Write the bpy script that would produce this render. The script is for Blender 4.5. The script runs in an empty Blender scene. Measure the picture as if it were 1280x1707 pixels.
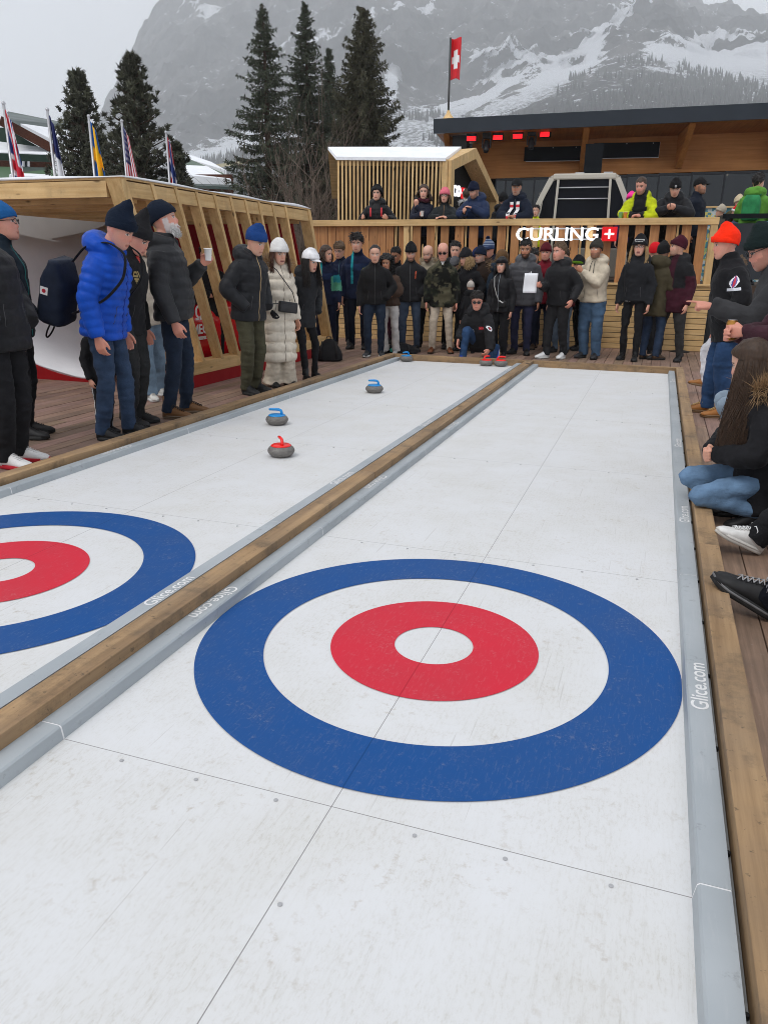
import bpy, bmesh, math, random
import numpy as np
from mathutils import Vector, Matrix
from mathutils.bvhtree import BVHTree
R = math.radians
rng = np.random.RandomState(7)
random.seed(7)
scene = bpy.context.scene
COL = scene.collection

# ---------------------------------------------------------------- camera
CAM = np.array([1.595, -1.581, 1.411])
RIGHT = np.array([0.94377, 0.33049, 0.01066])
FWD = np.array([-0.31211, 0.89797, -0.30927]); FWD = FWD / np.linalg.norm(FWD)
RIGHT = RIGHT - FWD * (RIGHT @ FWD); RIGHT = RIGHT / np.linalg.norm(RIGHT)
UP = np.cross(RIGHT, FWD)
cd = bpy.data.cameras.new('camera'); cam = bpy.data.objects.new('camera', cd); COL.objects.link(cam)
m4 = Matrix.Identity(4)
for i in range(3):
    m4[i][0], m4[i][1], m4[i][2], m4[i][3] = RIGHT[i], UP[i], -FWD[i], CAM[i]
cam.matrix_world = m4
cd.sensor_fit = 'HORIZONTAL'; cd.sensor_width = 36.0; cd.lens = 36.0 * 1260.9 / 1280.0
cd.clip_start = 0.05; cd.clip_end = 20000
scene.camera = cam

# ---------------------------------------------------------------- sky, sun, exposure
SUN_EL, SUN_ROT = R(52), R(200)
world = bpy.data.worlds.new('World'); scene.world = world; world.use_nodes = True
nt = world.node_tree; nt.nodes.clear()
sky = nt.nodes.new('ShaderNodeTexSky'); sky.sky_type = 'NISHITA'; sky.sun_disc = False
sky.sun_elevation = SUN_EL; sky.sun_rotation = SUN_ROT
sky.air_density = 1.0; sky.dust_density = 4.0; sky.ozone_density = 1.0
hs = nt.nodes.new('ShaderNodeHueSaturation'); hs.inputs['Saturation'].default_value = 0.22
ov = nt.nodes.new('ShaderNodeMix'); ov.data_type = 'RGBA'; ov.inputs['Factor'].default_value = 0.7
ov.inputs['B'].default_value = (10.2, 10.7, 11.5, 1)
bgn = nt.nodes.new('ShaderNodeBackground'); bgn.inputs['Strength'].default_value = 0.1
wo = nt.nodes.new('ShaderNodeOutputWorld')
nt.links.new(sky.outputs[0], hs.inputs['Color']); nt.links.new(hs.outputs[0], ov.inputs['A'])
nt.links.new(ov.outputs['Result'], bgn.inputs['Color']); nt.links.new(bgn.outputs[0], wo.inputs['Surface'])
sl = bpy.data.lights.new('sun', 'SUN'); sl.energy = 0.95; sl.angle = R(18); sl.color = (1.0, 0.97, 0.93)
so = bpy.data.objects.new('sun', sl); COL.objects.link(so)
sdir = Vector((math.sin(SUN_ROT) * math.cos(SUN_EL), math.cos(SUN_ROT) * math.cos(SUN_EL), math.sin(SUN_EL)))
so.rotation_euler = sdir.to_track_quat('Z', 'Y').to_euler(); so.location = (0, 0, 50)
scene.view_settings.view_transform = 'Standard'; scene.view_settings.look = 'None'
scene.view_settings.exposure = 0.02; scene.view_settings.gamma = 1.0
scene.cycles.volume_bounces = 3; scene.cycles.max_bounces = 6
scene.cycles.use_denoising = True; scene.cycles.filter_width = 0.95

# ---------------------------------------------------------------- photo pixel -> place in the world
def ray(u, v):
    return RIGHT * ((u - 640) / 1260.9) - UP * ((v - 853.5) / 1260.9) + FWD
def G(u, v, z=-0.02):
    d = ray(u, v); return CAM + d * ((z - CAM[2]) / d[2])
def atY(u, v, y):
    d = ray(u, v); return CAM + d * ((y - CAM[1]) / d[1])
def atX(u, v, x):
    d = ray(u, v); return CAM + d * ((x - CAM[0]) / d[0])
FH = np.array([FWD[0], FWD[1], 0]); FH = FH / np.linalg.norm(FH)
def atD(u, v, dist):
    d = ray(u, v); return CAM + d * (dist / (d @ FH))

# ---------------------------------------------------------------- noise
PERM = rng.permutation(256); PERM = np.concatenate([PERM, PERM, PERM])
def vnoise(P):
    P = np.asarray(P, float); I = np.floor(P).astype(int); f = P - I; f = f * f * (3 - 2 * f); I &= 255
    def h(a, b, c):
        return PERM[(PERM[(PERM[(I[:, 0] + a) & 255] + I[:, 1] + b) & 255] + I[:, 2] + c) & 255] / 255.0
    x, y, z = f[:, 0], f[:, 1], f[:, 2]
    l = lambda a, b, t: a + (b - a) * t
    return l(l(l(h(0,0,0), h(1,0,0), x), l(h(0,1,0), h(1,1,0), x), y),
             l(l(h(0,0,1), h(1,0,1), x), l(h(0,1,1), h(1,1,1), x), y), z) * 2 - 1
def fbm(P, oct=4, gain=0.5):
    s = 0; a = 1.0
    for k in range(oct):
        s = s + a * vnoise(P * (2 ** k) + 17.3 * k); a *= gain
    return s

# ---------------------------------------------------------------- materials
MATS = {}
def _new(name):
    m = bpy.data.materials.new(name); m.use_nodes = True; t = m.node_tree
    b = t.nodes['Principled BSDF']; return m, t, b
def N(t, ty, **kw):
    n = t.nodes.new('ShaderNode' + ty)
    for k, v in kw.items():
        if k in n.inputs: n.inputs[k].default_value = v
        else: setattr(n, k, v)
    return n
def coords(t, sx=1, sy=1, sz=1, kind='Object'):
    tc = N(t, 'TexCoord'); mp = N(t, 'Mapping'); mp.inputs['Scale'].default_value = (sx, sy, sz)
    t.links.new(tc.outputs[kind], mp.inputs[0]); return mp.outputs[0]
def ramp(t, fac, stops):
    r = N(t, 'ValToRGB'); e = r.color_ramp.elements
    while len(e) < len(stops): e.new(0.5)
    for el, (p, c) in zip(e, stops):
        el.position = p; el.color = (c, c, c, 1) if not hasattr(c, '__len__') else tuple(c) + (1,) * (4 - len(c))
    t.links.new(fac, r.inputs[0]); return r.outputs[0]
def noise(t, vec, scale, detail=4, rough=0.55):
    n = N(t, 'TexNoise', Scale=scale, Detail=detail, Roughness=rough); t.links.new(vec, n.inputs['Vector']); return n.outputs['Fac']
def mixc(t, fac, a, b, mode='MIX'):
    n = N(t, 'Mix', data_type='RGBA', blend_type=mode)
    for k, v in (('Factor', fac), ('A', a), ('B', b)):
        s = [i for i in n.inputs if i.name == k and (i.type == 'RGBA' or k == 'Factor')][0]
        if hasattr(v, 'is_output'): t.links.new(v, s)
        elif k == 'Factor': s.default_value = v
        else: s.default_value = tuple(v) + (1,) * (4 - len(v))
    return [o for o in n.outputs if o.type == 'RGBA'][0]
def bump(t, b, h, strength=0.3, dist=0.01):
    n = N(t, 'Bump', Strength=strength, Distance=dist); t.links.new(h, n.inputs['Height']); t.links.new(n.outputs[0], b.inputs['Normal'])
def srgb(r, g, b):
    f = lambda c: (c / 255 / 12.92) if c / 255 <= 0.04045 else ((c / 255 + 0.055) / 1.055) ** 2.4
    return (f(r), f(g), f(b))

def cloth(color, rough=0.85, bs=0.5, scale=90, var=0.35, sheen=0.02, attr=False, fold=0.5, spec=0.12):
    key = ('cloth', tuple(np.round(color, 4)) if not attr else 'attr', rough, bs, scale, var, sheen, fold, spec)
    if key in MATS: return MATS[key]
    m, t, b = _new('cloth')
    v = coords(t)
    n1 = noise(t, v, 9, 5); f = ramp(t, n1, [(0.3, 1 - var), (0.7, 1 + var * 0.4)])
    if attr:
        a = N(t, 'Attribute', attribute_name='Col'); base = mixc(t, 1.0, a.outputs['Color'], f, 'MULTIPLY')
    else:
        base = mixc(t, 1.0, color, f, 'MULTIPLY')
    t.links.new(base, b.inputs['Base Color']); b.inputs['Roughness'].default_value = rough
    b.inputs['Sheen Weight'].default_value = min(sheen, .03); b.inputs['Specular IOR Level'].default_value = spec
    n2 = noise(t, v, scale, 3)
    n3 = noise(t, coords(t, 7, 7, 16), 1.6, 5, 0.6)
    ad = N(t, 'Math', operation='MULTIPLY_ADD'); t.links.new(n3, ad.inputs[0]); ad.inputs[1].default_value = 6 * fold; t.links.new(n2, ad.inputs[2])
    bump(t, b, ad.outputs[0], bs, 0.006)
    MATS[key] = m; return m
def plain(color, rough=0.5, metal=0.0, bs=0.1, scale=40, var=0.15, spec=0.3, emit=0, coat=0):
    key = ('plain', tuple(np.round(color, 4)), rough, metal, bs, scale, var, emit, coat)
    if key in MATS: return MATS[key]
    m, t, b = _new('surface')
    v = coords(t); n1 = noise(t, v, scale, 4); f = ramp(t, n1, [(0.3, 1 - var), (0.7, 1.0)])
    base = mixc(t, 1.0, color, f, 'MULTIPLY'); t.links.new(base, b.inputs['Base Color'])
    rr = ramp(t, n1, [(0.2, min(1, rough * 1.25)), (0.8, rough * 0.85)]); t.links.new(rr, b.inputs['Roughness'])
    b.inputs['Metallic'].default_value = metal; b.inputs['Specular IOR Level'].default_value = spec
    b.inputs['Coat Weight'].default_value = coat
    if emit:
        b.inputs['Emission Color'].default_value = tuple(color) + (1,); b.inputs['Emission Strength'].default_value = emit
    bump(t, b, n1, bs, 0.003); MATS[key] = m; return m
def attrmat(rough=0.7, bs=0.1, scale=60, var=0.1, emit=0, sub=0.0):
    key = ('attr', rough, bs, scale, var, emit, sub)
    if key in MATS: return MATS[key]
    m, t, b = _new('coloured_surface')
    v = coords(t); n1 = noise(t, v, scale, 4); f = ramp(t, n1, [(0.3, 1 - var), (0.7, 1.0)])
    a = N(t, 'Attribute', attribute_name='Col'); base = mixc(t, 1.0, a.outputs['Color'], f, 'MULTIPLY')
    t.links.new(base, b.inputs['Base Color']); b.inputs['Roughness'].default_value = rough
    if sub:
        b.inputs['Subsurface Weight'].default_value = sub; b.inputs['Subsurface Radius'].default_value = (1, .35, .2); b.inputs['Subsurface Scale'].default_value = 0.006
    bump(t, b, n1, bs, 0.002); MATS[key] = m; return m
def wood(c1, c2, axis='x', rough=0.6, grain=1.0, knots=True, dirt=0.0, knot_scale=3.0):
    key = ('wood', c1, c2, axis, rough, grain, knots, dirt, knot_scale)
    if key in MATS: return MATS[key]
    m, t, b = _new('wood')
    lo, hi = 1.2, 26.0
    s = {'x': (lo, hi, hi), 'y': (hi, lo, hi), 'z': (hi, hi, lo)}[axis]
    oi = N(t, 'ObjectInfo')
    tc = N(t, 'TexCoord'); va = N(t, 'VectorMath', operation='ADD'); t.links.new(tc.outputs['Object'], va.inputs[0])
    rs = N(t, 'VectorMath', operation='SCALE'); rs.inputs[0].default_value = (7.1, 3.3, 5.7); t.links.new(oi.outputs['Random'], rs.inputs['Scale']); t.links.new(rs.outputs[0], va.inputs[1])
    mp = N(t, 'Mapping'); mp.inputs['Scale'].default_value = s; t.links.new(va.outputs[0], mp.inputs[0]); v = mp.outputs[0]
    n1 = noise(t, v, 1.0 * grain, 6, 0.65); f = ramp(t, n1, [(0.3, 0), (0.7, 1)])
    base = mixc(t, f, c1, c2)
    big = noise(t, va.outputs[0], 1.3, 3); base = mixc(t, 1.0, base, ramp(t, big, [(0.3, 0.78), (0.7, 1.05)]), 'MULTIPLY')
    base = mixc(t, 1.0, base, ramp(t, oi.outputs['Random'], [(0, 0.82), (1, 1.08)]), 'MULTIPLY')
    if knots:
        ks = {'x': (.7, 2.2, 2.2), 'y': (2.2, .7, 2.2), 'z': (2.2, 2.2, .7)}[axis]
        mk = N(t, 'Mapping'); mk.inputs['Scale'].default_value = ks; t.links.new(va.outputs[0], mk.inputs[0])
        vo = N(t, 'TexVoronoi', Scale=knot_scale); t.links.new(mk.outputs[0], vo.inputs['Vector'])
        kf = ramp(t, vo.outputs['Distance'], [(0.05, 1), (0.11, 0)]); base = mixc(t, kf, base, tuple(x * 0.3 for x in c1))
    if dirt:
        dn = noise(t, va.outputs[0], 5, 8, 0.7); base = mixc(t, ramp(t, dn, [(0.5, 0), (0.72, dirt)]), base, (0.05, 0.04, 0.03)); d2 = noise(t, va.outputs[0], 34, 4, 0.7); base = mixc(t, ramp(t, d2, [(0.62, 0), (0.70, dirt * .8)]), base, (0.03, 0.025, 0.02)); d3 = noise(t, va.outputs[0], 2.2, 5, 0.6); base = mixc(t, ramp(t, d3, [(0.4, 0), (0.75, dirt * .6)]), base, (0.16, 0.13, 0.105))
    t.links.new(base, b.inputs['Base Color']); b.inputs['Roughness'].default_value = rough
    b.inputs['Specular IOR Level'].default_value = 0.3
    bump(t, b, n1, 0.25, 0.004); MATS[key] = m; return m

# ---------------------------------------------------------------- mesh helpers
class MB:
    def __init__(s): s.V = []; s.F = []; s.n = 0
    def add(s, V, F):
        V = np.asarray(V, float).reshape(-1, 3); s.V.append(V)
        s.F += [tuple(i + s.n for i in f) for f in F]; s.n += len(V); return s
    def loft(s, secs, cap=True, closed=True):
        secs = np.asarray(secs, float); k, n, _ = secs.shape; F = []
        for i in range(k - 1):
            for j in range(n if closed else n - 1):
                a, b = i * n + j, i * n + (j + 1) % n; F.append((a, b, b + n, a + n))
        if cap: F.append(tuple(range(n - 1, -1, -1))); F.append(tuple((k - 1) * n + j for j in range(n)))
        return s.add(secs.reshape(-1, 3), F)
    def tube(s, pts, rad, n=10, up=None, cap=True):
        pts = np.asarray(pts, float); k = len(pts)
        rad = np.asarray(rad, float)
        if rad.ndim == 0: rad = np.full(k, float(rad))
        if rad.ndim == 1: rad = np.stack([rad, rad], 1)
        T = np.gradient(pts, axis=0); T /= np.linalg.norm(T, axis=1)[:, None] + 1e-12
        x = np.array(up if up is not None else ((1, 0, 0) if abs(T[0][0]) < .8 else (0, 1, 0)), float)
        a = np.linspace(0, 2 * np.pi, n, endpoint=False); secs = []
        for i in range(k):
            x = x - T[i] * (x @ T[i]); x /= np.linalg.norm(x) + 1e-12; y = np.cross(T[i], x)
            secs.append(pts[i] + np.cos(a)[:, None] * x * rad[i, 0] + np.sin(a)[:, None] * y * rad[i, 1])
        return s.loft(secs, cap)
    def box(s, lo, hi, bev=0.0):
        lo = np.array(lo, float); hi = np.array(hi, float)
        if bev:
            bm = bmesh.new(); bmesh.ops.create_cube(bm, size=1)
            for v in bm.verts: v.co = Vector(((lo + hi) / 2 + np.array(v.co) * (hi - lo)))
            bmesh.ops.bevel(bm, geom=bm.edges[:], offset=bev, segments=2, affect='EDGES', profile=.6)
            bm.verts.index_update(); s.add([v.co[:] for v in bm.verts], [[v.index for v in f.verts] for f in bm.faces]); bm.free(); return s
        c = [(x, y, z) for z in (lo[2], hi[2]) for y in (lo[1], hi[1]) for x in (lo[0], hi[0])]
        return s.add(c, [(0, 2, 3, 1), (4, 5, 7, 6), (0, 1, 5, 4), (2, 6, 7, 3), (0, 4, 6, 2), (1, 3, 7, 5)])
    def bar(s, a, b, w, d, up=(0, 0, 1), bev=0.0):
        a = np.array(a, float); b = np.array(b, float); L = np.linalg.norm(b - a); t = (b - a) / L
        x = np.cross(up, t); x /= np.linalg.norm(x); y = np.cross(t, x)
        q = MB().box((-w / 2, -d / 2, 0), (w / 2, d / 2, L), bev)
        P = np.concatenate(q.V); return s.add(a + P[:, :1] * x + P[:, 1:2] * y + P[:, 2:] * t, q.F)
    def sphere(s, c, r, n=10, m=7):
        r = np.broadcast_to(np.asarray(r, float), (3,)); a = np.linspace(0, 2 * np.pi, n, endpoint=False); secs = []
        for ph in np.linspace(-np.pi / 2 + .02, np.pi / 2 - .02, m):
            secs.append(np.stack([np.cos(a) * np.cos(ph) * r[0], np.sin(a) * np.cos(ph) * r[1], np.full(n, np.sin(ph) * r[2])], 1) + c)
        return s.loft(secs)
    def prism(s, poly, z0, z1, M=None):
        n = len(poly); V = [(x, y, z0) for x, y in poly] + [(x, y, z1) for x, y in poly]; V = np.array(V, float)
        if M is not None: V = V @ M[0].T + M[1]
        return s.add(V, [tuple(range(n - 1, -1, -1)), tuple(range(n, 2 * n))] + [(i, (i + 1) % n, n + (i + 1) % n, n + i) for i in range(n)])
    def arr(s): return np.concatenate(s.V) if s.V else np.zeros((0, 3))
    def mesh(s, name='mesh', smooth=False):
        me = bpy.data.meshes.new(name); me.from_pydata(s.arr().tolist(), [], s.F); me.update()
        if smooth: me.polygons.foreach_set('use_smooth', np.ones(len(me.polygons), bool))
        return me
    def build(s, name, m, parent=None, smooth=False, loc=None):
        return link(name, s.mesh(name, smooth), m, parent, loc)
def link(name, me, m, parent=None, loc=None):
    o = bpy.data.objects.new(name, me)
    if m is not None and not me.materials: me.materials.append(m)
    COL.objects.link(o)
    if parent is not None: o.parent = parent
    if loc is not None: o.location = loc
    return o
def tag(o, label, cat, group=None):
    o['label'] = label; o['category'] = cat
    if group: o['group'] = group
    return o
def struct(o): o['kind'] = 'structure'; return o
def stuff(o): o['kind'] = 'stuff'; return o
def empty(name, loc=(0, 0, 0), rz=0, label=None, cat=None, group=None):
    o = bpy.data.objects.new(name, None); COL.objects.link(o); o.location = loc; o.rotation_euler = (0, 0, rz); o.empty_display_size = .1
    if label: tag(o, label, cat, group)
    return o
def setcol(me, C):
    C = np.asarray(C, float); C4 = np.ones((len(me.vertices), 4)); C4[:, :3] = C
    a = me.attributes.new('Col', 'FLOAT_COLOR', 'POINT'); a.data.foreach_set('color', C4.ravel())
def getco(me):
    a = np.zeros(len(me.vertices) * 3); me.vertices.foreach_get('co', a); return a.reshape(-1, 3)
def setco(me, a): me.vertices.foreach_set('co', np.asarray(a, float).ravel()); me.update()

TMP = bpy.data.scenes.new('workbench')
def remesh(mb, voxel, smooth=2, fac=0.5, name='mesh'):
    me = mb.mesh('raw'); o = bpy.data.objects.new('raw', me); TMP.collection.objects.link(o)
    r = o.modifiers.new('r', 'REMESH'); r.mode = 'VOXEL'; r.voxel_size = voxel; r.use_smooth_shade = True
    if smooth: sm = o.modifiers.new('s', 'SMOOTH'); sm.iterations = smooth; sm.factor = fac
    vl = TMP.view_layers[0]; vl.update(); dg = vl.depsgraph
    out = bpy.data.meshes.new_from_object(o.evaluated_get(dg)); out.name = name
    bpy.data.objects.remove(o); bpy.data.meshes.remove(me)
    out.polygons.foreach_set('use_smooth', np.ones(len(out.polygons), bool)); return out
def text_mesh(txt, size, extrude=0.0, offset=0.0, align='CENTER', shear=0.0, xs=1.0):
    c = bpy.data.curves.new('t', 'FONT'); c.body = txt; c.size = size; c.extrude = extrude; c.offset = offset
    c.align_x = align; c.align_y = 'CENTER'; c.shear = shear; c.resolution_u = 4
    o = bpy.data.objects.new('t', c); TMP.collection.objects.link(o)
    vl = TMP.view_layers[0]; vl.update()
    me = bpy.data.meshes.new_from_object(o.evaluated_get(vl.depsgraph)); bpy.data.objects.remove(o); bpy.data.curves.remove(c)
    if xs != 1.0:
        a = getco(me); a[:, 0] *= xs; setco(me, a)
    me.materials.clear(); return me
# ================================================================ setting
PINE1, PINE2 = srgb(200, 160, 104), srgb(232, 198, 144)
LARCH1, LARCH2 = srgb(150, 100, 60), srgb(196, 142, 92)
M_pine = {a: wood(PINE1, PINE2, a, .6, 1.0, True, .25) for a in 'xyz'}
M_larch = wood(LARCH1, LARCH2, 'z', .65, .8, True, .2)
M_red = plain(srgb(158, 14, 24), .45, var=.1, scale=6)
M_white = plain((.74, .75, .78), .5, var=.08, scale=3)
M_snow = None
def snow_mat():
    m, t, b = _new('snow'); v = coords(t); n = noise(t, v, 3, 6)
    t.links.new(ramp(t, n, [(.3, (.78, .80, .84)), (.7, (.88, .89, .91))]), b.inputs['Base Color']); b.inputs['Roughness'].default_value = .8
    bump(t, b, n, .5, .05); return m
M_snow = snow_mat()
M_dark = plain(srgb(22, 25, 29), .7, var=.2, scale=4, spec=.1)
M_black = plain((.012, .012, .013), .5)
M_whiteplastic = plain((.8, .8, .8), .4)

# ---- deck of planks
def deck_mat():
    m, t, b = _new('deck_wood'); a = N(t, 'Attribute', attribute_name='Col')
    v = coords(t, 30, 1.6, 1); n1 = noise(t, v, 1.2, 7, .65)
    v2 = coords(t); n2 = noise(t, v2, 2.2, 6, .65)
    c = mixc(t, 1, a.outputs['Color'], ramp(t, n1, [(.3, .62), (.7, 1.15)]), 'MULTIPLY')
    c = mixc(t, ramp(t, n2, [(.45, 0), (.75, .55)]), c, (.075, .052, .04))
    n3 = noise(t, v2, 45, 3); c = mixc(t, ramp(t, n3, [(.66, 0), (.75, .35)]), c, (.30, .26, .23))
    t.links.new(c, b.inputs['Base Color'])
    t.links.new(ramp(t, n2, [(.4, .75), (.75, .42)]), b.inputs['Roughness']); b.inputs['Specular IOR Level'].default_value = .35
    bump(t, b, n1, .4, .004); return m
mb = MB(); cols = []
x = -13.0
while x < 9.0:
    y = -5.0 - rng.rand() * 3
    while y < 14.6:
        L = 3.2 + rng.rand() * 1.6; y1 = min(y + L, 14.6)
        if y1 > -5 and not (-2.2 < x < -.5 and y > 99):
            dz = rng.rand() * .004 - .004
            mb.box((x, y, -.05), (x + .137, y1 - .004, -.02 + dz), .003); nv = mb.n - sum(len(c) for c in cols)
            base = np.array(srgb(146, 119, 104)) * (0.75 + .45 * rng.rand()); base = base * np.array([1, .95 + .1 * rng.rand(), .92 + .14 * rng.rand()])
            cols.append(np.tile(base, (nv, 1)))
        y = y1
    x += .143
me = mb.mesh('deck'); setcol(me, np.concatenate(cols)); struct(link('deck', me, deck_mat()))
struct(MB().box((-13, -6, -.25), (9, 14.6, -.056)).build('deck_base', M_black))
# ground to the horizon (snow covered)
mb = MB(); mb.loft([[(math.cos(a) * r, math.sin(a) * r, -.35 - .0 * r) for a in np.linspace(0, 2 * np.pi, 48, endpoint=False)] for r in (.1, 30, 120, 500, 2000, 4600)], cap=False)
struct(mb.build('snowy_ground', M_snow))

# ---- synthetic ice lanes
LANES = [(0.0, 1.825, 0.9026), (-2.161, -0.336, -1.25)]
HY, HR = 0.993, 0.9125
def ice_mat(xs):
    m, t, b = _new('synthetic_ice'); v = coords(t)
    sep = N(t, 'SeparateXYZ'); t.links.new(v, sep.inputs[0])
    vs = coords(t, 70, 5, 1); n1 = noise(t, vs, 1.0, 8, .75); n2 = noise(t, v, 1.7, 5, .6); n3 = noise(t, v, 26, 5, .7)
    base = mixc(t, ramp(t, n2, [(.35, 0), (.7, 1)]), (.685, .69, .70), (.635, .632, .618))
    # worn scuffs where stones and shoes slide: fine streaks along the lane, brownish dirt in patches
    sc = N(t, 'Math', operation='MULTIPLY'); t.links.new(ramp(t, n1, [(.52, 0), (.74, 1)]), sc.inputs[0]); t.links.new(ramp(t, n2, [(.40, .12), (.66, .62)]), sc.inputs[1])
    base = mixc(t, sc.outputs[0], base, (.47, .45, .41))
    d = N(t, 'Math', operation='MULTIPLY'); t.links.new(ramp(t, n3, [(.55, 0), (.68, 1)]), d.inputs[0]); t.links.new(ramp(t, noise(t, v, 2.6, 5, .6), [(.45, .05), (.68, .75)]), d.inputs[1])
    base = mixc(t, d.outputs[0], base, (.45, .40, .34))
    for k, (sx, sy, ang) in enumerate([(70, 1.6, .25), (60, 1.4, -.4), (80, 1.8, 1.1)]):
        tc = N(t, 'TexCoord'); mp = N(t, 'Mapping'); mp.inputs['Rotation'].default_value = (0, 0, ang); mp.inputs['Scale'].default_value = (sx, sy, 1); mp.inputs['Location'].default_value = (k * 3.3, k, 0)
        t.links.new(tc.outputs['Object'], mp.inputs[0])
        sn = noise(t, mp.outputs[0], .9, 2, .5); base = mixc(t, ramp(t, sn, [(.715, 0), (.745, .4)]), base, (.42, .40, .38))
    n5 = noise(t, coords(t, 95, 38, 1), 1.0, 6, .8); m5 = N(t, 'Math', operation='MULTIPLY'); t.links.new(ramp(t, n5, [(.50, 0), (.66, 1)]), m5.inputs[0]); t.links.new(ramp(t, noise(t, v, 3.4, 6, .65), [(.40, .10), (.66, .55)]), m5.inputs[1])
    base = mixc(t, m5.outputs[0], base, (.44, .41, .35))
    # panel joints
    def line(sock, pos, w):
        s = N(t, 'Math', operation='SUBTRACT'); t.links.new(sock, s.inputs[0]); s.inputs[1].default_value = pos
        ab = N(t, 'Math', operation='ABSOLUTE'); t.links.new(s.outputs[0], ab.inputs[0])
        lt = N(t, 'Math', operation='LESS_THAN'); t.links.new(ab.outputs[0], lt.inputs[0]); lt.inputs[1].default_value = w; return lt.outputs[0]
    f = line(sep.outputs['X'], xs, .0014)
    base = mixc(t, f, base, (.27, .26, .26))
    md = N(t, 'Math', operation='PINGPONG'); t.links.new(sep.outputs['Y'], md.inputs[0]); md.inputs[1].default_value = 1.0
    f2 = N(t, 'Math', operation='LESS_THAN'); t.links.new(md.outputs[0], f2.inputs[0]); f2.inputs[1].default_value = .0014
    base = mixc(t, f2.outputs[0], base, (.27, .26, .26))
    t.links.new(base, b.inputs['Base Color']); t.links.new(ramp(t, n2, [(.3, .42), (.7, .6)]), b.inputs['Roughness']); b.inputs['Specular IOR Level'].default_value = .35
    bump(t, b, n3, .05, .002); return m
def ring_mat(c, xs):
    m, t, b = _new('ring_paint'); v = coords(t); n = noise(t, v, 30, 6, .7)
    vs = coords(t, 85, 14, 1); s = noise(t, vs, 1.2, 6, .75); big = noise(t, v, 2.2, 4)
    base = mixc(t, ramp(t, big, [(.3, 0), (.7, 1)]), c, tuple(x * .86 + .012 for x in c))
    base = mixc(t, ramp(t, s, [(.54, 0), (.74, .16)]), base, (.42, .42, .42)); base = mixc(t, ramp(t, n, [(.60, 0), (.74, .24)]), base, (.40, .38, .37)); cl_ = N(t, 'Math', operation='MULTIPLY'); t.links.new(ramp(t, noise(t, v, 75, 4, .8), [(.54, 0), (.66, .32)]), cl_.inputs[0]); t.links.new(ramp(t, noise(t, v, 4.5, 5, .65), [(.52, 0), (.68, 1)]), cl_.inputs[1]); base = mixc(t, cl_.outputs[0], base, (.42, .40, .40))
    sep = N(t, 'SeparateXYZ'); t.links.new(v, sep.inputs[0])
    q = N(t, 'Math', operation='SUBTRACT'); t.links.new(sep.outputs['X'], q.inputs[0]); q.inputs[1].default_value = xs
    ab = N(t, 'Math', operation='ABSOLUTE'); t.links.new(q.outputs[0], ab.inputs[0]); lt = N(t, 'Math', operation='LESS_THAN'); t.links.new(ab.outputs[0], lt.inputs[0]); lt.inputs[1].default_value = .0022
    base = mixc(t, lt.outputs[0], base, tuple(x * .7 for x in c))
    t.links.new(base, b.inputs['Base Color']); b.inputs['Roughness'].default_value = .55; b.inputs['Specular IOR Level'].default_value = .15; bump(t, b, n, .06, .002); return m
def annulus(cx, cy, r0, r1, z, xlo, xhi, n=192):
    mb = MB(); a = np.linspace(0, 2 * np.pi, n, endpoint=False); secs = []
    for r in np.linspace(r0, r1, 4):
        secs.append(np.stack([np.clip(cx + r * np.cos(a), xlo, xhi), cy + r * np.sin(a), np.full(n, z)], 1))
    return mb.loft(secs[::-1], cap=False)
for li, (x0, x1, xs) in enumerate(LANES):
    lane = struct(MB().box((x0, -5, -.018), (x1, 9.95, 0)).build('ice_lane', ice_mat(xs)))
    cx = (x0 + x1) / 2
    annulus(cx, HY, HR * .7225, HR, .003, x0 + .002, x1 - .002).build('blue_ring', ring_mat(srgb(18, 76, 140), xs), lane)
    annulus(cx, HY, HR * .168, HR * .4417, .003, x0, x1).build('red_ring', ring_mat(srgb(206, 40, 60), xs), lane)
    m_s = plain((.46, .46, .47), .4, .2)
    for k in range(5):
        for fx in (.13, .27, .41, .63, .76, .90):
            if li == 0 or k > 0:
                o = MB().tube([(0, 0, 0), (0, 0, .0025)], .0060, 10).build('screw', m_s, lane, loc=(x0 + (x1 - x0) * fx, k * 2.0 - .03, .0005))
    for ky in (-.35, -.7, -1.05):
        if li == 0: MB().tube([(0, 0, 0), (0, 0, .0025)], .0060, 10).build('screw', m_s, lane, loc=(xs + .02, ky, .0005))

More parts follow.
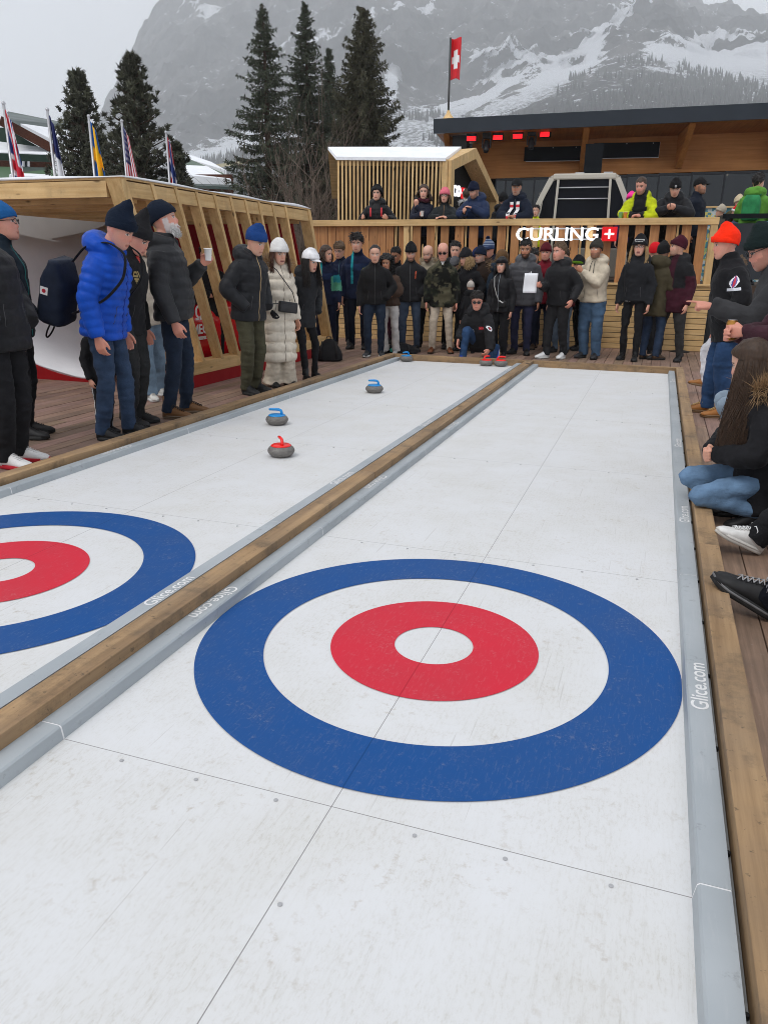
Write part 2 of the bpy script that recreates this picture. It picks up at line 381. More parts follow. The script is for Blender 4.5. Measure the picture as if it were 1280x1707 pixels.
# ---- grey edge rails with lettering
M_rail = None
def rail_mat():
    m, t, b = _new('grey_rail'); v = coords(t); n = noise(t, v, 18, 6, .7); n2 = noise(t, v, 1.5, 4)
    c = mixc(t, ramp(t, n2, [(.3, 0), (.7, 1)]), srgb(150, 157, 162), srgb(172, 178, 182)); c = mixc(t, ramp(t, n, [(.60, 0), (.72, .55)]), c, (.17, .17, .18)); c = mixc(t, ramp(t, noise(t, coords(t, 30, 3, 30), 1.2, 6, .7), [(.55, 0), (.75, .4)]), c, (.5, .51, .52))
    t.links.new(c, b.inputs['Base Color']); b.inputs['Roughness'].default_value = .5; return m
M_rail = rail_mat()
RH = .047
def rail(xe, sgn, label, texts, flip):
    root = empty('edge_rail', (xe, 2, 0), 0, label, 'edge rail')
    prof = [(0, 0), (.006, RH - .006), (.012, RH), (.08, RH), (.08, 0)]
    segs = []
    for k in range(-2, 5):
        ya, yb = k * 2.0 + .003 - 2, min(k * 2.0 + 2.0 - .003, 9.945) - 2
        secs = [[(sgn * px, yy, pz) for px, pz in prof] for yy in (ya, yb)]
        o = MB().loft(secs).build('rail_segment', M_rail, root); segs.append((ya + 2, yb + 2, o))
        MB().loft([[(sgn * px * .99, yy, pz - .0015) for px, pz in prof] for yy in (yb - .001, yb + .007)]).build('joint_strip', M_whiteplastic, root)
    for yc, L in texts:
        me = text_mesh('Glice.com', 1.0, offset=.012)
        a = getco(me); a[:, :2] -= (a[:, :2].max(0) + a[:, :2].min(0)) / 2; w = a[:, 0].max() - a[:, 0].min(); h = a[:, 1].max() - a[:, 1].min()
        a[:, 0] *= L / w; a[:, 1] *= .056 / h
        q = np.zeros_like(a)
        if flip: q[:, 0], q[:, 1] = a[:, 1], -a[:, 0]
        else: q[:, 0], q[:, 1] = -a[:, 1], a[:, 0]
        q[:, 0] += sgn * .044; q[:, 1] += yc - 2; q[:, 2] = RH + .001; setco(me, q)
        sg = min(segs, key=lambda s: abs((s[0] + s[1]) / 2 - yc))[2]
        link('lettering', me, M_whiteplastic, sg)
ry = lambda u, v: G(u, v, RH)[1]
Lt = ry(1176, 1106) - ry(1163, 1180)
rail(1.825, 1, 'long grey edge rail along the right side of the nearer right lane', [(ry(1169, 1143), Lt), (ry(1140, 857), Lt), (ry(1131, 738), Lt), (ry(1122, 634), Lt)], False)
rail(0.0, -1, 'grey edge rail right of the central timber, lettering upside down', [(ry(360, 1003), Lt), (ry(625, 803), Lt), (ry(752, 709), Lt), (ry(872, 619), Lt)], True)
rail(-.336, 1, 'grey edge rail left of the central timber, on the left lane', [(ry(287, 985), Lt), (ry(570, 797), Lt), (ry(709, 705), Lt), (ry(844, 615), Lt)], False)
rail(-2.161, -1, 'grey edge rail beside the line of onlookers on the far left', [(ry(178, 748), Lt), (ry(440, 666), Lt)], True)
# bracket strip with bolts behind the right rail
br = tag(MB().box((1.9065, -5, -.018), (1.919, 9.94, .012)).build('bracket_strip', plain((.30, .31, .31), .5, .3)), 'narrow grey metal strip between right rail and right timber', 'bracket strip')
for k in range(24):
    MB().tube([(0, 0, 0), (0, 0, .012)], .006, 8).build('bolt', M_black, br, loc=(1.9125, -2.6 + k * .46, .0125))
# ---- timbers round the lanes
TW = {a: wood(srgb(136, 108, 78), srgb(182, 150, 112), a, .7, .8, True, .75, 1.6) for a in 'xy'}
def timber(label, pieces, ax):
    a = np.array(pieces[0][0]); root = empty('kerb_timber', tuple((np.array(pieces[0][0]) + np.array(pieces[-1][1])) / 2 * [1, 1, 0] + [0, 0, -.02]), 0, label, 'timber')
    L = np.array(root.location)
    for lo, hi in pieces:
        c = (np.array(lo) + np.array(hi)) / 2; o = MB().box(np.array(lo) - c, np.array(hi) - c, .004).build('timber_piece', TW[ax], root, loc=tuple(c - L))
def ypieces(xa, xb, z0, z1, cuts): return [((xa, cuts[i] + .002, z0), (xb, cuts[i + 1] - .002, z1 - .002 * (i % 2))) for i in range(len(cuts) - 1)]
timber('long worn central timber dividing the two curling lanes', ypieces(-.187, -.081, -.018, .095, [-5, G(363, 575, .095)[1] if False else 3.05, 9.95]), 'y')
timber('worn timber kerb along the right edge of the lanes under the boots', ypieces(1.922, 2.018, -.019, .092, [-5, 2.35, 6.1, 9.95]), 'y')
timber('pale timber kerb at the feet of the onlookers on the left', ypieces(-2.375, -2.262, -.019, .090, [-5, 3.35, 6.9, 9.95]), 'y')
timber('weathered timber kerb closing the far end of both lanes', [((-2.375, 9.954, -.019), (-.12, 10.06, .088)), ((-.116, 9.954, -.019), (2.018, 10.06, .089))], 'x')

# ---- curling stones
def granite():
    m, t, b = _new('granite'); v = coords(t); n = noise(t, v, 220, 3, .7); n2 = noise(t, v, 40, 3)
    c = ramp(t, n, [(.35, srgb(72, 70, 68)), (.55, srgb(118, 114, 110)), (.7, srgb(160, 156, 150))]); c = mixc(t, 1, c, ramp(t, n2, [(.3, .8), (.7, 1.05)]), 'MULTIPLY')
    t.links.new(c, b.inputs['Base Color']); b.inputs['Roughness'].default_value = .55; bump(t, b, n, .25, .002); return m
M_gran = granite()
def curling_stone(P, hand, color, label, group=None):
    r = .105; prof = [(.02, 0), (.060, 0), (.078, .006), (.092, .018), (.102, .034), (.105, .046), (.102, .058), (.093, .071), (.080, .081), (.074, .0835)]
    a = np.linspace(0, 2 * np.pi, 40, endpoint=False)
    o = MB().loft([[(rr * np.cos(t), rr * np.sin(t), z) for t in a] for rr, z in prof]).build('curling_stone', M_gran, None, True, tuple(P)); tag(o, label, 'curling stone', group)
    o.rotation_euler = (0, 0, hand)
    m = plain(color, .35, var=.06, coat=.3)
    h = MB().loft([[(rr * np.cos(t), rr * np.sin(t), z) for t in a] for rr, z in ((.079, .0822), (.079, .087), (.066, .094), (.03, .099))])
    h.tube([(.045, 0, .092), (.046, 0, .112), (.04, 0, .130), (.022, 0, .1385), (-.01, 0, .140), (-.045, 0, .139), (-.072, 0, .137)], [(.013, .016), (.012, .014), (.012, .013), (.0115, .013), (.0115, .013), (.011, .012), (.009, .010)], 12, up=(0, 1, 0))
    h.build('handle', m, o, True)
BLUE, RED = srgb(24, 138, 208), srgb(238, 36, 32)
curling_stone(G(624, 654, .001), R(10), BLUE, 'blue handled curling stone farther up the left lane, alone on its far half')
curling_stone(G(462, 707, .001), R(12), BLUE, 'blue handled curling stone just behind the red handled one on the left lane')
curling_stone(G(469, 760, .001), R(-50), RED, 'red handled curling stone nearest the camera on the left lane')
curling_stone((-2.03, 9.83, .001), R(60), BLUE, 'blue handled stone parked in the far left corner of the lane')
curling_stone((-.76, 9.80, .001), R(-120), RED, 'left one of two red handled stones parked against the far timber')
curling_stone((-.545, 9.83, .001), R(190), RED, 'right one of two red handled stones parked against the far timber')

# ================================================================ timber pavilion on the left
LEAN = -.405
def lz(z): return LEAN * z
XF = -3.6
pav = empty('timber_pavilion', (XF, 8, 0), 0, 'open timber pavilion with slanted slats, white curved backdrop and snowy flat roof', 'pavilion')
def P_(name, mb, m, smooth=False, par=pav):
    o = mb.build(name, m, par, smooth); o.matrix_parent_inverse = Matrix.Translation((-XF, -8, 0)); return o
def slant(y0, x0, x1, z0, z1, t, m=None):   # a plank leaning along -Y, thickness t along Y
    V = []
    for z in (z0, z1):
        for (xx, yy) in ((x0, 0), (x1, 0), (x1, t), (x0, t)): V.append((xx, y0 + yy + lz(z), z))
    return MB().add(V, [(3, 2, 1, 0), (4, 5, 6, 7), (0, 1, 5, 4), (1, 2, 6, 5), (2, 3, 7, 6), (3, 0, 4, 7)])
tops = [300, 334, 363.5, 390, 414, 436.4, 459, 480]
ys = [atX(u, 320 + (u - 300) * .155 + 8, XF)[1] - lz(2.05) for u in tops]
ys = [ys[0] - .43] + ys + []
yc0, yc1 = 5.36 - lz(2.1), 9.80 - lz(2.1)
for y in ys: P_('slat', slant(y - .03, XF - .13, XF, .26, 2.21, .055), M_pine['z'])
P_('corner_post', slant(yc0 - .06, XF - .17, XF + .004, -.02, 2.215, .10), M_pine['z'])
P_('corner_post', slant(yc1 - .06, XF - .16, XF + .004, -.02, 2.215, .09), M_pine['z'])
P_('header_beam', MB().box((XF - .17, yc0 + lz(2.12) + .03, 2.055), (XF - .012, yc1 + lz(2.12), 2.2)), M_pine['y'])
P_('sill_beam', MB().box((XF - .22, yc0 + lz(.2), .13), (XF - .006, yc1 + lz(.2), .272)), M_pine['y'])
P_('plinth', MB().box((XF - .20, yc0 + lz(.05), -.02), (XF - .012, yc1 + lz(.05), .128)), M_red)
yf = yc0 + lz(2.12)
P_('header_beam', MB().box((-7.6, yf - .05, 2.05), (XF - .205, yf + .04, 2.205)), M_pine['x'])
for k in range(9): P_('joist', MB().box((-7.5, yf + .35 + k * .5, 2.02), (XF - .18, yf + .40 + k * .5, 2.13)), M_pine['x'])
P_('roof_deck', MB().box((-7.7, yf - .02, 2.216), (XF - .02, yc1 + lz(2.2) + .05, 2.235)), M_pine['x'])
mb = MB(); nx, ny = 30, 40; secs = []
for i in range(ny + 1):
    y = yf - .05 + (yc1 + lz(2.2) + .1 - yf) * i / ny; row = []
    for j in range(nx + 1):
        xx = -7.7 + (XF + .0 + 7.7) * j / nx; ed = min(1, 4 * min(i, ny - i) / ny + .15, (nx - j) / 4 + .3)
        row.append((xx, y, 2.24 + .055 * ed + .02 * vnoise(np.array([[xx * 1.3, y * 1.3, 0]]))[0]))
    secs.append(row + [(-7.7 + (XF + 7.7) * j / nx, y, 2.236) for j in range(nx, -1, -1)])
P_('roof_snow', mb.loft(secs), M_snow, True)
# curved white backdrop and red end panel
prof = [(-6.75, 2.02)] + [(-6.75, 1.45)] + [(-6.75 + 1.75 * (1 - math.cos(a)), 1.45 - 1.40 * math.sin(a)) for a in np.linspace(0, np.pi / 2, 18)[1:]] + [(-4.2, .05)]
def bd(y0): return [(x, y0 + lz(z), z) for x, z in prof] + [(x - .03, y0 + lz(z), z - .03) for x, z in prof[::-1]]
P_('backdrop', MB().loft([bd(yc0 + .02), bd(yc1 - .1)]), M_white, True)
poly = [(x, z - .034) for x, z in prof] + [(XF - .25, .016), (XF - .25, -.02), (-8.2, -.02), (-8.2, 2.0)]
V = [(x, yc0 + .0 + lz(z), z) for x, z in poly] + [(x, yc0 + .05 + lz(z), z) for x, z in poly]; n = len(poly)
bmq = MB().add(V, [(i, (i + 1) % n, n + (i + 1) % n, n + i) for i in range(n)] + [tuple(range(n - 1, -1, -1)), tuple(range(n, 2 * n))])
P_('end_panel', bmq, M_red)
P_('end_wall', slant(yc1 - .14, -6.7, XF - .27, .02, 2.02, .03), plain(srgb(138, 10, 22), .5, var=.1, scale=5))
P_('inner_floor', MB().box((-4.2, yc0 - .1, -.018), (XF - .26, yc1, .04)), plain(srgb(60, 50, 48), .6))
# ---- red bobsleigh inside
bob = empty('bobsleigh', (-4.35, 7.6, 0), 0, 'glossy red bobsleigh parked inside the pavilion behind the slats', 'bobsleigh')
secs = []
for t in np.linspace(0, 1, 22):
    y = -1.9 + 3.5 * t; w = .34 * (math.sin(min(1, t * 1.5 + .05) * np.pi / 2)) ** .7; h = .20 + .34 * (math.sin(min(1, t * 1.25 + .04) * np.pi / 2)) ** .8
    a = np.linspace(0, 2 * np.pi, 20, endpoint=False); secs.append([(w * np.sign(math.cos(q)) * abs(math.cos(q)) ** .7, y, .50 + h * .8 * np.sign(math.sin(q)) * abs(math.sin(q)) ** .7) for q in a])
MB().loft(secs).build('hull', plain(srgb(196, 16, 28), .2, var=.05, coat=.6), bob, True)
for s in (-1, 1): MB().tube([(s * .24, -1.5, .12), (s * .24, -1.2, .06), (s * .24, 1.2, .06), (s * .24, 1.5, .12)], .018, 8).build('runner', plain((.5, .5, .5), .3, 1), bob)
for s in (-1, 1):
    for y in (-1.0, 1.0): MB().bar((s * .24, y, .06), (s * .16, y, .2), .03, .05).build('strut', M_black, bob)
for txt, z, sz in (('\u03a9', .80, .24), ('OMEGA', .60, .17), ('TIMEKEEPER', .49, .05)):
    me = text_mesh(txt, sz, .002, .004); a = getco(me); a = np.stack([.352 + a[:, 2], a[:, 0] - .35 - .1, a[:, 1] + z], 1); setco(me, a)
    link('lettering', me, M_whiteplastic, bob)

# ---- flags on poles behind the pavilion roof
def flag_cols(kind, s, t):      # s along the hoist (0..1 downwards = along fly when limp), t across
    c = np.zeros((len(s), 3)); blue, red, wht = np.array(srgb(24, 52, 120)), np.array(srgb(196, 24, 48)), np.array((.8, .8, .82))
    if kind == 'union':
        u, v = s * 2 - 1, t * 2 - 1; c[:] = blue
        dg = np.minimum(abs(u - v), abs(u + v)); c[dg < .34] = wht; c[dg < .14] = red
        c[(abs(u) < .2) | (abs(v) < .34)] = wht; c[(abs(u) < .11) | (abs(v) < .2)] = red
    elif kind == 'france':
        c[:] = wht; c[s < .36] = np.array(srgb(20, 30, 88)); c[(s > .90)] = red
    elif kind == 'sweden':
        c[:] = np.array(srgb(20, 96, 168)); c[(abs(s - .34) < .07) | (abs(t - .5) < .13)] = np.array(srgb(250, 190, 20))
    elif kind == 'usa':
        c[:] = wht; c[(np.floor(t * 13).astype(int) % 2) == 0] = red; k = (s < .4) & (t < .54); c[k] = np.array(srgb(36, 44, 100))
        st = k & ((np.sin(s * 95) > .35) & (np.sin(t * 72) > .35)); c[st] = wht
    elif kind == 'norway':
        c[:] = red; x, y = abs(s - .36), abs(t - .5); c[(x < .12) | (y < .19)] = wht; c[(x < .06) | (y < .095)] = blue
    return c
def limp_flag(kind, pole_u, pole_top_v, v_end, depth, wpx, label_p, label_f, spread):
    top = atD(pole_u, pole_top_v, depth); base = np.array([top[0], top[1], .0])
    pl = MB().tube([base, top], .022, 10).build('flag_pole', plain((.5, .5, .52), .4, .6), None, True); tag(pl, label_p, 'flag pole'); 
    MB().sphere(top + [0, 0, .02], .03).build('finial', plain((.5, .5, .52), .4, .6), pl, True)
    ns, ntt = 60, 40; V = np.zeros((ns, ntt, 3)); S = np.zeros((ns, ntt)); T = np.zeros((ns, ntt))
    Lz = top[2] - atD(pole_u, v_end, depth)[2] + .5; wid = wpx * depth / 1260.9
    for i in range(ns):
        s = i / (ns - 1)
        for j in range(ntt):
            t = j / (ntt - 1); w = wid * (.30 + .45 * min(1, s * 1.6)) ; ph = t * 3.2 * np.pi + s * 2 + len(kind)
            off = w * (t) + spread * .45 * s * wid
            V[i, j] = top + RIGHT * (off + .02) * np.array([1, 1, 0]) + FH * (.07 * math.sin(ph) * (.3 + s)) + np.array([0, 0, -.06 - Lz * s + .10 * t * (1 - s) - .28 * t * (1 - s * .4)])
            S[i, j] = s; T[i, j] = t
    mb = MB(); mb.add(V.reshape(-1, 3), [(i * ntt + j, i * ntt + j + 1, (i + 1) * ntt + j + 1, (i + 1) * ntt + j) for i in range(ns - 1) for j in range(ntt - 1)])
    me = mb.mesh('flag', True); setcol(me, flag_cols(kind, S.ravel() + .12 * (T.ravel() - .5) * 0, T.ravel()))
    o = link('flag', me, attrmat(.75, .1, 30, .12)); sd = o.modifiers.new('thick', 'SOLIDIFY'); sd.thickness = .004
    tag(o, label_f, 'flag')
limp_flag('union', 6, 174, 296, 12.6, 22, 'steel flag pole at the left edge carrying the British flag', 'British flag hanging limp at the far left above the pavilion', .2)
limp_flag('france', 79, 184, 300, 13.6, 20, 'steel flag pole holding the blue and white flag', 'dark blue and white French flag hanging limp, red just showing at its foot', .3)
limp_flag('sweden', 148, 195, 298, 14.6, 26, 'steel flag pole holding the blue and yellow flag', 'blue Swedish flag with yellow cross hanging limp above the roof', -.05)
limp_flag('usa', 203, 203, 305, 15.6, 21, 'steel flag pole holding the stars and stripes', 'American flag with red and white stripes hanging limp', .2)
limp_flag('norway', 277, 222, 315, 17.2, 17, 'steel flag pole holding the red flag near the roof corner', 'red Norwegian flag with blue and white cross hanging limp', .1)

# ================================================================ terrace fence
FA = np.array([-5.42, 13.735, 0]); fd = np.array([7.86, .30, 0]); FL = np.linalg.norm(fd); fd /= FL; fn = np.array([-fd[1], fd[0], 0])
FANG = math.atan2(fd[1], fd[0])
def FXY(u): return (atY(u, 368, 13.9) - FA) @ fd
fence = empty('terrace_fence', tuple(FA), FANG, 'long wooden balustrade of upright boards under a pale top rail', 'fence')
TZ, TF = 2.30, 1.20
MB().box((-.1, -.06, TZ - .12), (FL, .10, TZ), .006).build('top_rail', M_pine['x'], fence)
for u in (680, 893, 985): 
    s = FXY(u); MB().box((s - .055, -.028, TF), (s + .055, .03, TZ - .122)).build('post', M_pine['z'], fence)
MB().box((FL - .13, -.05, 1.0), (FL - .01, .09, TZ - .122)).build('post', M_pine['z'], fence)
s = .05; k = 0
while s < FL - .25:
    tight = s < 1.5; w = .155 + .02 * rng.rand(); 
    MB().box((s, .032, TF - .05), (s + w, .058, TZ - .121)).build('board', M_larch, fence)
    if rng.rand() < .35 and not tight: MB().box((s + w + .015, .07, TF), (s + w + .05, .10, TZ - .121)).build('batten', M_pine['z'], fence)
    s += w + (.012 if tight else .10 + .03 * rng.rand()); k += 1
clad = empty('slatted_bench', tuple(FA), FANG, 'low bench front clad in horizontal wooden slats under the fence', 'bench')
k = 0; z = -.018
while z < TF - .07:
    MB().box((-.1, -.40 + .0, z), (FL - .02, -.36, z + .088), .004).build('slat', M_pine['x'], clad); z += .098
MB().box((-.1, -.355, -.018), (FL - .03, .03, TF - .085)).build('bench_core', M_black, clad)
MB().box((-.12, -.44, TF - .075), (FL - .01, .028, TF - .04), .004).build('seat', M_pine['x'], clad)
struct(MB().box((-9.5, 13.95, .6), (14, 30, TF - .052)).build('terrace_floor', plain(srgb(70, 56, 46), .7, scale=2)))
# CURLING sign
sg = empty('curling_sign', tuple(FA + fd * FXY(945) - fn * .10 + [0, 0, 2.02]), FANG, 'glowing white CURLING lettering with a red Swiss cross block', 'sign')
wS = FXY(1028) - FXY(861); hL = .235
me = text_mesh('CURLING', 1.0, .04, .012); a = getco(me); a[:, :2] -= (a[:, :2].max(0) + a[:, :2].min(0)) / 2; sp = a[:, :2].max(0) - a[:, :2].min(0)
wl = wS * .82; a = np.stack([a[:, 0] * wl / sp[0] - wS * .09, -a[:, 2], a[:, 1] * hL / sp[1]], 1); setco(me, a)
link('lettering', me, plain((.95, .97, 1.0), .4, emit=1.1), sg)
xr0 = wS / 2 - wS * .145
MB().box((xr0, -.04, -.125), (wS / 2, .03, .125)).build('red_block', plain(srgb(226, 12, 24), .4, emit=.25), sg)
cx_ = (xr0 + wS / 2) / 2
MB().box((cx_ - .018, -.05, -.085), (cx_ + .018, -.041, .085)).add([(cx_ + dx, y, dz) for y in (-.05, -.041) for dx, dz in ((-.085, -.018), (-.0185, -.018), (-.0185, .018), (-.085, .018))], [(0, 1, 2, 3), (7, 6, 5, 4), (0, 4, 5, 1), (1, 5, 6, 2), (2, 6, 7, 3), (3, 7, 4, 0)]).add([(cx_ + dx, y, dz) for y in (-.05, -.041) for dx, dz in ((.0185, -.018), (.085, -.018), (.085, .018), (.0185, .018))], [(0, 1, 2, 3), (7, 6, 5, 4), (0, 4, 5, 1), (1, 5, 6, 2), (2, 6, 7, 3), (3, 7, 4, 0)]).build('cross', plain((.95, .95, .95), .4, emit=1.0), sg)
for z in (-.09, .10): MB().box((-wS / 2 + .03, .045, z - .012), (wS / 2 - .05, .06, z + .012)).build('rail', plain((.6, .6, .6), .4, .8), sg)
# dark terrace railing right of the fence, mosaic counter behind
rl = empty('metal_railing', tuple(FA + fd * (FL + .05)), FANG, 'dark metal railing continuing right of the wooden fence', 'railing')
MB().box((0, -.03, TZ - .02), (3.5, .03, TZ + .06)).build('rail', M_dark, rl)
for k in range(4): MB().box((.05 + k * 1.1, -.02, .2), (.12 + k * 1.1, .02, TZ - .021)).build('post', M_dark, rl)
MB().box((.13, .0, 1.25), (3.4, .012, TZ - .1)).build('panel', plain(srgb(40, 44, 50), .35, var=.3, scale=2), rl)
def mosaic():
    m, t, b = _new('mosaic'); v = coords(t)
    br_ = N(t, 'TexBrick', Scale=9.0); t.links.new(coords(t, 1, 1, 1), br_.inputs['Vector'])
    vo = N(t, 'TexVoronoi', Scale=16.0); vo.distance = 'CHEBYCHEV'; t.links.new(v, vo.inputs['Vector'])
    sp_ = N(t, 'SeparateColor'); t.links.new(vo.outputs['Color'], sp_.inputs[0])
    c = ramp(t, sp_.outputs[0], [(0, srgb(70, 130, 146)), (.3, srgb(196, 184, 96)), (.5, srgb(186, 194, 194)), (.75, srgb(60, 116, 136)), (.9, srgb(140, 176, 120))])
    t.nodes[c.node.name].color_ramp.interpolation = 'CONSTANT'
    t.links.new(c, b.inputs['Base Color']); b.inputs['Roughness'].default_value = .4; return m
pc = atD(1195, 350, 19.0)
ct = empty('mosaic_counter', (pc[0], pc[1], TF - .05), R(8), 'terrace counter with yellow and teal mosaic front', 'counter')
MB().box((-.35, 0, 0), (1.6, .5, pc[2] - TF + .10)).build('front', mosaic(), ct)
MB().box((-.38, -.05, pc[2] - TF + .101), (1.65, .55, pc[2] - TF + .14)).build('worktop', M_pine['x'], ct)
for u, c, lb in ((1033, srgb(110, 160, 90), 'small green cup standing on the fence rail beside the cabin'), (1041, srgb(206, 128, 50), 'small orange cup standing on the fence rail beside the cabin')):
    s = FXY(u); p = FA + fd * s + fn * .03
    cc = MB().tube([(0, 0, 0), (0, 0, .10)], [.030, .038], 14).build('paper_cup', plain(c, .5), None, False, (p[0], p[1], TZ + .001)); tag(cc, lb, 'cup')
    MB().tube([(0, 0, .1005), (0, 0, .106)], .040, 14).build('lid', M_whiteplastic, cc)

tw_ = tag(MB().box((FL + .02, -.1, -.018), (FL + 4.5, .02, TF - .05)).build('terrace_wall', plain(srgb(46, 48, 50), .6, var=.25, scale=3), None, False, tuple(FA)), 'dark grey terrace wall right of the slatted bench', 'wall'); tw_.rotation_euler = (0, 0, FANG)
# ---- stanchion posts
for u, v, lb in ((1133, 583, 'black belt stanchion post beside the man in burgundy and black'), (1088, 577, 'black stanchion post mostly hidden behind the olive parka')):
    p = G(u, v + 3); st = tag(MB().loft([[(r_ * math.cos(a), r_ * math.sin(a), z) for a in np.linspace(0, 2 * np.pi, 24, endpoint=False)] for r_, z in ((.17, 0), (.17, .012), (.06, .03), (.032, .045), (.032, .95), (.036, .955), (.036, 1.0), (.02, 1.01))]).build('stanchion', plain((.015, .015, .016), .4), None, True, tuple(p)), lb, 'stanchion')
    MB().box((-.038, -.02, .93), (.038, .02, .96)).build('belt_head', M_black, st)

# ================================================================ slatted kiosk on the terrace
KD = 19.0
k0, k1 = atD(563, 366, KD), atD(743, 366, KD)
kx = (k1 - k0); kx[2] = 0; KW = np.linalg.norm(kx); kx /= KW; ky = np.array([-kx[1], kx[0], 0])
KH = atD(650, 262, KD)[2] - TF
kio = empty('slatted_kiosk', (k0[0], k0[1], TF - .05), math.atan2(kx[1], kx[0]), 'pale slatted wooden kiosk with gabled portal and snow on its roof', 'kiosk')
ns_ = 28
for i in range(ns_ - 1):
    s = i * (KW - .10) / (ns_ - 1); MB().box((s, -.03, 0), (s + .045, .02, KH)).build('slat', M_pine['z'], kio)
MB().box((KW - .13, -.04, 0), (KW, .03, KH + .02)).build('corner_post', M_pine['z'], kio)
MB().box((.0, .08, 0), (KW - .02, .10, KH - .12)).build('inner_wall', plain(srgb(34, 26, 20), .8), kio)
# gabled portal: plane turned away to the right
gy = 2.6; gx = .95
prt = [(0, 0), (0, KH), (.46 * gy, KH + .40), (gy, KH - .62), (gy, 0)]
inn = [(.16, 0), (.16, KH - .18), (.46 * gy, KH + .16), (gy - .14, KH - .72), (gy - .14, 0)]
def gp(s, z, off=0): return (KW + s * .55 + off * .835, s * .835 - off * .55, z)
def portal(off0, off1):
    mb = MB(); V = []
    for off in (off0, off1):
        for s, z in prt + inn: V.append(gp(s, z, off))
    F = []
    for i in range(4): F += [(i, i + 1, 5 + i + 1, 5 + i), (10 + i, 15 + i, 15 + i + 1, 10 + i + 1), (i, 10 + i, 10 + i + 1, i + 1), (5 + i, 5 + i + 1, 15 + i + 1, 15 + i)]
    return mb.add(V, F)
portal(-.30, .10).build('portal_frame', M_pine['z'], kio)
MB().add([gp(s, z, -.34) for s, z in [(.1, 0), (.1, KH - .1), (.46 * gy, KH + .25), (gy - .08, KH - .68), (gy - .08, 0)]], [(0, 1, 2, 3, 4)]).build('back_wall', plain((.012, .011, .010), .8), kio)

rf = [(-.02, -.06, KH - .02), (KW - .05, -.06, KH - .02), gp(.46 * gy, KH + .385, -.31), (-.3, 1.25, KH + .36)]
MB().add([np.array(p) for p in rf] + [np.array(p) + [0, 0, .07] for p in rf], [(3, 2, 1, 0), (4, 5, 6, 7), (0, 1, 5, 4), (1, 2, 6, 5), (2, 3, 7, 6), (3, 0, 4, 7)]).build('roof_snow', M_snow, kio)
rf2 = [(-.3, 1.25, KH + .35), gp(.46 * gy, KH + .37, -.31), gp(gy, KH - .64, -.31), (-.3, 2.5, KH - .64)]
MB().add([np.array(p) for p in rf2] + [np.array(p) + [0, 0, .05] for p in rf2], [(3, 2, 1, 0), (4, 5, 6, 7), (0, 1, 5, 4), (1, 2, 6, 5), (2, 3, 7, 6), (3, 0, 4, 7)]).build('roof_slope', M_pine['x'], kio)
for txt, s0, wid, col in (('SCO', .30, .62, (.95, .95, 1.0)),):
    me = text_mesh(txt, .34, .015, .01); a = getco(me); a[:, 0] -= a[:, 0].min(); w = a[:, 0].max()
    q = np.array([gp(.17 + .012 + a_[2], a_[1] + KH - .62, -.95 + a_[0] * .62 / w) for a_ in a])
    q = np.array([gp(.78 + .50 * a_[0] / w, KH - .56 + a_[1], -.325 + a_[2]) for a_ in a]); setco(me, q); link('lettering', me, plain(col, .4, emit=1.6), kio)
q = [gp(1.32, KH - .70, -.332), gp(1.58, KH - .70, -.332), gp(1.58, KH - .44, -.332), gp(1.32, KH - .44, -.332)]
MB().add(q, [(0, 1, 2, 3)]).build('red_block', plain(srgb(220, 16, 28), .4, emit=.7), kio)
mb = MB()
for (a0, a1, b0, b1) in ((1.425, 1.475, -.67, -.47), (1.36, 1.54, -.595, -.545)): mb.add([gp(a0, KH + b0, -.322 + .002 * (a1 < .9)), gp(a1, KH + b0, -.322 + .002 * (a1 < .9)), gp(a1, KH + b1, -.322 + .002 * (a1 < .9)), gp(a0, KH + b1, -.322 + .002 * (a1 < .9))], [(0, 1, 2, 3)])
mb.build('cross', plain((.95, .95, .95), .4, emit=1.2), kio)

# ================================================================ lodge with overhanging roof
L0, L1 = atD(722, 222, 24.0), atD(1280, 197, 22.2)
le = L1 - L0; le[2] = 0; le /= np.linalg.norm(le); lang = math.atan2(le[1], le[0])
lod = empty('alpine_lodge', (L0[0], L0[1], 0), lang, 'long timber lodge with dark metal roof edge, wood soffit and wide glazing', 'lodge')
LW = 14.0; rz0 = L0[2]; WD = 2.3
def Lz(x): return (L1[2] - L0[2]) / 8.85 * x
def lbox(x0, x1, y0, y1, z0, z1): # box following the slight slope along x
    V = [(x, y, z + Lz(x)) for z in (z0, z1) for y in (y0, y1) for x in (x0, x1)]
    return MB().add(V, [(0, 2, 3, 1), (4, 5, 7, 6), (0, 1, 5, 4), (2, 6, 7, 3), (0, 4, 6, 2), (1, 3, 7, 5)])
M_orange = wood(srgb(186, 120, 62), srgb(214, 150, 88), 'x', .6, .6, False)
M_orange_y = wood(srgb(182, 114, 56), srgb(212, 146, 82), 'y', .6, .6, False)
lbox(0, LW, 0, .06, rz0, rz0 + .38).build('fascia', plain(srgb(40, 46, 54), .4, .2, var=.15, scale=2), lod)
lbox(.02, LW, .062, 9, rz0 + .10, rz0 + .34).build('roof', M_dark, lod)
lbox(.05, LW, .5, 9, rz0 + .342, rz0 + .42).build('roof_snow', M_snow, lod)
lbox(.06, LW, .064, WD, rz0 + .02, rz0 + .098).build('soffit', M_orange_y, lod)
lbox(.9, LW, WD, WD + .2, rz0 - 1.0, rz0 + .018).build('wall', M_orange, lod)
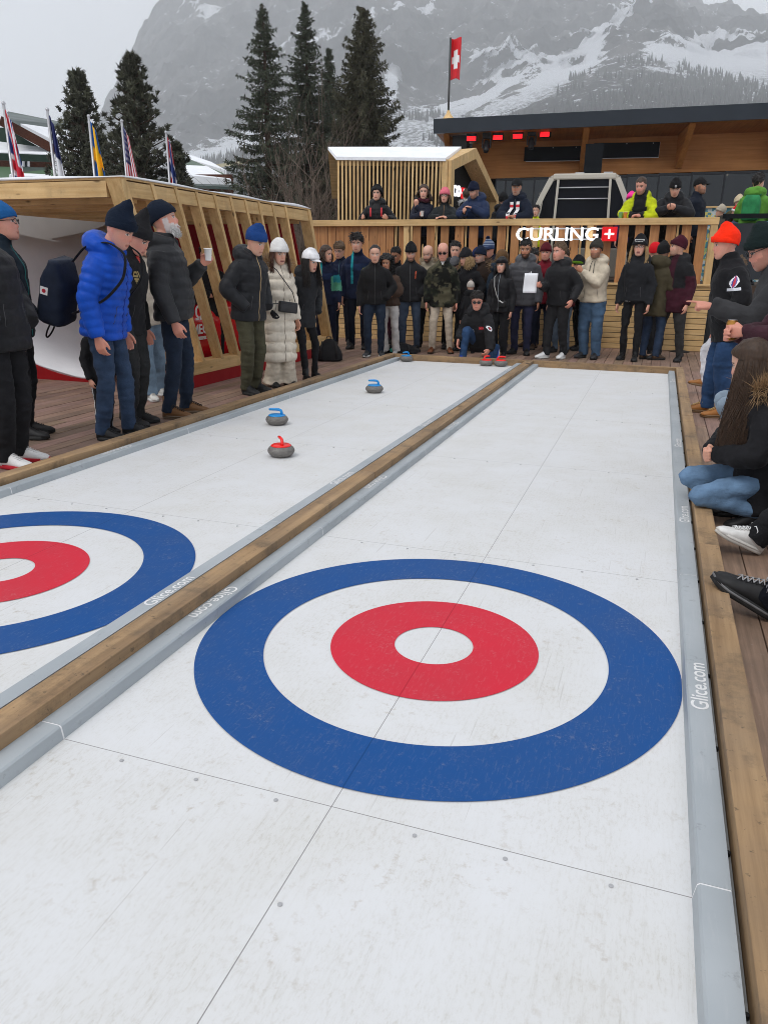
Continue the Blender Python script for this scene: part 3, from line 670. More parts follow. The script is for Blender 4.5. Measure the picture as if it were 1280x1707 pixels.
for xx in (.25, 4.2, 7.0, 9.8):
    V = []
    for dx in (0, .16):
        V += [(xx + dx, WD - .01, rz0 - .9 + Lz(xx)), (xx + dx, WD - .25, rz0 - .9 + Lz(xx)), (xx + dx, .5, rz0 - .12 + Lz(xx)), (xx + dx, .3, rz0 + .018 + Lz(xx)), (xx + dx, WD - .01, rz0 + .018 + Lz(xx))]
    MB().add(V, [(0, 1, 2, 3, 4), (9, 8, 7, 6, 5)] + [(i, 5 + i, 5 + (i + 1) % 5, (i + 1) % 5) for i in range(5)]).build('bracket', M_orange_y, lod)
def glassm(tint=(.13, .135, .15, 1)):
    m, t, b = _new('window_glass'); t.nodes.remove(b)
    g = N(t, 'BsdfGlossy'); g.inputs['Roughness'].default_value = .02; g.inputs['Color'].default_value = (.8, .85, .9, 1)
    tr = N(t, 'BsdfTransparent'); tr.inputs['Color'].default_value = tint
    mx = N(t, 'MixShader'); mx.inputs[0].default_value = .055; t.links.new(tr.outputs[0], mx.inputs[1]); t.links.new(g.outputs[0], mx.inputs[2])
    t.links.new(mx.outputs[0], t.nodes['Material Output'].inputs['Surface']); return m
M_glass = glassm(); M_glass2 = plain(srgb(20, 23, 31), .35, var=.6, scale=1.5, spec=.12)
M_frame = plain(srgb(58, 60, 64), .4, .3)
wt = rz0 - 1.0; xw = .95
def lwin(u): 
    d = ray(u, 290); P0 = np.array([L0[0], L0[1], 0]) + np.array([-le[1], le[0], 0]) * WD; n_ = np.array([-le[1], le[0], 0]); p = CAM + d * (((P0 - CAM) @ n_) / (d @ n_)); return (p - P0) @ le
edges = [lwin(u) for u in (826, 842, 856, 890, 945, 975, 1045, 1098, 1153, 1208, 1266, 1330, 1400)]
for a_, b_ in zip(edges[:-1], edges[1:]):
    w = MB()
    w.box((a_, WD + .02, TF), (a_ + .05, WD + .10, wt + Lz(a_)))
    w.box((a_ + .051, WD + .02, TF), (b_ - .001, WD + .10, TF + .08)); w.box((a_ + .051, WD + .02, wt + Lz(a_) - .07), (b_ - .001, WD + .10, wt + Lz(a_) - .002))
    f = w.build('window', M_frame, lod); MB().box((a_ + .052, WD + .05, TF + .081), (b_ - .002, WD + .058, wt + Lz(a_) - .071)).build('pane', M_glass, f)
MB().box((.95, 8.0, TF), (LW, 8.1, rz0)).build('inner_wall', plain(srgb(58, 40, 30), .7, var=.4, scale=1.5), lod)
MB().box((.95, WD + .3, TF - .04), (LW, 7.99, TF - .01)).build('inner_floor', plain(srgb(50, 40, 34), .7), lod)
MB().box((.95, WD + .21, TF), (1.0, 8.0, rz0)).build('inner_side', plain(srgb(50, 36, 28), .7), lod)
for k, (u, v) in enumerate(((858, 302), (866, 318), (900, 322), (1017, 284), (1087, 283), (1222, 277), (1216, 283), (1212, 291))):
    p = atD(u, v, 26.8); lm = MB().sphere((0, 0, 0), .035).build('pendant_lamp', plain((1.0, .8, .5), .4, emit=6), None, True, tuple(p))
    MB().tube([(0, 0, .034), (0, 0, 4.9 - p[2])], .006, 6).build('cord', M_black, lm)
    tag(lm, 'small warm pendant lamp glowing behind the lodge glazing', 'lamp', 'pendant lamps inside the lodge')
# stage lights under the eave
def flood(u, v, lb, ry_=0):
    p = atD(u, v, 24.1); o = empty('flood_light', tuple(p), lang + ry_, lb, 'flood light')
    MB().box((-.15, -.06, -.10), (.15, .10, .10), .02).build('housing', M_black, o)
    lz_ = MB()
    for q in range(5): lz_.box((-.13 + q * .053, -.075, -.09), (-.13 + q * .053 + .046, -.062, -.035)); lz_.box((-.13 + q * .053, -.075, -.03), (-.13 + q * .053 + .046, -.062, .025))
    lz_.build('lens', plain((1.0, .012, .02), .3, emit=1.6), o)
    MB().bar((0, .02, .10), (0, .02, rz0 + .02 - p[2] + .1), .03, .05).build('yoke', M_black, o)
flood(786, 229, 'red glowing flood light leftmost under the lodge eave'); flood(830, 227, 'red flood light between the two black spotlights, nearer the left one')
flood(863, 225, 'red flood light just left of the right black spotlight'); flood(909, 222, 'rightmost red flood light, tilted, under the lodge eave', R(-12))
for u, v, lb in ((811, 236, 'black moving spotlight, left one of two under the eave'), (886, 231, 'black moving spotlight, right one of two under the eave')):
    p = atD(u, v, 24.1); o = empty('spotlight', tuple(p), lang, lb, 'spotlight')
    MB().box((-.12, -.09, .08), (.12, .09, .26), .02).build('base', M_black, o)
    for s in (-1, 1): MB().box((s * .115 - .02, -.05, -.16), (s * .115 + .02, .05, .079)).build('arm', M_black, o)
    MB().tube([(0, .06, .02), (0, .0, -.10), (0, -.06, -.22), (0, -.08, -.27)], [.07, .09, .085, .07], 14).build('head', plain((.02, .02, .022), .3), o, True)
    MB().bar((0, 0, .26), (0, 0, rz0 + .1 - p[2]), .03, .03).build('yoke', M_black, o)
p = atD(768, 240, 24.3); o = tag(MB().box((-.22, -.15, -.22), (.22, .15, .22), .02).build('loudspeaker', plain((.01, .01, .012), .6), None, False, tuple(p)), 'black box loudspeaker hanging at the left end of the eave', 'loudspeaker')
MB().bar((0, .05, .22), (0, .05, rz0 + .1 - p[2]), .04, .04).build('bracket', M_black, o)
# covered sign boards on the lodge front
nL = np.array([-le[1], le[0], 0])
def lwall(u, v, n_):
    d = ray(u, v); P0 = np.array([L0[0], L0[1], 0]) + nL * n_; return CAM + d * (((P0 - CAM) @ nL) / (d @ nL))
for ua, ub, va, vb, lb in ((873, 970, 243, 268, 'left dark board covering the sign on the lodge front'), (988, 1100, 236, 263, 'right dark board covering the sign on the lodge front')):
    pa, pb = lwall(ua, vb, WD - .4), lwall(ub, va, WD - .4); pc_ = (pa + pb) / 2
    w = abs((pb - pa) @ le); h = pb[2] - pa[2]
    o = tag(MB().box((-w / 2, -.03, -h / 2), (w / 2, .03, h / 2)).build('sign_board', M_dark, None, False, tuple(pc_)), lb, 'sign board'); o.rotation_euler = (0, 0, lang)
    MB().box((-w / 2 + .05, .031, -h / 2 - .014), (w / 2 + .012, .05, h / 2 + .008)).build('backing', M_whiteplastic, o)
    for s in (-.4, 0, .4): MB().tube([(s * w, -.031, h * .42), (s * w, -.036, h * .42)], .015, 8).build('screw', M_whiteplastic, o)
    for s in (-.35, .35): MB().bar((s * w, .051, 0), (s * w, .395, .001), .05, .05).build('wall_bracket', M_dark, o)
# Swiss flag above the roof
pb, pt = atD(747, 196, 24.5), atD(751, 62, 24.5)
fp = tag(MB().tube([pb + [0, 0, -.2], pt], .03, 10).build('flag_pole', plain((.06, .06, .06), .5), None, True), 'dark flag pole on the lodge roof carrying the Swiss flag', 'flag pole')
MB().loft([[(pb[0] + r_ * math.cos(a), pb[1] + r_ * math.sin(a), pb[2] + z) for a in np.linspace(0, 2 * np.pi, 8, endpoint=False)] for r_, z in ((.34, -.25), (.2, -.05), (.06, .12), (.035, .2))]).build('base_cap', M_pine['z'], fp)
ns, nt_ = 48, 24; V = []; C_ = []
L = pt[2] - atD(751, 131, 24.5)[2]; W_ = .27
for i in range(ns):
    for j in range(nt_):
        s, t_ = i / (ns - 1), j / (nt_ - 1); V.append(pt + RIGHT * [1, 1, 0] * (.03 + W_ * t_) + FH * (.12 * math.sin(t_ * 5 + s * 2)) + np.array([0, 0, -.02 + .04 * t_ - L * s - .03 * t_ * t_]))
        cr = (abs(s - .52) < .23 and abs(t_ - .5) < .17) or (abs(s - .52) < .085 and abs(t_ - .5) < .36); C_.append((.8, .8, .8) if cr else srgb(206, 16, 30))
me = MB().add(V, [(i * nt_ + j, i * nt_ + j + 1, (i + 1) * nt_ + j + 1, (i + 1) * nt_ + j) for i in range(ns - 1) for j in range(nt_ - 1)]).mesh('flag', True); setcol(me, C_)
o = tag(link('flag', me, attrmat(.75, .1, 30, .12)), 'tall red Swiss flag with white cross above the lodge roof', 'flag'); o.modifiers.new('t', 'SOLIDIFY').thickness = .004

# ================================================================ gondola cabin
gc = atD(968, 366, 18.2); gk = 18.2 / 1260.9
gon = empty('gondola_cabin', (gc[0], gc[1], TF - .05), math.atan2((gc - CAM)[1], (gc - CAM)[0]) - np.pi / 2, 'beige framed cable car cabin with dark windows standing on the terrace', 'cable car')
gz = atD(968, 366, 18.2)[2] - TF; gt = atD(968, 297, 18.2)[2] - TF
M_beige = plain(srgb(190, 184, 172), .4, var=.08)
wb, wt2 = 78 * gk, 47 * gk; dp = .8
zb = .15
def gx_(z): # half width at height
    t = (z - gz) / (gt - gz); return 72 * gk + (46 - 72) * gk * max(0, t) ** 1.2 if t > 0 else 72 * gk + .02
for sy in (-1, 1):
    for s in (-1, 1):
        zs = [zb, gz * .5, gz] + [gz + (gt - gz) * t for t in (.3, .6, .85, .97)]
        pts = [(s * gx_(z), sy * dp, z) for z in zs] + [(s * gx_(gt) * .9, sy * dp * .95, gt)]
        fm_ = MB()
        for p0_, p1_ in zip(pts[:-1], pts[1:]): fm_.bar(p0_, np.array(p1_) + (np.array(p1_) - np.array(p0_)) * .04, .11, .07, (0, 1, .01))
        fm_.build('frame_pillar', M_beige, gon)
        MB().bar((s * 41 * gk * 1.0, sy * (dp + .01), zb), (s * 37 * gk, sy * (dp + .01), gt - .05), .10, .05).build('door_pillar', M_beige, gon)
    MB().box((-gx_(gt) * .97, sy * dp - .05, gt - .05), (gx_(gt) * .97, sy * dp + .05, gt + .07), .03).build('top_frame', M_beige, gon)
    for t in (.50, .76): MB().tube([(-38 * gk, sy * (dp + .02), gz + (gt - gz) * t), (36 * gk, sy * (dp + .02), gz + (gt - gz) * t)], .013, 8).build('bar', plain((.55, .55, .56), .4, .3), gon, True)
    q = [(-gx_(gz) + .05, zb), (gx_(gz) - .05, zb), (gx_(gz + .5 * (gt - gz)) - .05, gz + .5 * (gt - gz)), (gx_(gt) - .06, gt - .04), (-gx_(gt) + .06, gt - .04), (-gx_(gz + .5 * (gt - gz)) + .05, gz + .5 * (gt - gz))]
    MB().add([(x, sy * (dp - .01), z) for x, z in q] , [tuple(range(6))]).build('window', M_glass2, gon)
for s in (-1, 1): MB().add([(s * (gx_(z) - .01), y, z) for z, y in ((gz * .6, -dp), (gz * .6, dp), (gt - .05, dp), (gt - .05, -dp))], [(0, 1, 2, 3)]).build('window', M_glass2, gon)
MB().box((-gx_(gt) * .88, -dp * .95, gt + .0), (gx_(gt) * .88, dp * .95, gt + .05), .02).build('roof', M_beige, gon)
MB().box((-gx_(0), -dp, .08), (gx_(0), dp, gz * .55), .03).build('lower_body', plain(srgb(120, 116, 108), .5), gon)
MB().box((-gx_(gt) * .8, -.25, .2), (gx_(gt) * .8, -.2, gt - .12)).build('dim_panel', plain(srgb(30, 32, 40), .5, var=.5, scale=3), gon)  # dark sheet added so the cabin looks dim inside, shade put into its colour
za = atD(975, 238, 18.0)[2] - TF + .05
MB().box((-2 * gk, -.12, gt + .071), (24 * gk, .12, za)).build('hanger_arm', M_dark, gon)
for s in (-8, 34): MB().box(((s - 6) * gk, -.2, gt + .052), ((s + 7) * gk, .2, gt + .16)).build('clamp', plain((.45, .45, .45), .4, .5), gon)

# ================================================================ trees
def needles(mb, cols, P, D, size, n, droop, spread, base, var=.35):
    for _ in range(n):
        d = D * (.4 + .6 * rng.rand()) + rng.randn(3) * spread + np.array([0, 0, -droop * rng.rand()]); d /= np.linalg.norm(d) + 1e-9
        L = size * (.6 + .8 * rng.rand()); s = np.cross(d, rng.randn(3)); s /= np.linalg.norm(s) + 1e-9; w = L * .17
        p = P + rng.randn(3) * size * .15
        mb.V.append(np.array([p - s * w, p + s * w, p + d * L])); mb.F.append((mb.n, mb.n + 1, mb.n + 2)); mb.n += 3
        c = base * (1 - var + 2 * var * rng.rand()); cols += [c, c, c]
M_leaf = attrmat(.8, 0, 60, .1); M_bark = plain(srgb(70, 56, 46), .9, bs=.6, scale=14, var=.4)
def spruce(base, H, wid, dens, seed, label, tint=(.046, .056, .032), group=None, gap=.0):
    rng.seed(seed); base = np.array(base); mb = MB(); cols = []; tr = MB(); bb = np.array(tint)
    tr.tube([(0, 0, -.3), (0, 0, H * .3), (.05, 0, H * .7), (0, 0, H * .99)], [.24, .18, .09, .02], 8)
    z = H * .06
    while z < H * .99:
        f = 1 - z / H; Lb = wid * (min(1, f * 1.75) ** .85) * (.70 + .5 * rng.rand()) + .04; nb = int(4 + 4 * rng.rand() + 2 * dens); ns = .075 + .075 * f ** .6
        az0 = rng.rand() * 6.28
        for b in range(nb):
            if rng.rand() < gap: continue
            az = az0 + (b + .5 * rng.rand()) * 2 * np.pi / nb; dr = np.array([math.cos(az), math.sin(az), 0]); L = Lb * (.5 + .6 * rng.rand()); sd = np.array([-dr[1], dr[0], 0])
            drop = -.06 - .38 * f * rng.rand(); m = max(3, int(L / .11)); pts = []; zz = z + .07 * rng.randn()
            for i in range(m + 1):
                t = i / m; p = np.array([0, 0, zz]) + dr * L * t + np.array([0, 0, L * (drop * t + .22 * t ** 3)]); pts.append(p)
                if t > .12:
                    fl = (pts[-1] - pts[-2]); fl /= np.linalg.norm(fl); k = (1.05 - t) * L * .34; c = bb * (.65 + .8 * rng.rand())
                    needles(mb, cols, p, fl, ns, int(2.2 * dens + 1), .5, .45, c)
                    for s in (-1, 1):
                        q = p + sd * s * k * rng.rand() + np.array([0, 0, -.06 * rng.rand()]); needles(mb, cols, q, fl * .55 + sd * s * .5, ns * 1.15, int(2.2 * dens + 1), .95, .35, c)
            tr.tube([np.array([0, 0, zz]), pts[len(pts) // 2], pts[-1]], [.022, .013, .004], 4, cap=False)
        z += (.13 + .16 * f)
    root = empty('spruce_tree', tuple(base), 0, label, 'tree', group)
    tr.build('trunk', M_bark, root, True); me = mb.mesh('crown'); setcol(me, cols); link('crown', me, M_leaf, root)
def at_top(u, v, dep, zb=-.3): 
    p = atD(u, v, dep); return (p[0], p[1], zb), p[2] - zb
b_, h_ = at_top(437, 2, 32); spruce(b_, h_, 1.8, 2.0, 11, 'tall open spruce, leftmost of the group, bare between its branch tiers', gap=.35)
b_, h_ = at_top(508, 2, 35); spruce(b_, h_, 1.85, 2.1, 12, 'tall narrow spruce second from the left in the group', gap=.2)
b_, h_ = at_top(548, 78, 39); spruce(b_, h_, 1.6, 1.6, 13, 'shorter slender spruce between two tall spruces')
b_, h_ = at_top(605, 7, 33); spruce(b_, h_, 2.3, 3.1, 14, 'broad dense spruce nearest the slatted kiosk', (.058, .056, .030))
def arolla(base, H, wid, seed, label):
    rng.seed(seed); mb = MB(); cols = []; tr = MB(); bb = np.array((.054, .056, .034))
    tr.tube([(0, 0, -.3), (.05, 0, H * .4), (0, 0, H * .97)], [.22, .15, .03], 8); z = H * .12
    while z < H:
        f = 1 - z / H; Lb = wid * (min(1, f * 2.0) ** .9) + .05; 
        for b in range(int(8 + 3 * rng.rand())):
            az = rng.rand() * 2 * np.pi; dr = np.array([math.cos(az), math.sin(az), 0]); L = Lb * (.55 + .45 * rng.rand()); pts = []
            m = max(3, int(L / .22))
            for i in range(m + 1):
                t = i / m; p = np.array([0, 0, z]) + dr * L * t + np.array([0, 0, L * (.02 * t + .30 * t * t)]); pts.append(p)
                if t > .12:
                    q = p + rng.randn(3) * .06; c = bb * (.6 + .9 * rng.rand()); up = np.array([dr[0] * .5, dr[1] * .5, 1.0])
                    needles(mb, cols, q, up, .13, 30, .0, .7, c, .3)
                    if rng.rand() < .6: needles(mb, cols, q + rng.randn(3) * .07, up, .12, 18, .0, .7, c * 1.15, .3)
            tr.tube([np.array([0, 0, z]), pts[len(pts) // 2], pts[-1]], [.03, .02, .008], 4, cap=False)
        z += .20
    root = empty('pine_tree', tuple(base), 0, label, 'tree'); tr.build('trunk', M_bark, root, True); me = mb.mesh('crown'); setcol(me, cols); link('crown', me, M_leaf, root)
b_, h_ = at_top(128, 118, 27); arolla(b_, h_, 1.35, 21, 'bushy dark pine behind the pavilion, left of the two')
b_, h_ = at_top(218, 93, 24); arolla(b_, h_, 1.42, 22, 'bushy dark pine behind the pavilion, right and taller of the two')
b_, h_ = at_top(292, 240, 25); arolla(b_, h_, .7, 23, 'small low pine beside the red Norwegian flag')
b_, h_ = at_top(160, 225, 25.5); arolla(b_, h_, 1.2, 24, 'low bushy pine filling the gap between two taller pines')
# bare shrub
rng.seed(31); mb = MB()
def twig(p, d, L, r, lv):
    n = 6; pts = [p]
    for i in range(n): d = d + rng.randn(3) * .09 + np.array([0, 0, .03]); d /= np.linalg.norm(d); pts.append(pts[-1] + d * L / n)
    mb.tube(pts, np.linspace(r, r * .35, n + 1), 3 if lv else 5, cap=False)
    if lv < 2:
        for k in range(5 if lv == 0 else 4):
            i = rng.randint(2, n + 1); q = d + rng.randn(3) * .5; q[2] = abs(q[2]) + .3; q /= np.linalg.norm(q); twig(pts[i], q, L * (.35 + .3 * rng.rand()), r * .5, lv + 1)
sb, sh = at_top(535, 200, 24)
for k in range(62):
    az = rng.rand() * 2 * np.pi; t = rng.rand() ** .6; d = np.array([math.cos(az) * t * .75, math.sin(az) * t * .5, 1.0]); d /= np.linalg.norm(d)
    twig(np.array([rng.randn() * .5, rng.randn() * .4, 0]), d, sh * (.42 + .30 * rng.rand()), .022, 0)
o = empty('bare_shrub', sb, 0, 'large leafless grey brown shrub in front of the spruces', 'shrub'); mb.build('branches', plain(srgb(112, 98, 88), .9, var=.3, scale=3), o)

# ================================================================ chalets behind
def slab(pts, th): 
    p = [np.array(q, float) for q in pts]; return MB().add(p + [q + [0, 0, th] for q in p], [(3, 2, 1, 0), (4, 5, 6, 7), (0, 1, 5, 4), (1, 2, 6, 5), (2, 3, 7, 6), (3, 0, 4, 7)])
def green_roof():
    m, t, b = _new('green_sheet_roof'); v = coords(t); vo = N(t, 'TexVoronoi', Scale=.55); t.links.new(coords(t, 1.2, .6, .6), vo.inputs['Vector'])
    sp_ = N(t, 'SeparateColor'); t.links.new(vo.outputs['Color'], sp_.inputs[0])
    c = ramp(t, sp_.outputs[0], [(0, srgb(78, 88, 86)), (.45, srgb(52, 68, 62)), (.7, srgb(92, 98, 98)), (.94, srgb(66, 98, 62))])
    t.links.new(c, b.inputs['Base Color']); b.inputs['Roughness'].default_value = .5; b.inputs['Metallic'].default_value = .2; return m
M_green = green_roof(); M_gtrim = plain(srgb(34, 54, 44), .7); M_log = wood(srgb(66, 36, 26), srgb(98, 56, 38), 'x', .8, 1, False)
ch = empty('chalet', tuple(atD(30, 300, 32) * [1, 1, 0]), 0, 'dark log chalet at the left edge with green sheet roof partly under snow', 'house')
ci = Matrix.Translation(-ch.location)
def CH(name, mb, m, par=ch, inv=ci):
    o = mb.build(name, m, par); o.matrix_parent_inverse = inv; return o
rf_ = CH('roof', slab([atD(-60, 195, 30), atD(12, 207, 29), atD(100, 252, 30), atD(112, 214, 37)][0:1] + [atD(10, 206, 29), atD(95, 248, 30), atD(120, 208, 38)] if False else [atD(8, 205, 29), atD(92, 250, 30), atD(135, 214, 36), atD(14, 190, 36)], .12), M_green)
CH('snow_patch', slab([atD(36, 221, 29.5), atD(88, 247, 29.9), atD(118, 232, 32.5), atD(60, 222, 32)], .30), M_snow)
CH('bargeboard', MB().bar(atD(0, 200, 28.9), atD(93, 250, 29.9), .08, .30), M_log)
CH('lower_roof', slab([atD(-120, 252, 28), atD(90, 262, 29), atD(88, 252, 31), atD(-60, 232, 31)], .10), M_snow)
CH('eave_trim', MB().bar(atD(-120, 256, 27.95), atD(90, 264, 28.95), .08, .22), M_gtrim)
CH('wall', slab([atD(-160, 300, 30.5), atD(95, 300, 31), atD(95, 300, 35), atD(-160, 300, 35)], .95), M_log)
CH('gable_wall', MB().add([atD(-80, 250, 31), atD(75, 250, 31), atD(8, 212, 31), atD(-80, 212, 31)] + [atD(-80, 250, 31.4), atD(75, 250, 31.4), atD(8, 212, 31.4), atD(-80, 212, 31.4)], [(0, 1, 2, 3), (7, 6, 5, 4), (0, 4, 5, 1), (1, 5, 6, 2), (2, 6, 7, 3), (3, 7, 4, 0)]), M_gtrim)
pw = atD(40, 268, 30.3)
w = CH('window', MB().bar(atD(23, 268, 30.4), atD(48, 269, 30.5), .05, .50), plain(srgb(60, 66, 70), .2))
for uu in (23, 31, 39, 48): 
    o = MB().bar(atD(uu, 260, 30.3), atD(uu, 277, 30.3), .06, .06, up=(0, 1, 0)).build('frame', M_whiteplastic, w)
CH('porch_roof', slab([atD(-120, 318, 25), atD(100, 312, 26), atD(92, 282, 28.5), atD(-120, 278, 28)], .06), M_green)
CH('porch_snow', slab([atD(16, 300, 26.3), atD(88, 304, 26.6), atD(84, 299, 27), atD(22, 296, 26.8)], .16), M_snow)
c2 = empty('chalet', tuple(atD(340, 300, 40) * [1, 1, 0]), 0, 'distant green roofed chalet under snow between the pine and the spruces', 'house'); ci2 = Matrix.Translation(-c2.location)
CH('roof', slab([atD(290, 312, 36), atD(395, 316, 36), atD(372, 292, 42), atD(300, 262, 44)], .12), M_green, c2, ci2)
CH('roof_snow', slab([atD(298, 303, 36.5), atD(386, 311, 36.8), atD(345, 288, 40), atD(300, 286, 40)], .32), M_snow, c2, ci2)
CH('wall', slab([atD(292, 330, 37), atD(390, 330, 37), atD(380, 330, 42), atD(300, 330, 42)], 1.0), M_log, c2, ci2)
CH('upper_roof', slab([atD(322, 283, 43), atD(376, 297, 43), atD(360, 280, 47), atD(310, 264, 47)], .12), M_gtrim, c2, ci2)
CH('upper_snow', slab([atD(312, 272, 43.5), atD(378, 292, 43.4), atD(352, 277, 46), atD(310, 263, 46)], .25), M_snow, c2, ci2)
# small crane mast far behind
pm = atD(381, 300, 60); pq = atD(381, 273, 60)
o = tag(MB().bar((0, 0, 0), (0, 0, pq[2] + 1), .25, .25).build('crane_mast', plain((.4, .36, .25), .6), None, False, (pm[0], pm[1], -1)), 'thin crane mast far behind the chalet roofs', 'crane')
MB().bar((-1, 0, pq[2] + .9), (2.4, .5, pq[2] + 1.25), .2, .2).build('jib', plain((.4, .36, .25), .6), o)

# ================================================================ mountain
def mountain():
    NU, NV = 460, 300
    U = np.linspace(-420, 1750, NU)
    def pl(pts): a = np.array(pts, float); return np.interp(U, a[:, 0], a[:, 1])
    rows = [(420, pl([(-420, 440), (1750, 440)])),
            (900, pl([(-420, 425), (150, 400), (380, 330), (700, 268), (900, 235), (1100, 205), (1280, 200), (1750, 190)])),
            (1400, pl([(-420, 425), (100, 400), (230, 345), (380, 276), (560, 240), (640, 228), (700, 215), (800, 205), (900, 175), (1010, 135), (1060, 128), (1110, 140), (1280, 150), (1750, 140)])),
            (1900, pl([(-420, 430), (100, 380), (200, 290), (300, 240), (400, 225), (560, 185), (640, 130), (700, 165), (800, 150), (900, 112), (960, 100), (1050, 62), (1110, 52), (1180, 85), (1290, 70), (1750, 60)])),
            (3300, pl([(-420, 440), (60, 400), (120, 300), (160, 205), (178, 160), (200, 125), (214, 88), (236, 52), (262, 12), (285, -8), (340, -40), (420, -70), (600, -160), (800, -140), (1000, -55), (1100, -16), (1150, 0), (1180, 12), (1215, 22), (1255, 20), (1290, 25), (1400, 10), (1750, -30)])),
            (3700, pl([(-420, 460), (60, 430), (178, 200), (285, 20), (420, -30), (600, -120), (800, -100), (1000, -20), (1150, 30), (1290, 50), (1750, 10)]))]
    ts = [0, .16, .36, .56, .94, 1.0]; T = np.linspace(0, 1, NV)
    D = np.interp(T, ts, [r[0] for r in rows]); VV = np.stack([np.interp(T, ts, [r[1][i] for r in rows]) for i in range(NU)], 1)
    P = np.zeros((NV, NU, 3))
    UU = np.broadcast_to(U, (NV, NU)); d = RIGHT[None, None] * ((UU - 640) / 1260.9)[..., None] - UP[None, None] * ((VV - 853.5) / 1260.9)[..., None] + FWD
    P = CAM + d * (D[:, None] / (d @ FH))[..., None]
    Q = P.reshape(-1, 3); tt = np.repeat(T, NU); uu = UU.reshape(-1)
    cl = np.clip((tt - .5) / .1, 0, 1) * np.clip((1.0 - tt) / .04 + .25, 0, 1)
    n1 = 1 - np.abs(fbm(Q / [260, 260, 420] , 5)); n2 = fbm(Q / [70, 70, 160] + 40, 4); n3 = fbm(Q / [400, 400, 60] + 9, 3); n4 = fbm(Q / 22. + 3, 3)
    vdir = (Q - CAM) * [1, 1, 0]; vdir /= np.linalg.norm(vdir, axis=1)[:, None]
    dep = cl * (-(n1 - .6) * 190 - n2 * 46 + n3 * 60) + (1 - cl) * (fbm(Q / 160., 4) * 26)
    Q = Q + vdir * dep[:, None]; Q[:, 2] += cl * (n4 * 12 + n2 * 14 + 10 * np.sign(n3) * np.abs(n3)) + (1 - cl) * n4 * 3
    sn = np.zeros(len(Q))
    def blob(u, v, ru, rv, ang, w=1.0):
        nonlocal sn
        a = R(ang); du, dv = uu - u, VV.reshape(-1) - v; x, y = du * math.cos(a) + dv * math.sin(a), -du * math.sin(a) + dv * math.cos(a)
        j = fbm(Q / 60. + u, 4); sn = np.maximum(sn, w * np.clip(1.35 - np.sqrt((x / ru) ** 2 + (y / rv) ** 2) + j * .38, 0, 1))
    for q in ((655, 130, 12, 34, 8), (640, 172, 8, 26, 28), (780, 178, 95, 9, -28), (815, 125, 28, 20, 20), (870, 108, 75, 16, -14), (950, 100, 62, 24, -28), (985, 62, 60, 16, -34), (1015, 40, 70, 8, -30), (1200, 95, 110, 26, 4), (1270, 130, 55, 30, 20), (1180, 70, 90, 6, -6), (720, 190, 60, 6, -26), (880, 160, 140, 14, -26, .75), (1060, 25, 60, 6, -24), (540, 60, 90, 6, -22, .6), (480, 110, 90, 5, -24, .6), (700, 20, 70, 6, -18, .6), (330, 8, 45, 12, 10, .7), (420, 250, 130, 30, -10, .55), (330, 270, 60, 20, 0, .8), (560, 240, 130, 40, 0, .45), (720, 220, 90, 30, 0, .5)): blob(*q)
    fo = np.clip((.48 - tt) / .12, 0, 1)
    C = np.zeros((len(Q), 3)); C[:, 0] = sn; C[:, 1] = fo
    F = [(i * NU + j, i * NU + j + 1, (i + 1) * NU + j + 1, (i + 1) * NU + j) for i in range(NV - 1) for j in range(NU - 1)]
    me = MB().add(Q, F).mesh('mountain', True); setcol(me, C)
    m, t, b = _new('rock_and_snow'); v = coords(t, .001, .001, .001)
    a = N(t, 'Attribute', attribute_name='Col'); sp_ = N(t, 'SeparateColor'); t.links.new(a.outputs['Color'], sp_.inputs[0])
    ge = N(t, 'NewGeometry'); sz = N(t, 'SeparateXYZ'); t.links.new(ge.outputs['Normal'], sz.inputs[0])
    vst = coords(t, .02, .02, .004); str_ = noise(t, vst, 1.0, 6, .65); bd_ = noise(t, coords(t, .002, .002, .02), 1.0, 5, .6); fine = noise(t, v, 60, 8, .75); mid = noise(t, v, 14, 6, .65)
    rock = ramp(t, str_, [(.3, (.035, .035, .038)), (.5, (.085, .082, .081)), (.7, (.17, .162, .156))]); rock = mixc(t, 1, rock, ramp(t, bd_, [(.35, .65), (.65, 1.2)]), 'MULTIPLY')
    # snow: ledges and gullies
    s1 = N(t, 'Math', operation='MULTIPLY_ADD'); t.links.new(sz.outputs['Z'], s1.inputs[0]); s1.inputs[1].default_value = .50; f2_ = N(t, 'Math', operation='MULTIPLY_ADD'); t.links.new(fine, f2_.inputs[0]); f2_.inputs[1].default_value = 1.7; f2_.inputs[2].default_value = -.33; t.links.new(f2_.outputs[0], s1.inputs[2])
    s2 = N(t, 'Math', operation='MULTIPLY_ADD'); t.links.new(mid, s2.inputs[0]); s2.inputs[1].default_value = .35; t.links.new(s1.outputs[0], s2.inputs[2])
    s3 = N(t, 'Math', operation='MULTIPLY_ADD'); t.links.new(sp_.outputs[0], s3.inputs[0]); s3.inputs[1].default_value = .9; t.links.new(s2.outputs[0], s3.inputs[2])
    sf = ramp(t, s3.outputs[0], [(.0, 0), (.96, 0), (1.0, 1)]); 
    mr = N(t, 'MapRange'); mr.inputs['From Min'].default_value = 1.23; mr.inputs['From Max'].default_value = 1.34; t.links.new(s3.outputs[0], mr.inputs['Value'])
    c = mixc(t, mr.outputs[0], rock, (.80, .82, .86))
    ff = noise(t, coords(t, .12, .12, .03), 1.0, 3, .6); fm = N(t, 'Math', operation='MULTIPLY'); t.links.new(ramp(t, ff, [(.42, 0), (.58, .8)]), fm.inputs[0]); t.links.new(sp_.outputs[1], fm.inputs[1])
    c = mixc(t, fm.outputs[0], c, (.035, .038, .036))
    t.links.new(c, b.inputs['Base Color']); b.inputs['Roughness'].default_value = .95; b.inputs['Specular IOR Level'].default_value = .1
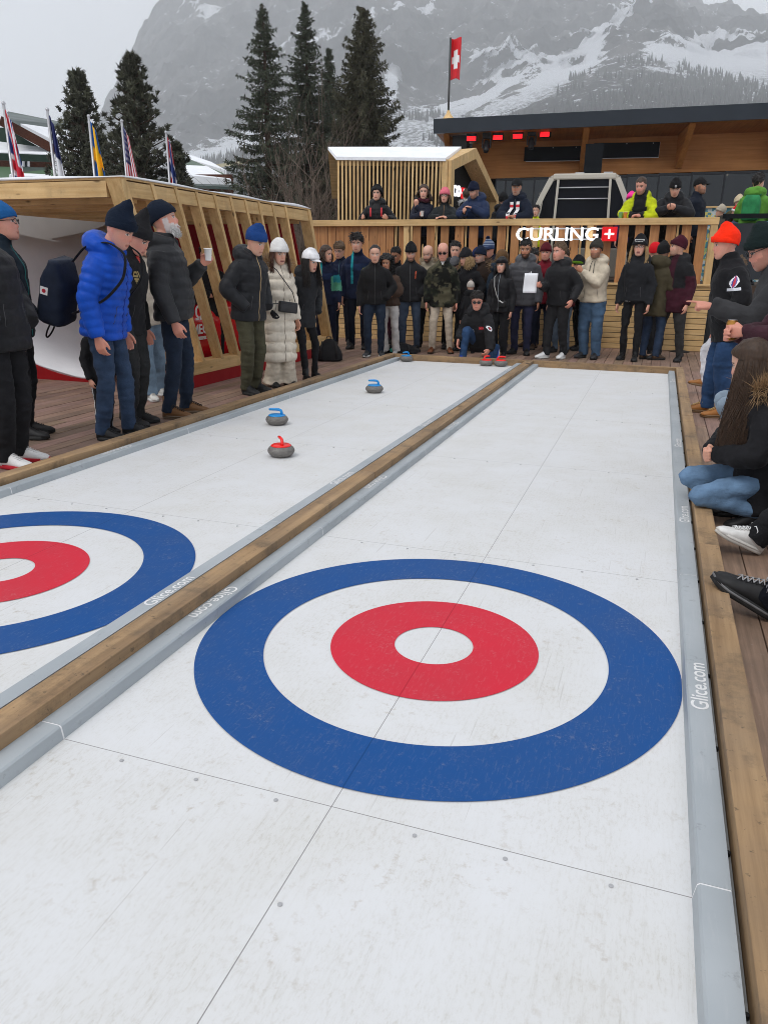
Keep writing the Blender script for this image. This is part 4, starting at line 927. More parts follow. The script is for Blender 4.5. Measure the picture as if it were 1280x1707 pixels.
    bump(t, b, fine, 1.0, 14.0)
    struct(link('mountain', me, m)); global MTOP; MTOP = (Q.min(0), Q.max(0)); print('mountain', MTOP)
    # conifer forest on the lower slopes
    rng.seed(5); mb = MB(); QQ = Q.reshape(NV, NU, 3); k = 0; cc = []
    ang = np.linspace(0, 2 * np.pi, 5, endpoint=False)
    dens = fbm(np.stack([UU.reshape(-1) / 130., VV.reshape(-1) / 45., tt * 0], 1), 3).reshape(NV, NU)
    while k < 9000:
        i = int(NV * (.14 + .31 * rng.rand() ** .8)); j = rng.randint(0, NU); p = QQ[i, j]
        u_, v_ = UU[i, j], VV[i, j]
        knoll = 930 < u_ < 1330 and v_ > 128
        if dens[i, j] + (.9 if knoll else 0) + (.45 if v_ > 235 else -.15) < .12 or sn[i * NU + j] > .8: continue
        p = p + np.append(rng.randn(2) * 6, 0); h = 9 + 7 * rng.rand(); r = h * .17
        V = [(p[0] + r * math.cos(a_), p[1] + r * math.sin(a_), p[2] - 1) for a_ in ang] + [(p[0], p[1], p[2] + h)]
        mb.add(V, [(q, (q + 1) % 5, 5) for q in range(5)]); c0 = np.array((.030, .033, .030)) * (.7 + .8 * rng.rand()); cc += [c0] * 6; k += 1
    me = mb.mesh('forest'); setcol(me, cc); stuff(link('conifer_forest', me, M_leaf))
mountain()
# ---------------------------------------------------------------- air
hz = MB().box((MTOP[0][0] - 40, -60, -6), (MTOP[1][0] + 40, MTOP[1][1] + 30, MTOP[1][2] + 15)).build('haze', None); stuff(hz)
hm = bpy.data.materials.new('haze_air'); hm.use_nodes = True; t = hm.node_tree; t.nodes.remove(t.nodes['Principled BSDF'])
pv = N(t, 'VolumePrincipled'); pv.inputs['Color'].default_value = (.97, .985, 1.0, 1); pv.inputs['Density'].default_value = .00027; pv.inputs['Anisotropy'].default_value = 0.0
t.links.new(pv.outputs[0], t.nodes['Material Output'].inputs['Volume']); hz.data.materials.append(hm)
# ================================================================ people
def rx(a): a = R(a); return np.array([[1, 0, 0], [0, math.cos(a), -math.sin(a)], [0, math.sin(a), math.cos(a)]])
def rzm(a): a = R(a); return np.array([[math.cos(a), -math.sin(a), 0], [math.sin(a), math.cos(a), 0], [0, 0, 1]])
def rym(a): a = R(a); return np.array([[math.cos(a), 0, math.sin(a)], [0, 1, 0], [-math.sin(a), 0, math.cos(a)]])
V3 = lambda *a: np.array(a, float)
def ik(a, b, l1, l2, hint):
    d = b - a; L = np.linalg.norm(d); Lm = (l1 + l2) * .999
    if L > Lm: b = a + d / L * Lm; d = b - a; L = Lm
    u = d / L; x = (l1 * l1 - l2 * l2 + L * L) / (2 * L); h = math.sqrt(max(0, l1 * l1 - x * x))
    p = np.asarray(hint, float); p = p - u * (p @ u); p = p / (np.linalg.norm(p) + 1e-9)
    return a + u * x + p * h, b
def limb(a, b, c, n=14, it=3):
    P = np.concatenate([np.linspace(a, b, n, endpoint=False), np.linspace(b, c, n + 1)])
    for _ in range(it): P[1:-1] = P[1:-1] * .5 + (P[:-2] + P[2:]) * .25
    return P
def ellsec(c, X, Y, a, f, b, n=22, p=2.3):
    t = np.linspace(0, 2 * np.pi, n, endpoint=False); ct, st = np.cos(t), np.sin(t)
    cx = np.sign(ct) * np.abs(ct) ** (2 / p) * a; cy = np.sign(st) * np.abs(st) ** (2 / p); cy = np.where(cy > 0, cy * f, cy * b)
    return c + cx[:, None] * X + cy[:, None] * Y
SKIN = {'fair': srgb(206, 160, 138), 'pink': srgb(208, 150, 130), 'tan': srgb(178, 128, 100), 'olive': srgb(160, 112, 86), 'dark': srgb(112, 74, 56)}
HAIRC = {'brown': (.045, .024, .013), 'dark': (.012, .009, .008), 'black': (.006, .005, .005), 'blond': (.34, .22, .10), 'grey': (.30, .29, .28), 'white': (.62, .61, .60), 'auburn': (.07, .028, .016), 'light': (.11, .066, .035)}
M_skin = attrmat(.5, .08, 90, .08, 0, .12)
def hairmat(c):
    key = ('hair', c)
    if key in MATS: return MATS[key]
    m, t, b = _new('hair'); v = coords(t, 60, 60, 5); n = noise(t, v, 1.5, 4, .6)
    t.links.new(mixc(t, ramp(t, n, [(.3, 0), (.7, 1)]), tuple(x * .55 for x in c), tuple(x * 1.35 for x in c)), b.inputs['Base Color']); b.inputs['Roughness'].default_value = .5; b.inputs['Specular IOR Level'].default_value = .35
    bump(t, b, n, .7, .004); MATS[key] = m; return m
HEADZ0 = [(-.120, .020, .078, .030), (-.108, .042, .090, .0), (-.088, .054, .095, -.035), (-.06, .062, .096, -.062), (-.03, .069, .094, -.082), (0, .073, .089, -.096), (.03, .0755, .093, -.102), (.06, .074, .088, -.101), (.09, .065, .068, -.088), (.11, .047, .042, -.064), (.123, .02, .012, -.03)]
HEADZ = [tuple(q * 1.10 for q in h) for h in HEADZ0]
def headmb(mb, HC, RH, wide=1.0):
    secs = []
    for z, w, f, bk in HEADZ:
        c = HC + RH @ V3(0, (f + bk) / 2, z); h = (f - bk) / 2
        secs.append(ellsec(c, RH[:, 0], RH[:, 1], w * wide, h, h, 24, 2.25))
    mb.loft(secs)
    q = lambda *p: HC + RH @ V3(*p)
    mb.loft([[q(-.009, .088, .006), q(.009, .088, .006), q(.006, .099, .004), q(-.006, .099, .004)], [q(-.012, .085, -.022), q(.012, .085, -.022), q(.007, .113, -.024), q(-.007, .113, -.024)], [q(-.0165, .08, -.045), q(.0165, .08, -.045), q(.009, .115, -.042), q(-.009, .115, -.042)], [q(-.014, .08, -.053), q(.014, .08, -.053), q(.007, .104, -.052), q(-.007, .104, -.052)]])
    mb.tube([q(-.045, .078, .020), q(-.02, .092, .024), q(0, .093, .020), q(.02, .092, .024), q(.045, .078, .020)], .009, 8)
    mb.tube([q(-.022, .088, -.078), q(0, .098, -.075), q(.022, .088, -.078)], [.006, .0085, .006], 8)
    mb.tube([q(-.018, .087, -.087), q(0, .097, -.086), q(.018, .087, -.087)], [.006, .009, .006], 8)
    for s in (-1, 1):
        mb.tube([q(s * .070, .002, -.045), q(s * .077, -.006, -.020), q(s * .080, -.012, .010), q(s * .074, -.004, .022)], [(.006, .011), (.008, .016), (.008, .018), (.005, .010)], 8, up=RH[:, 0])
def face_paint(P, HC, RH, C, sk, beard, bcol, lips, brow):
    L = (P - HC) @ RH; sk = np.array(sk)
    m = np.linalg.norm(L, axis=1) < .22
    g = lambda x, y, z, r: np.exp(-((L[:, 0] - x) ** 2 + (L[:, 1] - y) ** 2 + (L[:, 2] - z) ** 2) / (r * r))
    red = .8 * g(0, .115, -.04, .022) + .5 * (g(.045, .075, -.04, .03) + g(-.045, .075, -.04, .03)) + .7 * (g(.08, -.01, -.01, .03) + g(-.08, -.01, -.01, .03))
    C[:] = sk; C *= (1 + np.clip(red, 0, 1)[:, None] * np.array([.10, -.22, -.22]))
    front = L[:, 1] > .055
    lip = (np.abs(L[:, 0]) < .026) & (np.abs(L[:, 2] + .081) < .0115) & (L[:, 1] > .083); C[lip] = lips
    mo = (np.abs(L[:, 0]) < .024) & (np.abs(L[:, 2] + .0822) < .0032) & (L[:, 1] > .083); C[mo] = np.array(lips) * .5
    for s in (-1, 1):
        e = np.sqrt(((L[:, 0] - s * .032) / .0165) ** 2 + ((L[:, 2] + .002) / .0075) ** 2); C[(e < 1) & front] = (.62, .58, .55)
        i = np.sqrt((L[:, 0] - s * .032) ** 2 + (L[:, 2] + .002) ** 2); C[(i < .0068) & front] = (.03, .022, .018)
        lid = (np.abs(L[:, 0] - s * .032) < .019) & (np.abs(L[:, 2] - .0075) < .0028) & front; C[lid] = sk * .25
        br = (np.abs(L[:, 0] - s * .034) < .022) & (np.abs(L[:, 2] - .0225 + .15 * np.abs(np.abs(L[:, 0]) - .034)) < .0038) & front; C[br] = brow
    if beard:
        k = ((L[:, 2] < -.045) & (L[:, 1] > .0) & ~lip & (L[:, 2] > -.135)) & ~((np.abs(L[:, 0]) < .05) & (L[:, 2] > -.058) & (L[:, 1] > .07))
        k |= (L[:, 2] < .0) & (L[:, 1] > .0) & (L[:, 1] < .045) & (np.abs(L[:, 0]) > .055) & (L[:, 2] > -.13)
        k |= (np.abs(L[:, 2] + .066) < .006) & (np.abs(L[:, 0]) < .03) & (L[:, 1] > .08)
        k &= m & ~mo; C[k] = C[k] * (1 - beard) + np.array(bcol) * beard
    C[:] = np.where(m[:, None], C, sk * np.array([1.0, .88, .85]))
def hand(mb, W, d, n, s, kind, q=1.0):
    """palm from wrist W along d, palm normal n (palm side), s = side (+1 right)."""
    d = d / np.linalg.norm(d); n = n - d * (n @ d); n = n / np.linalg.norm(n); t = np.cross(d, n) * s   # t points to the thumb side
    secs = []
    for y, w, h in ((-.02, .026, .020), (.01, .032, .019), (.04, .040, .017), (.07, .042, .015), (.09, .040, .012)):
        secs.append(ellsec(W + d * y, t, n, w, h, h, 14, 2.6))
    mb.loft(secs)
    curl = {'relax': (22, 28, 20), 'fist': (70, 80, 60), 'grip': (42, 48, 38), 'flat': (8, 8, 6)}.get(kind, (22, 28, 20))
    for k, (off, L, r) in enumerate(((.030, .074, .0088), (.010, .083, .009), (-.0105, .078, .0086), (-.030, .062, .0076))):
        c = curl
        if kind == 'point': c = (4, 4, 3) if k == 0 else (75, 80, 60)
        p = W + d * .085 + t * off; dd = d + t * off * 1.6; dd /= np.linalg.norm(dd); pts = [p - dd * .02, p]; ang = 0
        for seg, ca in zip((.42, .32, .26), c):
            ang += ca + 3 * k; v = dd * math.cos(R(ang)) + n * math.sin(R(ang)); p = p + v * L * seg; pts.append(p)
        mb.tube(pts, [r, r, r * .95, r * .88, r * .7], 8)
    p0 = W + d * .022 + t * .028 + n * .004
    if kind in ('fist', 'grip', 'point'): pts = [p0 - d * .005, p0 + d * .03 + t * .020 + n * .012, p0 + d * .055 + t * .014 + n * .030, p0 + d * .072 + t * .0 + n * .040]
    else: pts = [p0 - d * .005, p0 + d * .028 + t * .022 + n * .006, p0 + d * .056 + t * .030 + n * .012, p0 + d * .080 + t * .030 + n * .016]
    mb.tube(pts, [.013, .012, .0105, .008], 8)
def ribbon_hair(mb, roots, L, HC, RH, wave=.012, r=.005, spread=.0, flow=None, n=9, grav=V3(0, 0, -1)):
    """long strands: from a parting over the skull, then hanging down."""
    for az, l in roots:
        a = R(az); pts = []
        ph = rng.rand() * 6; st = rng.rand()
        for i in range(n + 4):
            if i < 4:
                e = R(88 - 26 * i - 14 * st); rr = (.080 + .012 * rng.rand()) ; 
                p = HC + RH @ V3(rr * math.cos(e) * math.sin(a) * 1.04, -.008 + rr * 1.16 * math.cos(e) * math.cos(a), .024 + .105 * math.sin(e))
            else:
                t = (i - 3) / n; out = RH @ V3(math.sin(a), math.cos(a), 0)
                p = p0 + grav * l * t + out * (.02 * math.sin(min(1, t * 2.5) * 1.57) + spread * t) + V3(math.sin(t * 7 + ph), math.cos(t * 6 + ph), 0) * wave * t
                if flow is not None: p = p + flow * t * t
            if i == 3: p0 = p
            pts.append(p)
        mb.tube(pts, np.concatenate([[r * .6], np.full(n + 2, r), [r * .4]]) * (.7 + .6 * rng.rand()), 4, cap=False)
def shell(HC, RH, off, zfront, zback, seed=0, amp=.0, n=36, m=22, tall=0.0, wide=1.0, taper=False):
    """cap over the skull, cut along a plane that drops from zfront at the brow to zback at the nape."""
    off0 = off
    def sk(th, z, off):
        zs = [h[0] for h in HEADZ]; w = np.interp(z, zs, [h[1] for h in HEADZ]); f = np.interp(z, zs, [h[2] for h in HEADZ]); bk = np.interp(z, zs, [h[3] for h in HEADZ])
        c, h = (f + bk) / 2, (f - bk) / 2; return V3(math.sin(th) * (w + off) * wide, c + math.cos(th) * (h + off), z)
    secs = []
    for i in range(m):
        t = i / (m - 1); row = []; off = off0 if not taper else off0 * min(1, .12 + t * 2.6)
        for j in range(n):
            th = 2 * np.pi * j / n; cz = (math.cos(th) + 1) / 2; z0 = zback + (zfront - zback) * cz ** .8
            z = z0 + (.1345 - z0) * math.sin(min(1, t * 1.02) * np.pi / 2) ** .95; p = sk(th, min(z, .1345), off); 
            if t > .55: p[2] += off * ((t - .55) / .45) + tall * ((t - .55) / .45) ** 2
            if t >= .9: p[0] *= (1 - .85 * (t - .9) / .1); p[1] = (p[1] + .01) * (1 - .85 * (t - .9) / .1) - .01
            row.append(HC + RH @ p)
        secs.append(row)
    secs = np.array(secs)
    if amp:
        q = secs.reshape(-1, 3); nn = fbm(q * 38 + seed * 7.7, 3); q = q + (q - HC) / np.linalg.norm(q - HC, axis=1)[:, None] * (nn * amp)[:, None]; secs = q.reshape(secs.shape)
    return secs
SHOE_CACHE = {}
def shoe_mb(kind):
    up, so = MB(), MB(); boot = kind == 'boot'
    ys = np.array([-.080, -.070, -.04, 0, .04, .08, .12, .155, .175, .185]); w = np.array([.020, .032, .036, .037, .039, .045, .049, .044, .030, .012])
    ht = np.array([.085, .098, .105, .105, .098, .078, .064, .054, .044, .032])
    secs = []
    for y, ww, h in zip(ys, w, ht):
        t = np.linspace(0, 2 * np.pi, 16, endpoint=False); secs.append(np.stack([np.sign(np.cos(t)) * np.abs(np.cos(t)) ** .8 * ww, np.full(16, y), .022 + (h - .022) * (np.clip(np.sin(t), 0, 1) ** .75) + np.clip(np.sin(t), -1, 0) * .0], 1))
    up.loft(secs)
    top = .20 if boot else .125
    up.tube([(0, -.022, .06), (0, -.025, .10), (0, -.027, top)], [(.037, .055), (.039, .05), (.042, .05)] if True else 0, 16, up=(1, 0, 0))
    if kind == 'boot' or kind == 'sneaker':
        for k in range(5): 
            y = .035 + k * .017; z = np.interp(y, ys, ht) + .002; up.tube([(-.022, y, z - .004), (0, y + .004, z + .004), (.022, y, z - .004)], .0028, 5)
    n = 40; t = np.linspace(0, 2 * np.pi, n, endpoint=False); oy = .0525 + .138 * np.sin(t); ow = np.interp(oy, ys, w) + .005; ox = np.cos(t); ox = np.sign(ox) * np.abs(ox) ** .5 * ow
    lift = np.clip(oy - .12, 0, 1) ** 1.5 * .5
    for z in (0,): so.loft([np.stack([ox, oy, 0 * t + lift], 1), np.stack([ox * 1.03, oy, .012 + lift], 1), np.stack([ox, oy, .030 + lift * .6], 1)])
    return up, so
def person(label, xy, hd, H=1.75, near=False, f=False, lean=0, roll=0, hip=(0, 0, .93), head=(0, 0), feet=None, hands=('down', 'down'), hk=('relax', 'relax'), skin='fair', brow='dark',
           top=None, legs=None, shoes=None, hat=None, hair=None, glasses=None, beard=0, beardc='dark', group=None, z0=-.02, lower=True, wide=1.0, belly=0.0, twist=0, gloves=None, elb=(None, None), handn=(None, None), hdir=(None, None), vox=None):
    k = H / 1.75; th = R(hd) - np.pi / 2
    vb = (.0065 if near else .0105) if vox is None else vox
    P = V3(*hip); hipb = P
    RS = rzm(twist) @ rym(roll) @ rx(-lean); gw = (.92 if f else 1.0) * wide
    N_ = P + RS @ V3(0, 0, .53); RN = rzm(twist) @ rym(roll * .6) @ rx(-lean * .5 - head[0] * .35); RH_ = rzm(twist) @ rym(roll * .4) @ rzm(head[1]) @ rx(-head[0])
    HC = N_ + RN @ V3(0, .025, .075) + RH_ @ V3(0, .015, .095)
    SH = [P + RS @ V3(s * .178 * gw, -.005, .442) for s in (-1, 1)]
    if feet is None: feet = ((-.10, .0, 0, 8, 0), (.10, .03, 0, -8, 0))
    def foot(i):
        fx, fy, fz, fyaw, fp = feet[i][:5]; return V3(fx, fy, fz), rzm(fyaw) @ rx(-fp)
    HJ = [P + V3(s * .085, 0, -.02) for s in (-1, 1)]; KN, AN = [], []
    for i, s in ((0, -1), (1, 1)):
        fp_, fr = foot(i); an = fp_ + fr @ V3(0, -.025, .095); hint = feet[i][5] if len(feet[i]) > 5 else fr @ V3(s * .08, 1, 0)
        kn, an = ik(HJ[i], an, .422, .402, hint); KN.append(kn); AN.append(an)
    EL, WR, HD, HN, show = [], [], [], [], []
    for i, s in ((0, -1), (1, 1)):
        h = hands[i]; hint = V3(s * .4, -1, -.3); vis = True; hn = V3(-s, .0, .0); hd_ = None
        if isinstance(h, str):
            if h == 'down': h = P + RS @ V3(s * .245 * gw, .025, .0) + V3(0, .03, -.085); hn = V3(-s, .15, 0)
            elif h == 'pocket': h = P + RS @ V3(s * .185 * gw, .115, .03); hint = V3(s, -1, 0); hd_ = V3(-s * .3, .3, -1); vis = False
            elif h == 'belly': h = P + RS @ V3(s * .035, .215, .16); hd_ = V3(-s, .1, -.1); hn = V3(0, -1, .0); hint = V3(s, -.6, -.6)
            elif h == 'chest': h = P + RS @ V3(s * .08, .30, .30); hd_ = V3(-s * .4, .6, .6); hn = V3(-s * .6, 0, 0); hint = V3(s, -.5, -1)
            elif h == 'cup': h = P + RS @ V3(s * .16, .36, .26); hd_ = V3(-s * .3, 1, .25); hn = V3(-s, .2, .1); hint = V3(s * .3, -.6, -1)
            elif h == 'rail': h = P + RS @ V3(s * .06, .40, .2); hd_ = V3(-s * .7, .7, -.1); hn = V3(0, 0, -1); hint = V3(s, -.2, -.5)
            elif h == 'back': h = P + RS @ V3(s * .03, -.19, .08); hint = V3(s, -.3, 0); vis = False
        else: h = V3(*h)
        if elb[i] is not None: hint = V3(*elb[i])
        e, w = ik(SH[i], h, .285, .262, hint); EL.append(e); WR.append(w); show.append(vis)
        d = (w - e) / np.linalg.norm(w - e); HD.append(V3(*hdir[i]) if hdir[i] is not None else (d if hd_ is None else hd_)); HN.append(V3(*handn[i]) if handn[i] is not None else hn)
    # ---- one continuous body
    mb = MB(); headmb(mb, HC, RH_, 1.0 if not f else .95)
    mb.tube([N_ + RS @ V3(0, -.02, -.06), N_ + RN @ V3(0, .0, .02), HC + RH_ @ V3(0, -.015, -.06), HC + RH_ @ V3(0, -.01, .0)], [.07, .056 if not f else .049, .056 if not f else .049, .06], 14)
    mb.loft([ellsec(P + RS @ V3(0, 0, z), RS[:, 0], RS[:, 1], a * gw, b, b, 16) for z, a, b in ((-.10, .12, .08), (.05, .12, .08), (.25, .12, .08), (.40, .14, .085), (.48, .12, .06), (.53, .05, .05))])
    for i in (0, 1):
        mb.tube(limb(SH[i], EL[i], WR[i], 8), np.concatenate([np.linspace(.034, .032, 8), np.linspace(.032, .025, 9)]), 10)
        if show[i] and not (gloves and gloves[i]): hand(mb, WR[i] + HD[i] / np.linalg.norm(HD[i]) * .03, HD[i], HN[i], 1 if i else -1, hk[i])
        if lower: mb.tube(limb(HJ[i], KN[i], AN[i], 8), np.concatenate([np.linspace(.06, .045, 8), np.linspace(.043, .032, 9)]), 10)
    me = remesh(mb, vb, 1, .4, 'person'); co = getco(me)
    # eye sockets
    L = (co - HC) @ RH_; disp = np.zeros(len(co))
    for s in (-1, 1): disp -= .0055 * np.exp(-((L[:, 0] - s * .032) ** 2 + (L[:, 2] + .002) ** 2) / .00018) * (L[:, 1] > .05)
    co = co + disp[:, None] * RH_[:, 1]
    C = np.zeros_like(co); face_paint(co, HC, RH_, C, SKIN[skin], beard, HAIRC[beardc], np.array(srgb(150, 82, 76)) if f else np.array(SKIN[skin]) * np.array([.80, .62, .60]), np.array(HAIRC[brow]) * .9 + .01)
    setco(me, co * k); setcol(me, C)
    o = link('person', me, M_skin, None, (xy[0], xy[1], z0)); o.rotation_euler = (0, 0, th); tag(o, label, 'person', group)
    info = dict(o=o, k=k, HC=HC, RH=RH_, P=P, RS=RS, N=N_, WR=WR, HD=HD, HN=HN, EL=EL, SH=SH, hd=hd, th=th, xy=xy, z0=z0, feet=feet)
    def child(name, me, m, par=None):
        if isinstance(me, MB): me = me.mesh(name, True)
        c = getco(me); setco(me, c * k); return link(name, me, m, par or o)
    info['child'] = child; vg = .011 if near else .017
    # ---- trousers
    if lower and legs:
        fit = legs.get('fit', 1.0); fl = legs.get('flare', 0); mb = MB()
        mb.loft([ellsec(P + V3(0, 0, z) if z < 0.02 else P + RS @ V3(0, 0, z), V3(1, 0, 0), V3(0, 1, 0), a * gw, b, b2, 20) for z, a, b, b2 in ((-.10, .15, .10, .115), (-.03, .172, .115, .13), (.06, .165, .11, .115), (.14, .155, .105, .105))])
        for i in (0, 1):
            pl = limb(HJ[i] + V3(0, 0, .0), KN[i], AN[i] + (AN[i] - KN[i]) / np.linalg.norm(AN[i] - KN[i]) * legs.get('len', .045), 22, 4); t = np.linspace(0, 1, len(pl))
            r = np.interp(t, [0, .25, .5, .75, .93, 1], np.array([.094, .086, .068, .063 + fl * .02, .055 + fl * .045, .056 + fl * .06]) * (1 + (fit - 1) * np.array([.3, .6, 1, 1.2, 1.3, 1.3]).mean()))
            if legs.get('wrinkle', 1): r = r * (1 + .035 * np.sin(t * 60 + 2 * np.sin(t * 23) + i) * np.clip((t - .62) * 3, 0.25, 1)) * (1 + .03 * np.sin(t * 95 + i * 2) * (np.abs(t - .5) < .12))
            mb.tube(pl, r, 16)
        me = remesh(mb, vg, 3, .5, 'trousers'); c = getco(me); wn = fbm(np.stack([c[:, 0] * 7, c[:, 1] * 7, c[:, 2] * 17], 1) + H * 31, 3) * .0085 * legs.get('wrinkle', 1)
        n_ = np.zeros(len(c) * 3); me.vertices.foreach_get('normal', n_); c = c + n_.reshape(-1, 3) * wn[:, None]; setco(me, c)
        if legs.get('paint'): setcol(me, np.array([legs['paint'](p, (p - P)) for p in c])); child('trousers', me, cloth((1, 1, 1), legs.get('rough', .85), attr=True))
        else: child('trousers', me, legs.get('mat') or cloth(legs['c'], legs.get('rough', .88)))
    # ---- shoes
    if lower and shoes:
        for i in (0, 1):
            if shoes.get('only') is not None and i != shoes['only']: continue
            up, so_ = shoe_mb(shoes.get('kind', 'sneaker')); fp_, fr = foot(i); sc = (.94 if f else 1.0) * shoes.get('sc', 1)
            a = up.arr() * sc @ fr.T + fp_; so_a = so_.arr() * sc @ fr.T + fp_
            mu = MB().add(a, up.F); ms = MB().add(so_a, so_.F)
            s_ = sh_ = child('shoe', mu, plain(shoes['c'], .55, bs=.2, scale=30)); child('sole', ms, plain(shoes.get('sole', (.02, .02, .02)), .7), s_)
            if shoes.get('lace'):
                lm = MB(); ys = [.03 + .017 * q for q in range(6)]; zt = lambda y: np.interp(y, [0, .04, .08, .12, .155], [.112, .104, .084, .069, .058])
                for q in range(5):
                    for a_, b_ in ((-1, 1), (1, -1)): lm.tube([fp_ + fr @ (V3(a_ * .021, ys[q], zt(ys[q]) - .003) * sc), fp_ + fr @ (V3(0, ys[q] + .008, zt(ys[q]) + .006) * sc), fp_ + fr @ (V3(b_ * .021, ys[q + 1], zt(ys[q + 1]) - .003) * sc)], .0028, 5)
                for a_ in (-1, 1): lm.tube([fp_ + fr @ (V3(a_ * x_, y_, z_) * sc) for x_, y_, z_ in ((.004, .032, .115), (.030, .030, .128), (.052, .02, .112), (.046, .012, .09), (.020, .024, .108))], .0026, 5)
                child('laces', lm, plain(shoes['lace'], .7), sh_)
                st_ = fp_; sm_ = MB(); n_s = 40; t_s = np.linspace(0, 2 * np.pi, n_s, endpoint=False); oy = .0525 + .138 * np.sin(t_s); ow = np.interp(oy, [-.08, -.07, -.04, 0, .04, .08, .12, .155, .175, .185], [.020, .032, .036, .037, .039, .045, .049, .044, .030, .012]) + .0075; ox = np.sign(np.cos(t_s)) * np.abs(np.cos(t_s)) ** .5 * ow; lf = np.clip(oy - .12, 0, 1) ** 1.5 * .5
                sm_.loft([np.stack([ox, oy * 1.01, z_ + lf], 1) * sc @ fr.T + fp_ for z_ in (.016, .024)]); child('sole_stripe', sm_, plain(shoes.get('stripe', (.3, .3, .3)), .6), sh_)
    # ---- jacket
    if top:
        bk = top.get('bulk', 1.05); hem = top.get('hem', -.14); mb = MB(); puff = top.get('puff', 0); per = top.get('per', .075)
        st = [(hem, .186 + top.get('flare', 0), .132, .132), (hem * .5, .186 + top.get('flare', 0) * .5, .135, .130), (0, .182, .135, .126), (.12, .174, .136, .118), (.25, .180, .142, .125), (.36, .192, .142, .130), (.43, .195, .125, .122), (.475, .165, .105, .105), (.515, .105, .082, .092), (.55, .082, .075, .082)]
        if f: st = [(z, a * (.93 if z > .05 else 1.0) * (.93 if abs(z - .12) < .06 else 1), b, c) for z, a, b, c in st]
        zz = np.linspace(hem, .55, 90); S = np.array(st); secs = []
        for z in zz:
            a, fr_, bb = [np.interp(z, S[:, 0], S[:, q]) for q in (1, 2, 3)]
            if belly: fr_ += belly * math.exp(-((z - .08) / .16) ** 2)
            g = bk * (1 + (puff * (abs(math.sin(np.pi * (z - hem) / per)) ** .6 - .6) if puff and z < .45 else 0))
            base = P + RS @ V3(0, 0, z) if z >= 0 else P + V3(0, 0, z) * .75 + RS @ V3(0, 0, z) * .25 + RS[:, 1] * 0
            if z < 0 and hip[2] < .7: base = P + RS @ V3(0, 0, z)
            secs.append(ellsec(base, RS[:, 0], RS[:, 1], a * gw * g, fr_ * g, bb * g, 26, 2.5))
        mb.loft(secs)
        for i, s in ((0, -1), (1, 1)):
            pl = limb(SH[i] + RS @ V3(-s * .03, 0, -.005), EL[i], WR[i] + (WR[i] - EL[i]) / np.linalg.norm(WR[i] - EL[i]) * top.get('cuff', .028), 30, 8); t = np.linspace(0, 1, len(pl)); ln = .56 * t
            r = np.interp(t, [0, .12, .5, .8, 1], [.070, .076, .066, .058, .046]) * (1 + (bk - 1) * 1.5) * (.93 if f else 1)
            if puff: r = r * (1 + 1.15 * puff * (np.abs(np.sin(np.pi * ln / per)) ** .6 - .6) * np.clip(t * 6, 0, 1))
            else: r = r * (1 + .045 * np.sin(t * 44 + i * 2 + H * 9) * np.exp(-((t - .5) / .16) ** 2) + .03 * np.sin(t * 60) * (t > .8))
            mb.tube(pl, r, 18)
        col_ = top.get('collar', .05)
        if col_: mb.tube([N_ + RS @ V3(0, -.012, -.02), N_ + RN @ V3(0, .008, .02 + .3 * col_), N_ + RN @ V3(0, .014, .02 + col_)], [(.080, .082), (.074, .082), (.070, .080)], 20, up=RS[:, 0])
        if top.get('hood'):
            hh = top['hood']; pts = []
            for a in np.linspace(-150, 150, 15): 
                ar = R(a); pts.append(N_ + RN @ V3(math.sin(ar) * .105, -math.cos(ar) * .098 - .012, .035 - .035 * (1 - math.cos(ar)) * .5 - .02))
            mb.tube(pts, (.028 + .030 * np.cos(R(1) * np.linspace(-150, 150, 15) / 2) ** 2) * hh, 12)
        me = remesh(mb, vg * (.8 if puff else 1), 3 if not puff else 1, .5 if not puff else .25, 'jacket'); c = getco(me)
        n_ = np.zeros(len(c) * 3); me.vertices.foreach_get('normal', n_); n_ = n_.reshape(-1, 3)
        c = c + n_ * (fbm(np.stack([c[:, 0] * 9, c[:, 1] * 9, c[:, 2] * 13], 1) + H * 57 + hd, 3) * (.011 if not puff else .005))[:, None]; setco(me, c)
        me.calc_loop_triangles(); bv = BVHTree.FromPolygons([tuple(v) for v in c], [tuple(p.vertices) for p in me.polygons]); info['bvh'] = bv
        if top.get('paint'):
            Lc = (c - P) @ RS; setcol(me, np.array(top['paint'](Lc, c))); mm = cloth((1, 1, 1), top.get('rough', .8), attr=True)
        else: mm = top.get('mat') or cloth(top['c'], top.get('rough', .8 if not puff else .5), .35 if not puff else .25, 90 if not puff else 40, .25, .1 if puff else .2, False, .5, .12)
        jk = child('jacket', me, mm); info['jacket'] = jk
        # a front zip laid on the surface
        if top.get('zip') is not None:
            pts = []
            for z in np.linspace(hem + .01, .54, 40):
                og = P + RS @ V3(top.get('zipx', 0), .55, z); h = bv.ray_cast(Vector(og), Vector(-RS[:, 1]))
                if h[0] is not None: pts.append(np.array(h[0]) + RS[:, 1] * .001)
            if len(pts) > 4: child('zip', MB().tube(pts, (.0045, .0035), 6) if False else MB().tube(pts, .0042, 6), plain(top['zip'], .45), jk)
        if hip[2] > .7 and not top.get('paint'):
            pz = MB()
            for sx in (-1, 1):
                pts = []
                for q in range(7):
                    og = P + RS @ (V3(sx * (.115 - .018 * q / 6), .0, .0 + .14 * q / 6) + V3(0, .55, 0)); h = bv.ray_cast(Vector(og), Vector(-RS[:, 1]))
                    if h[0] is not None: pts.append(np.array(h[0]))
                if len(pts) > 3: pz.tube(pts, .0032, 5)
            if pz.n: child('pocket_zip', pz, plain((.05, .05, .052), .4), jk)
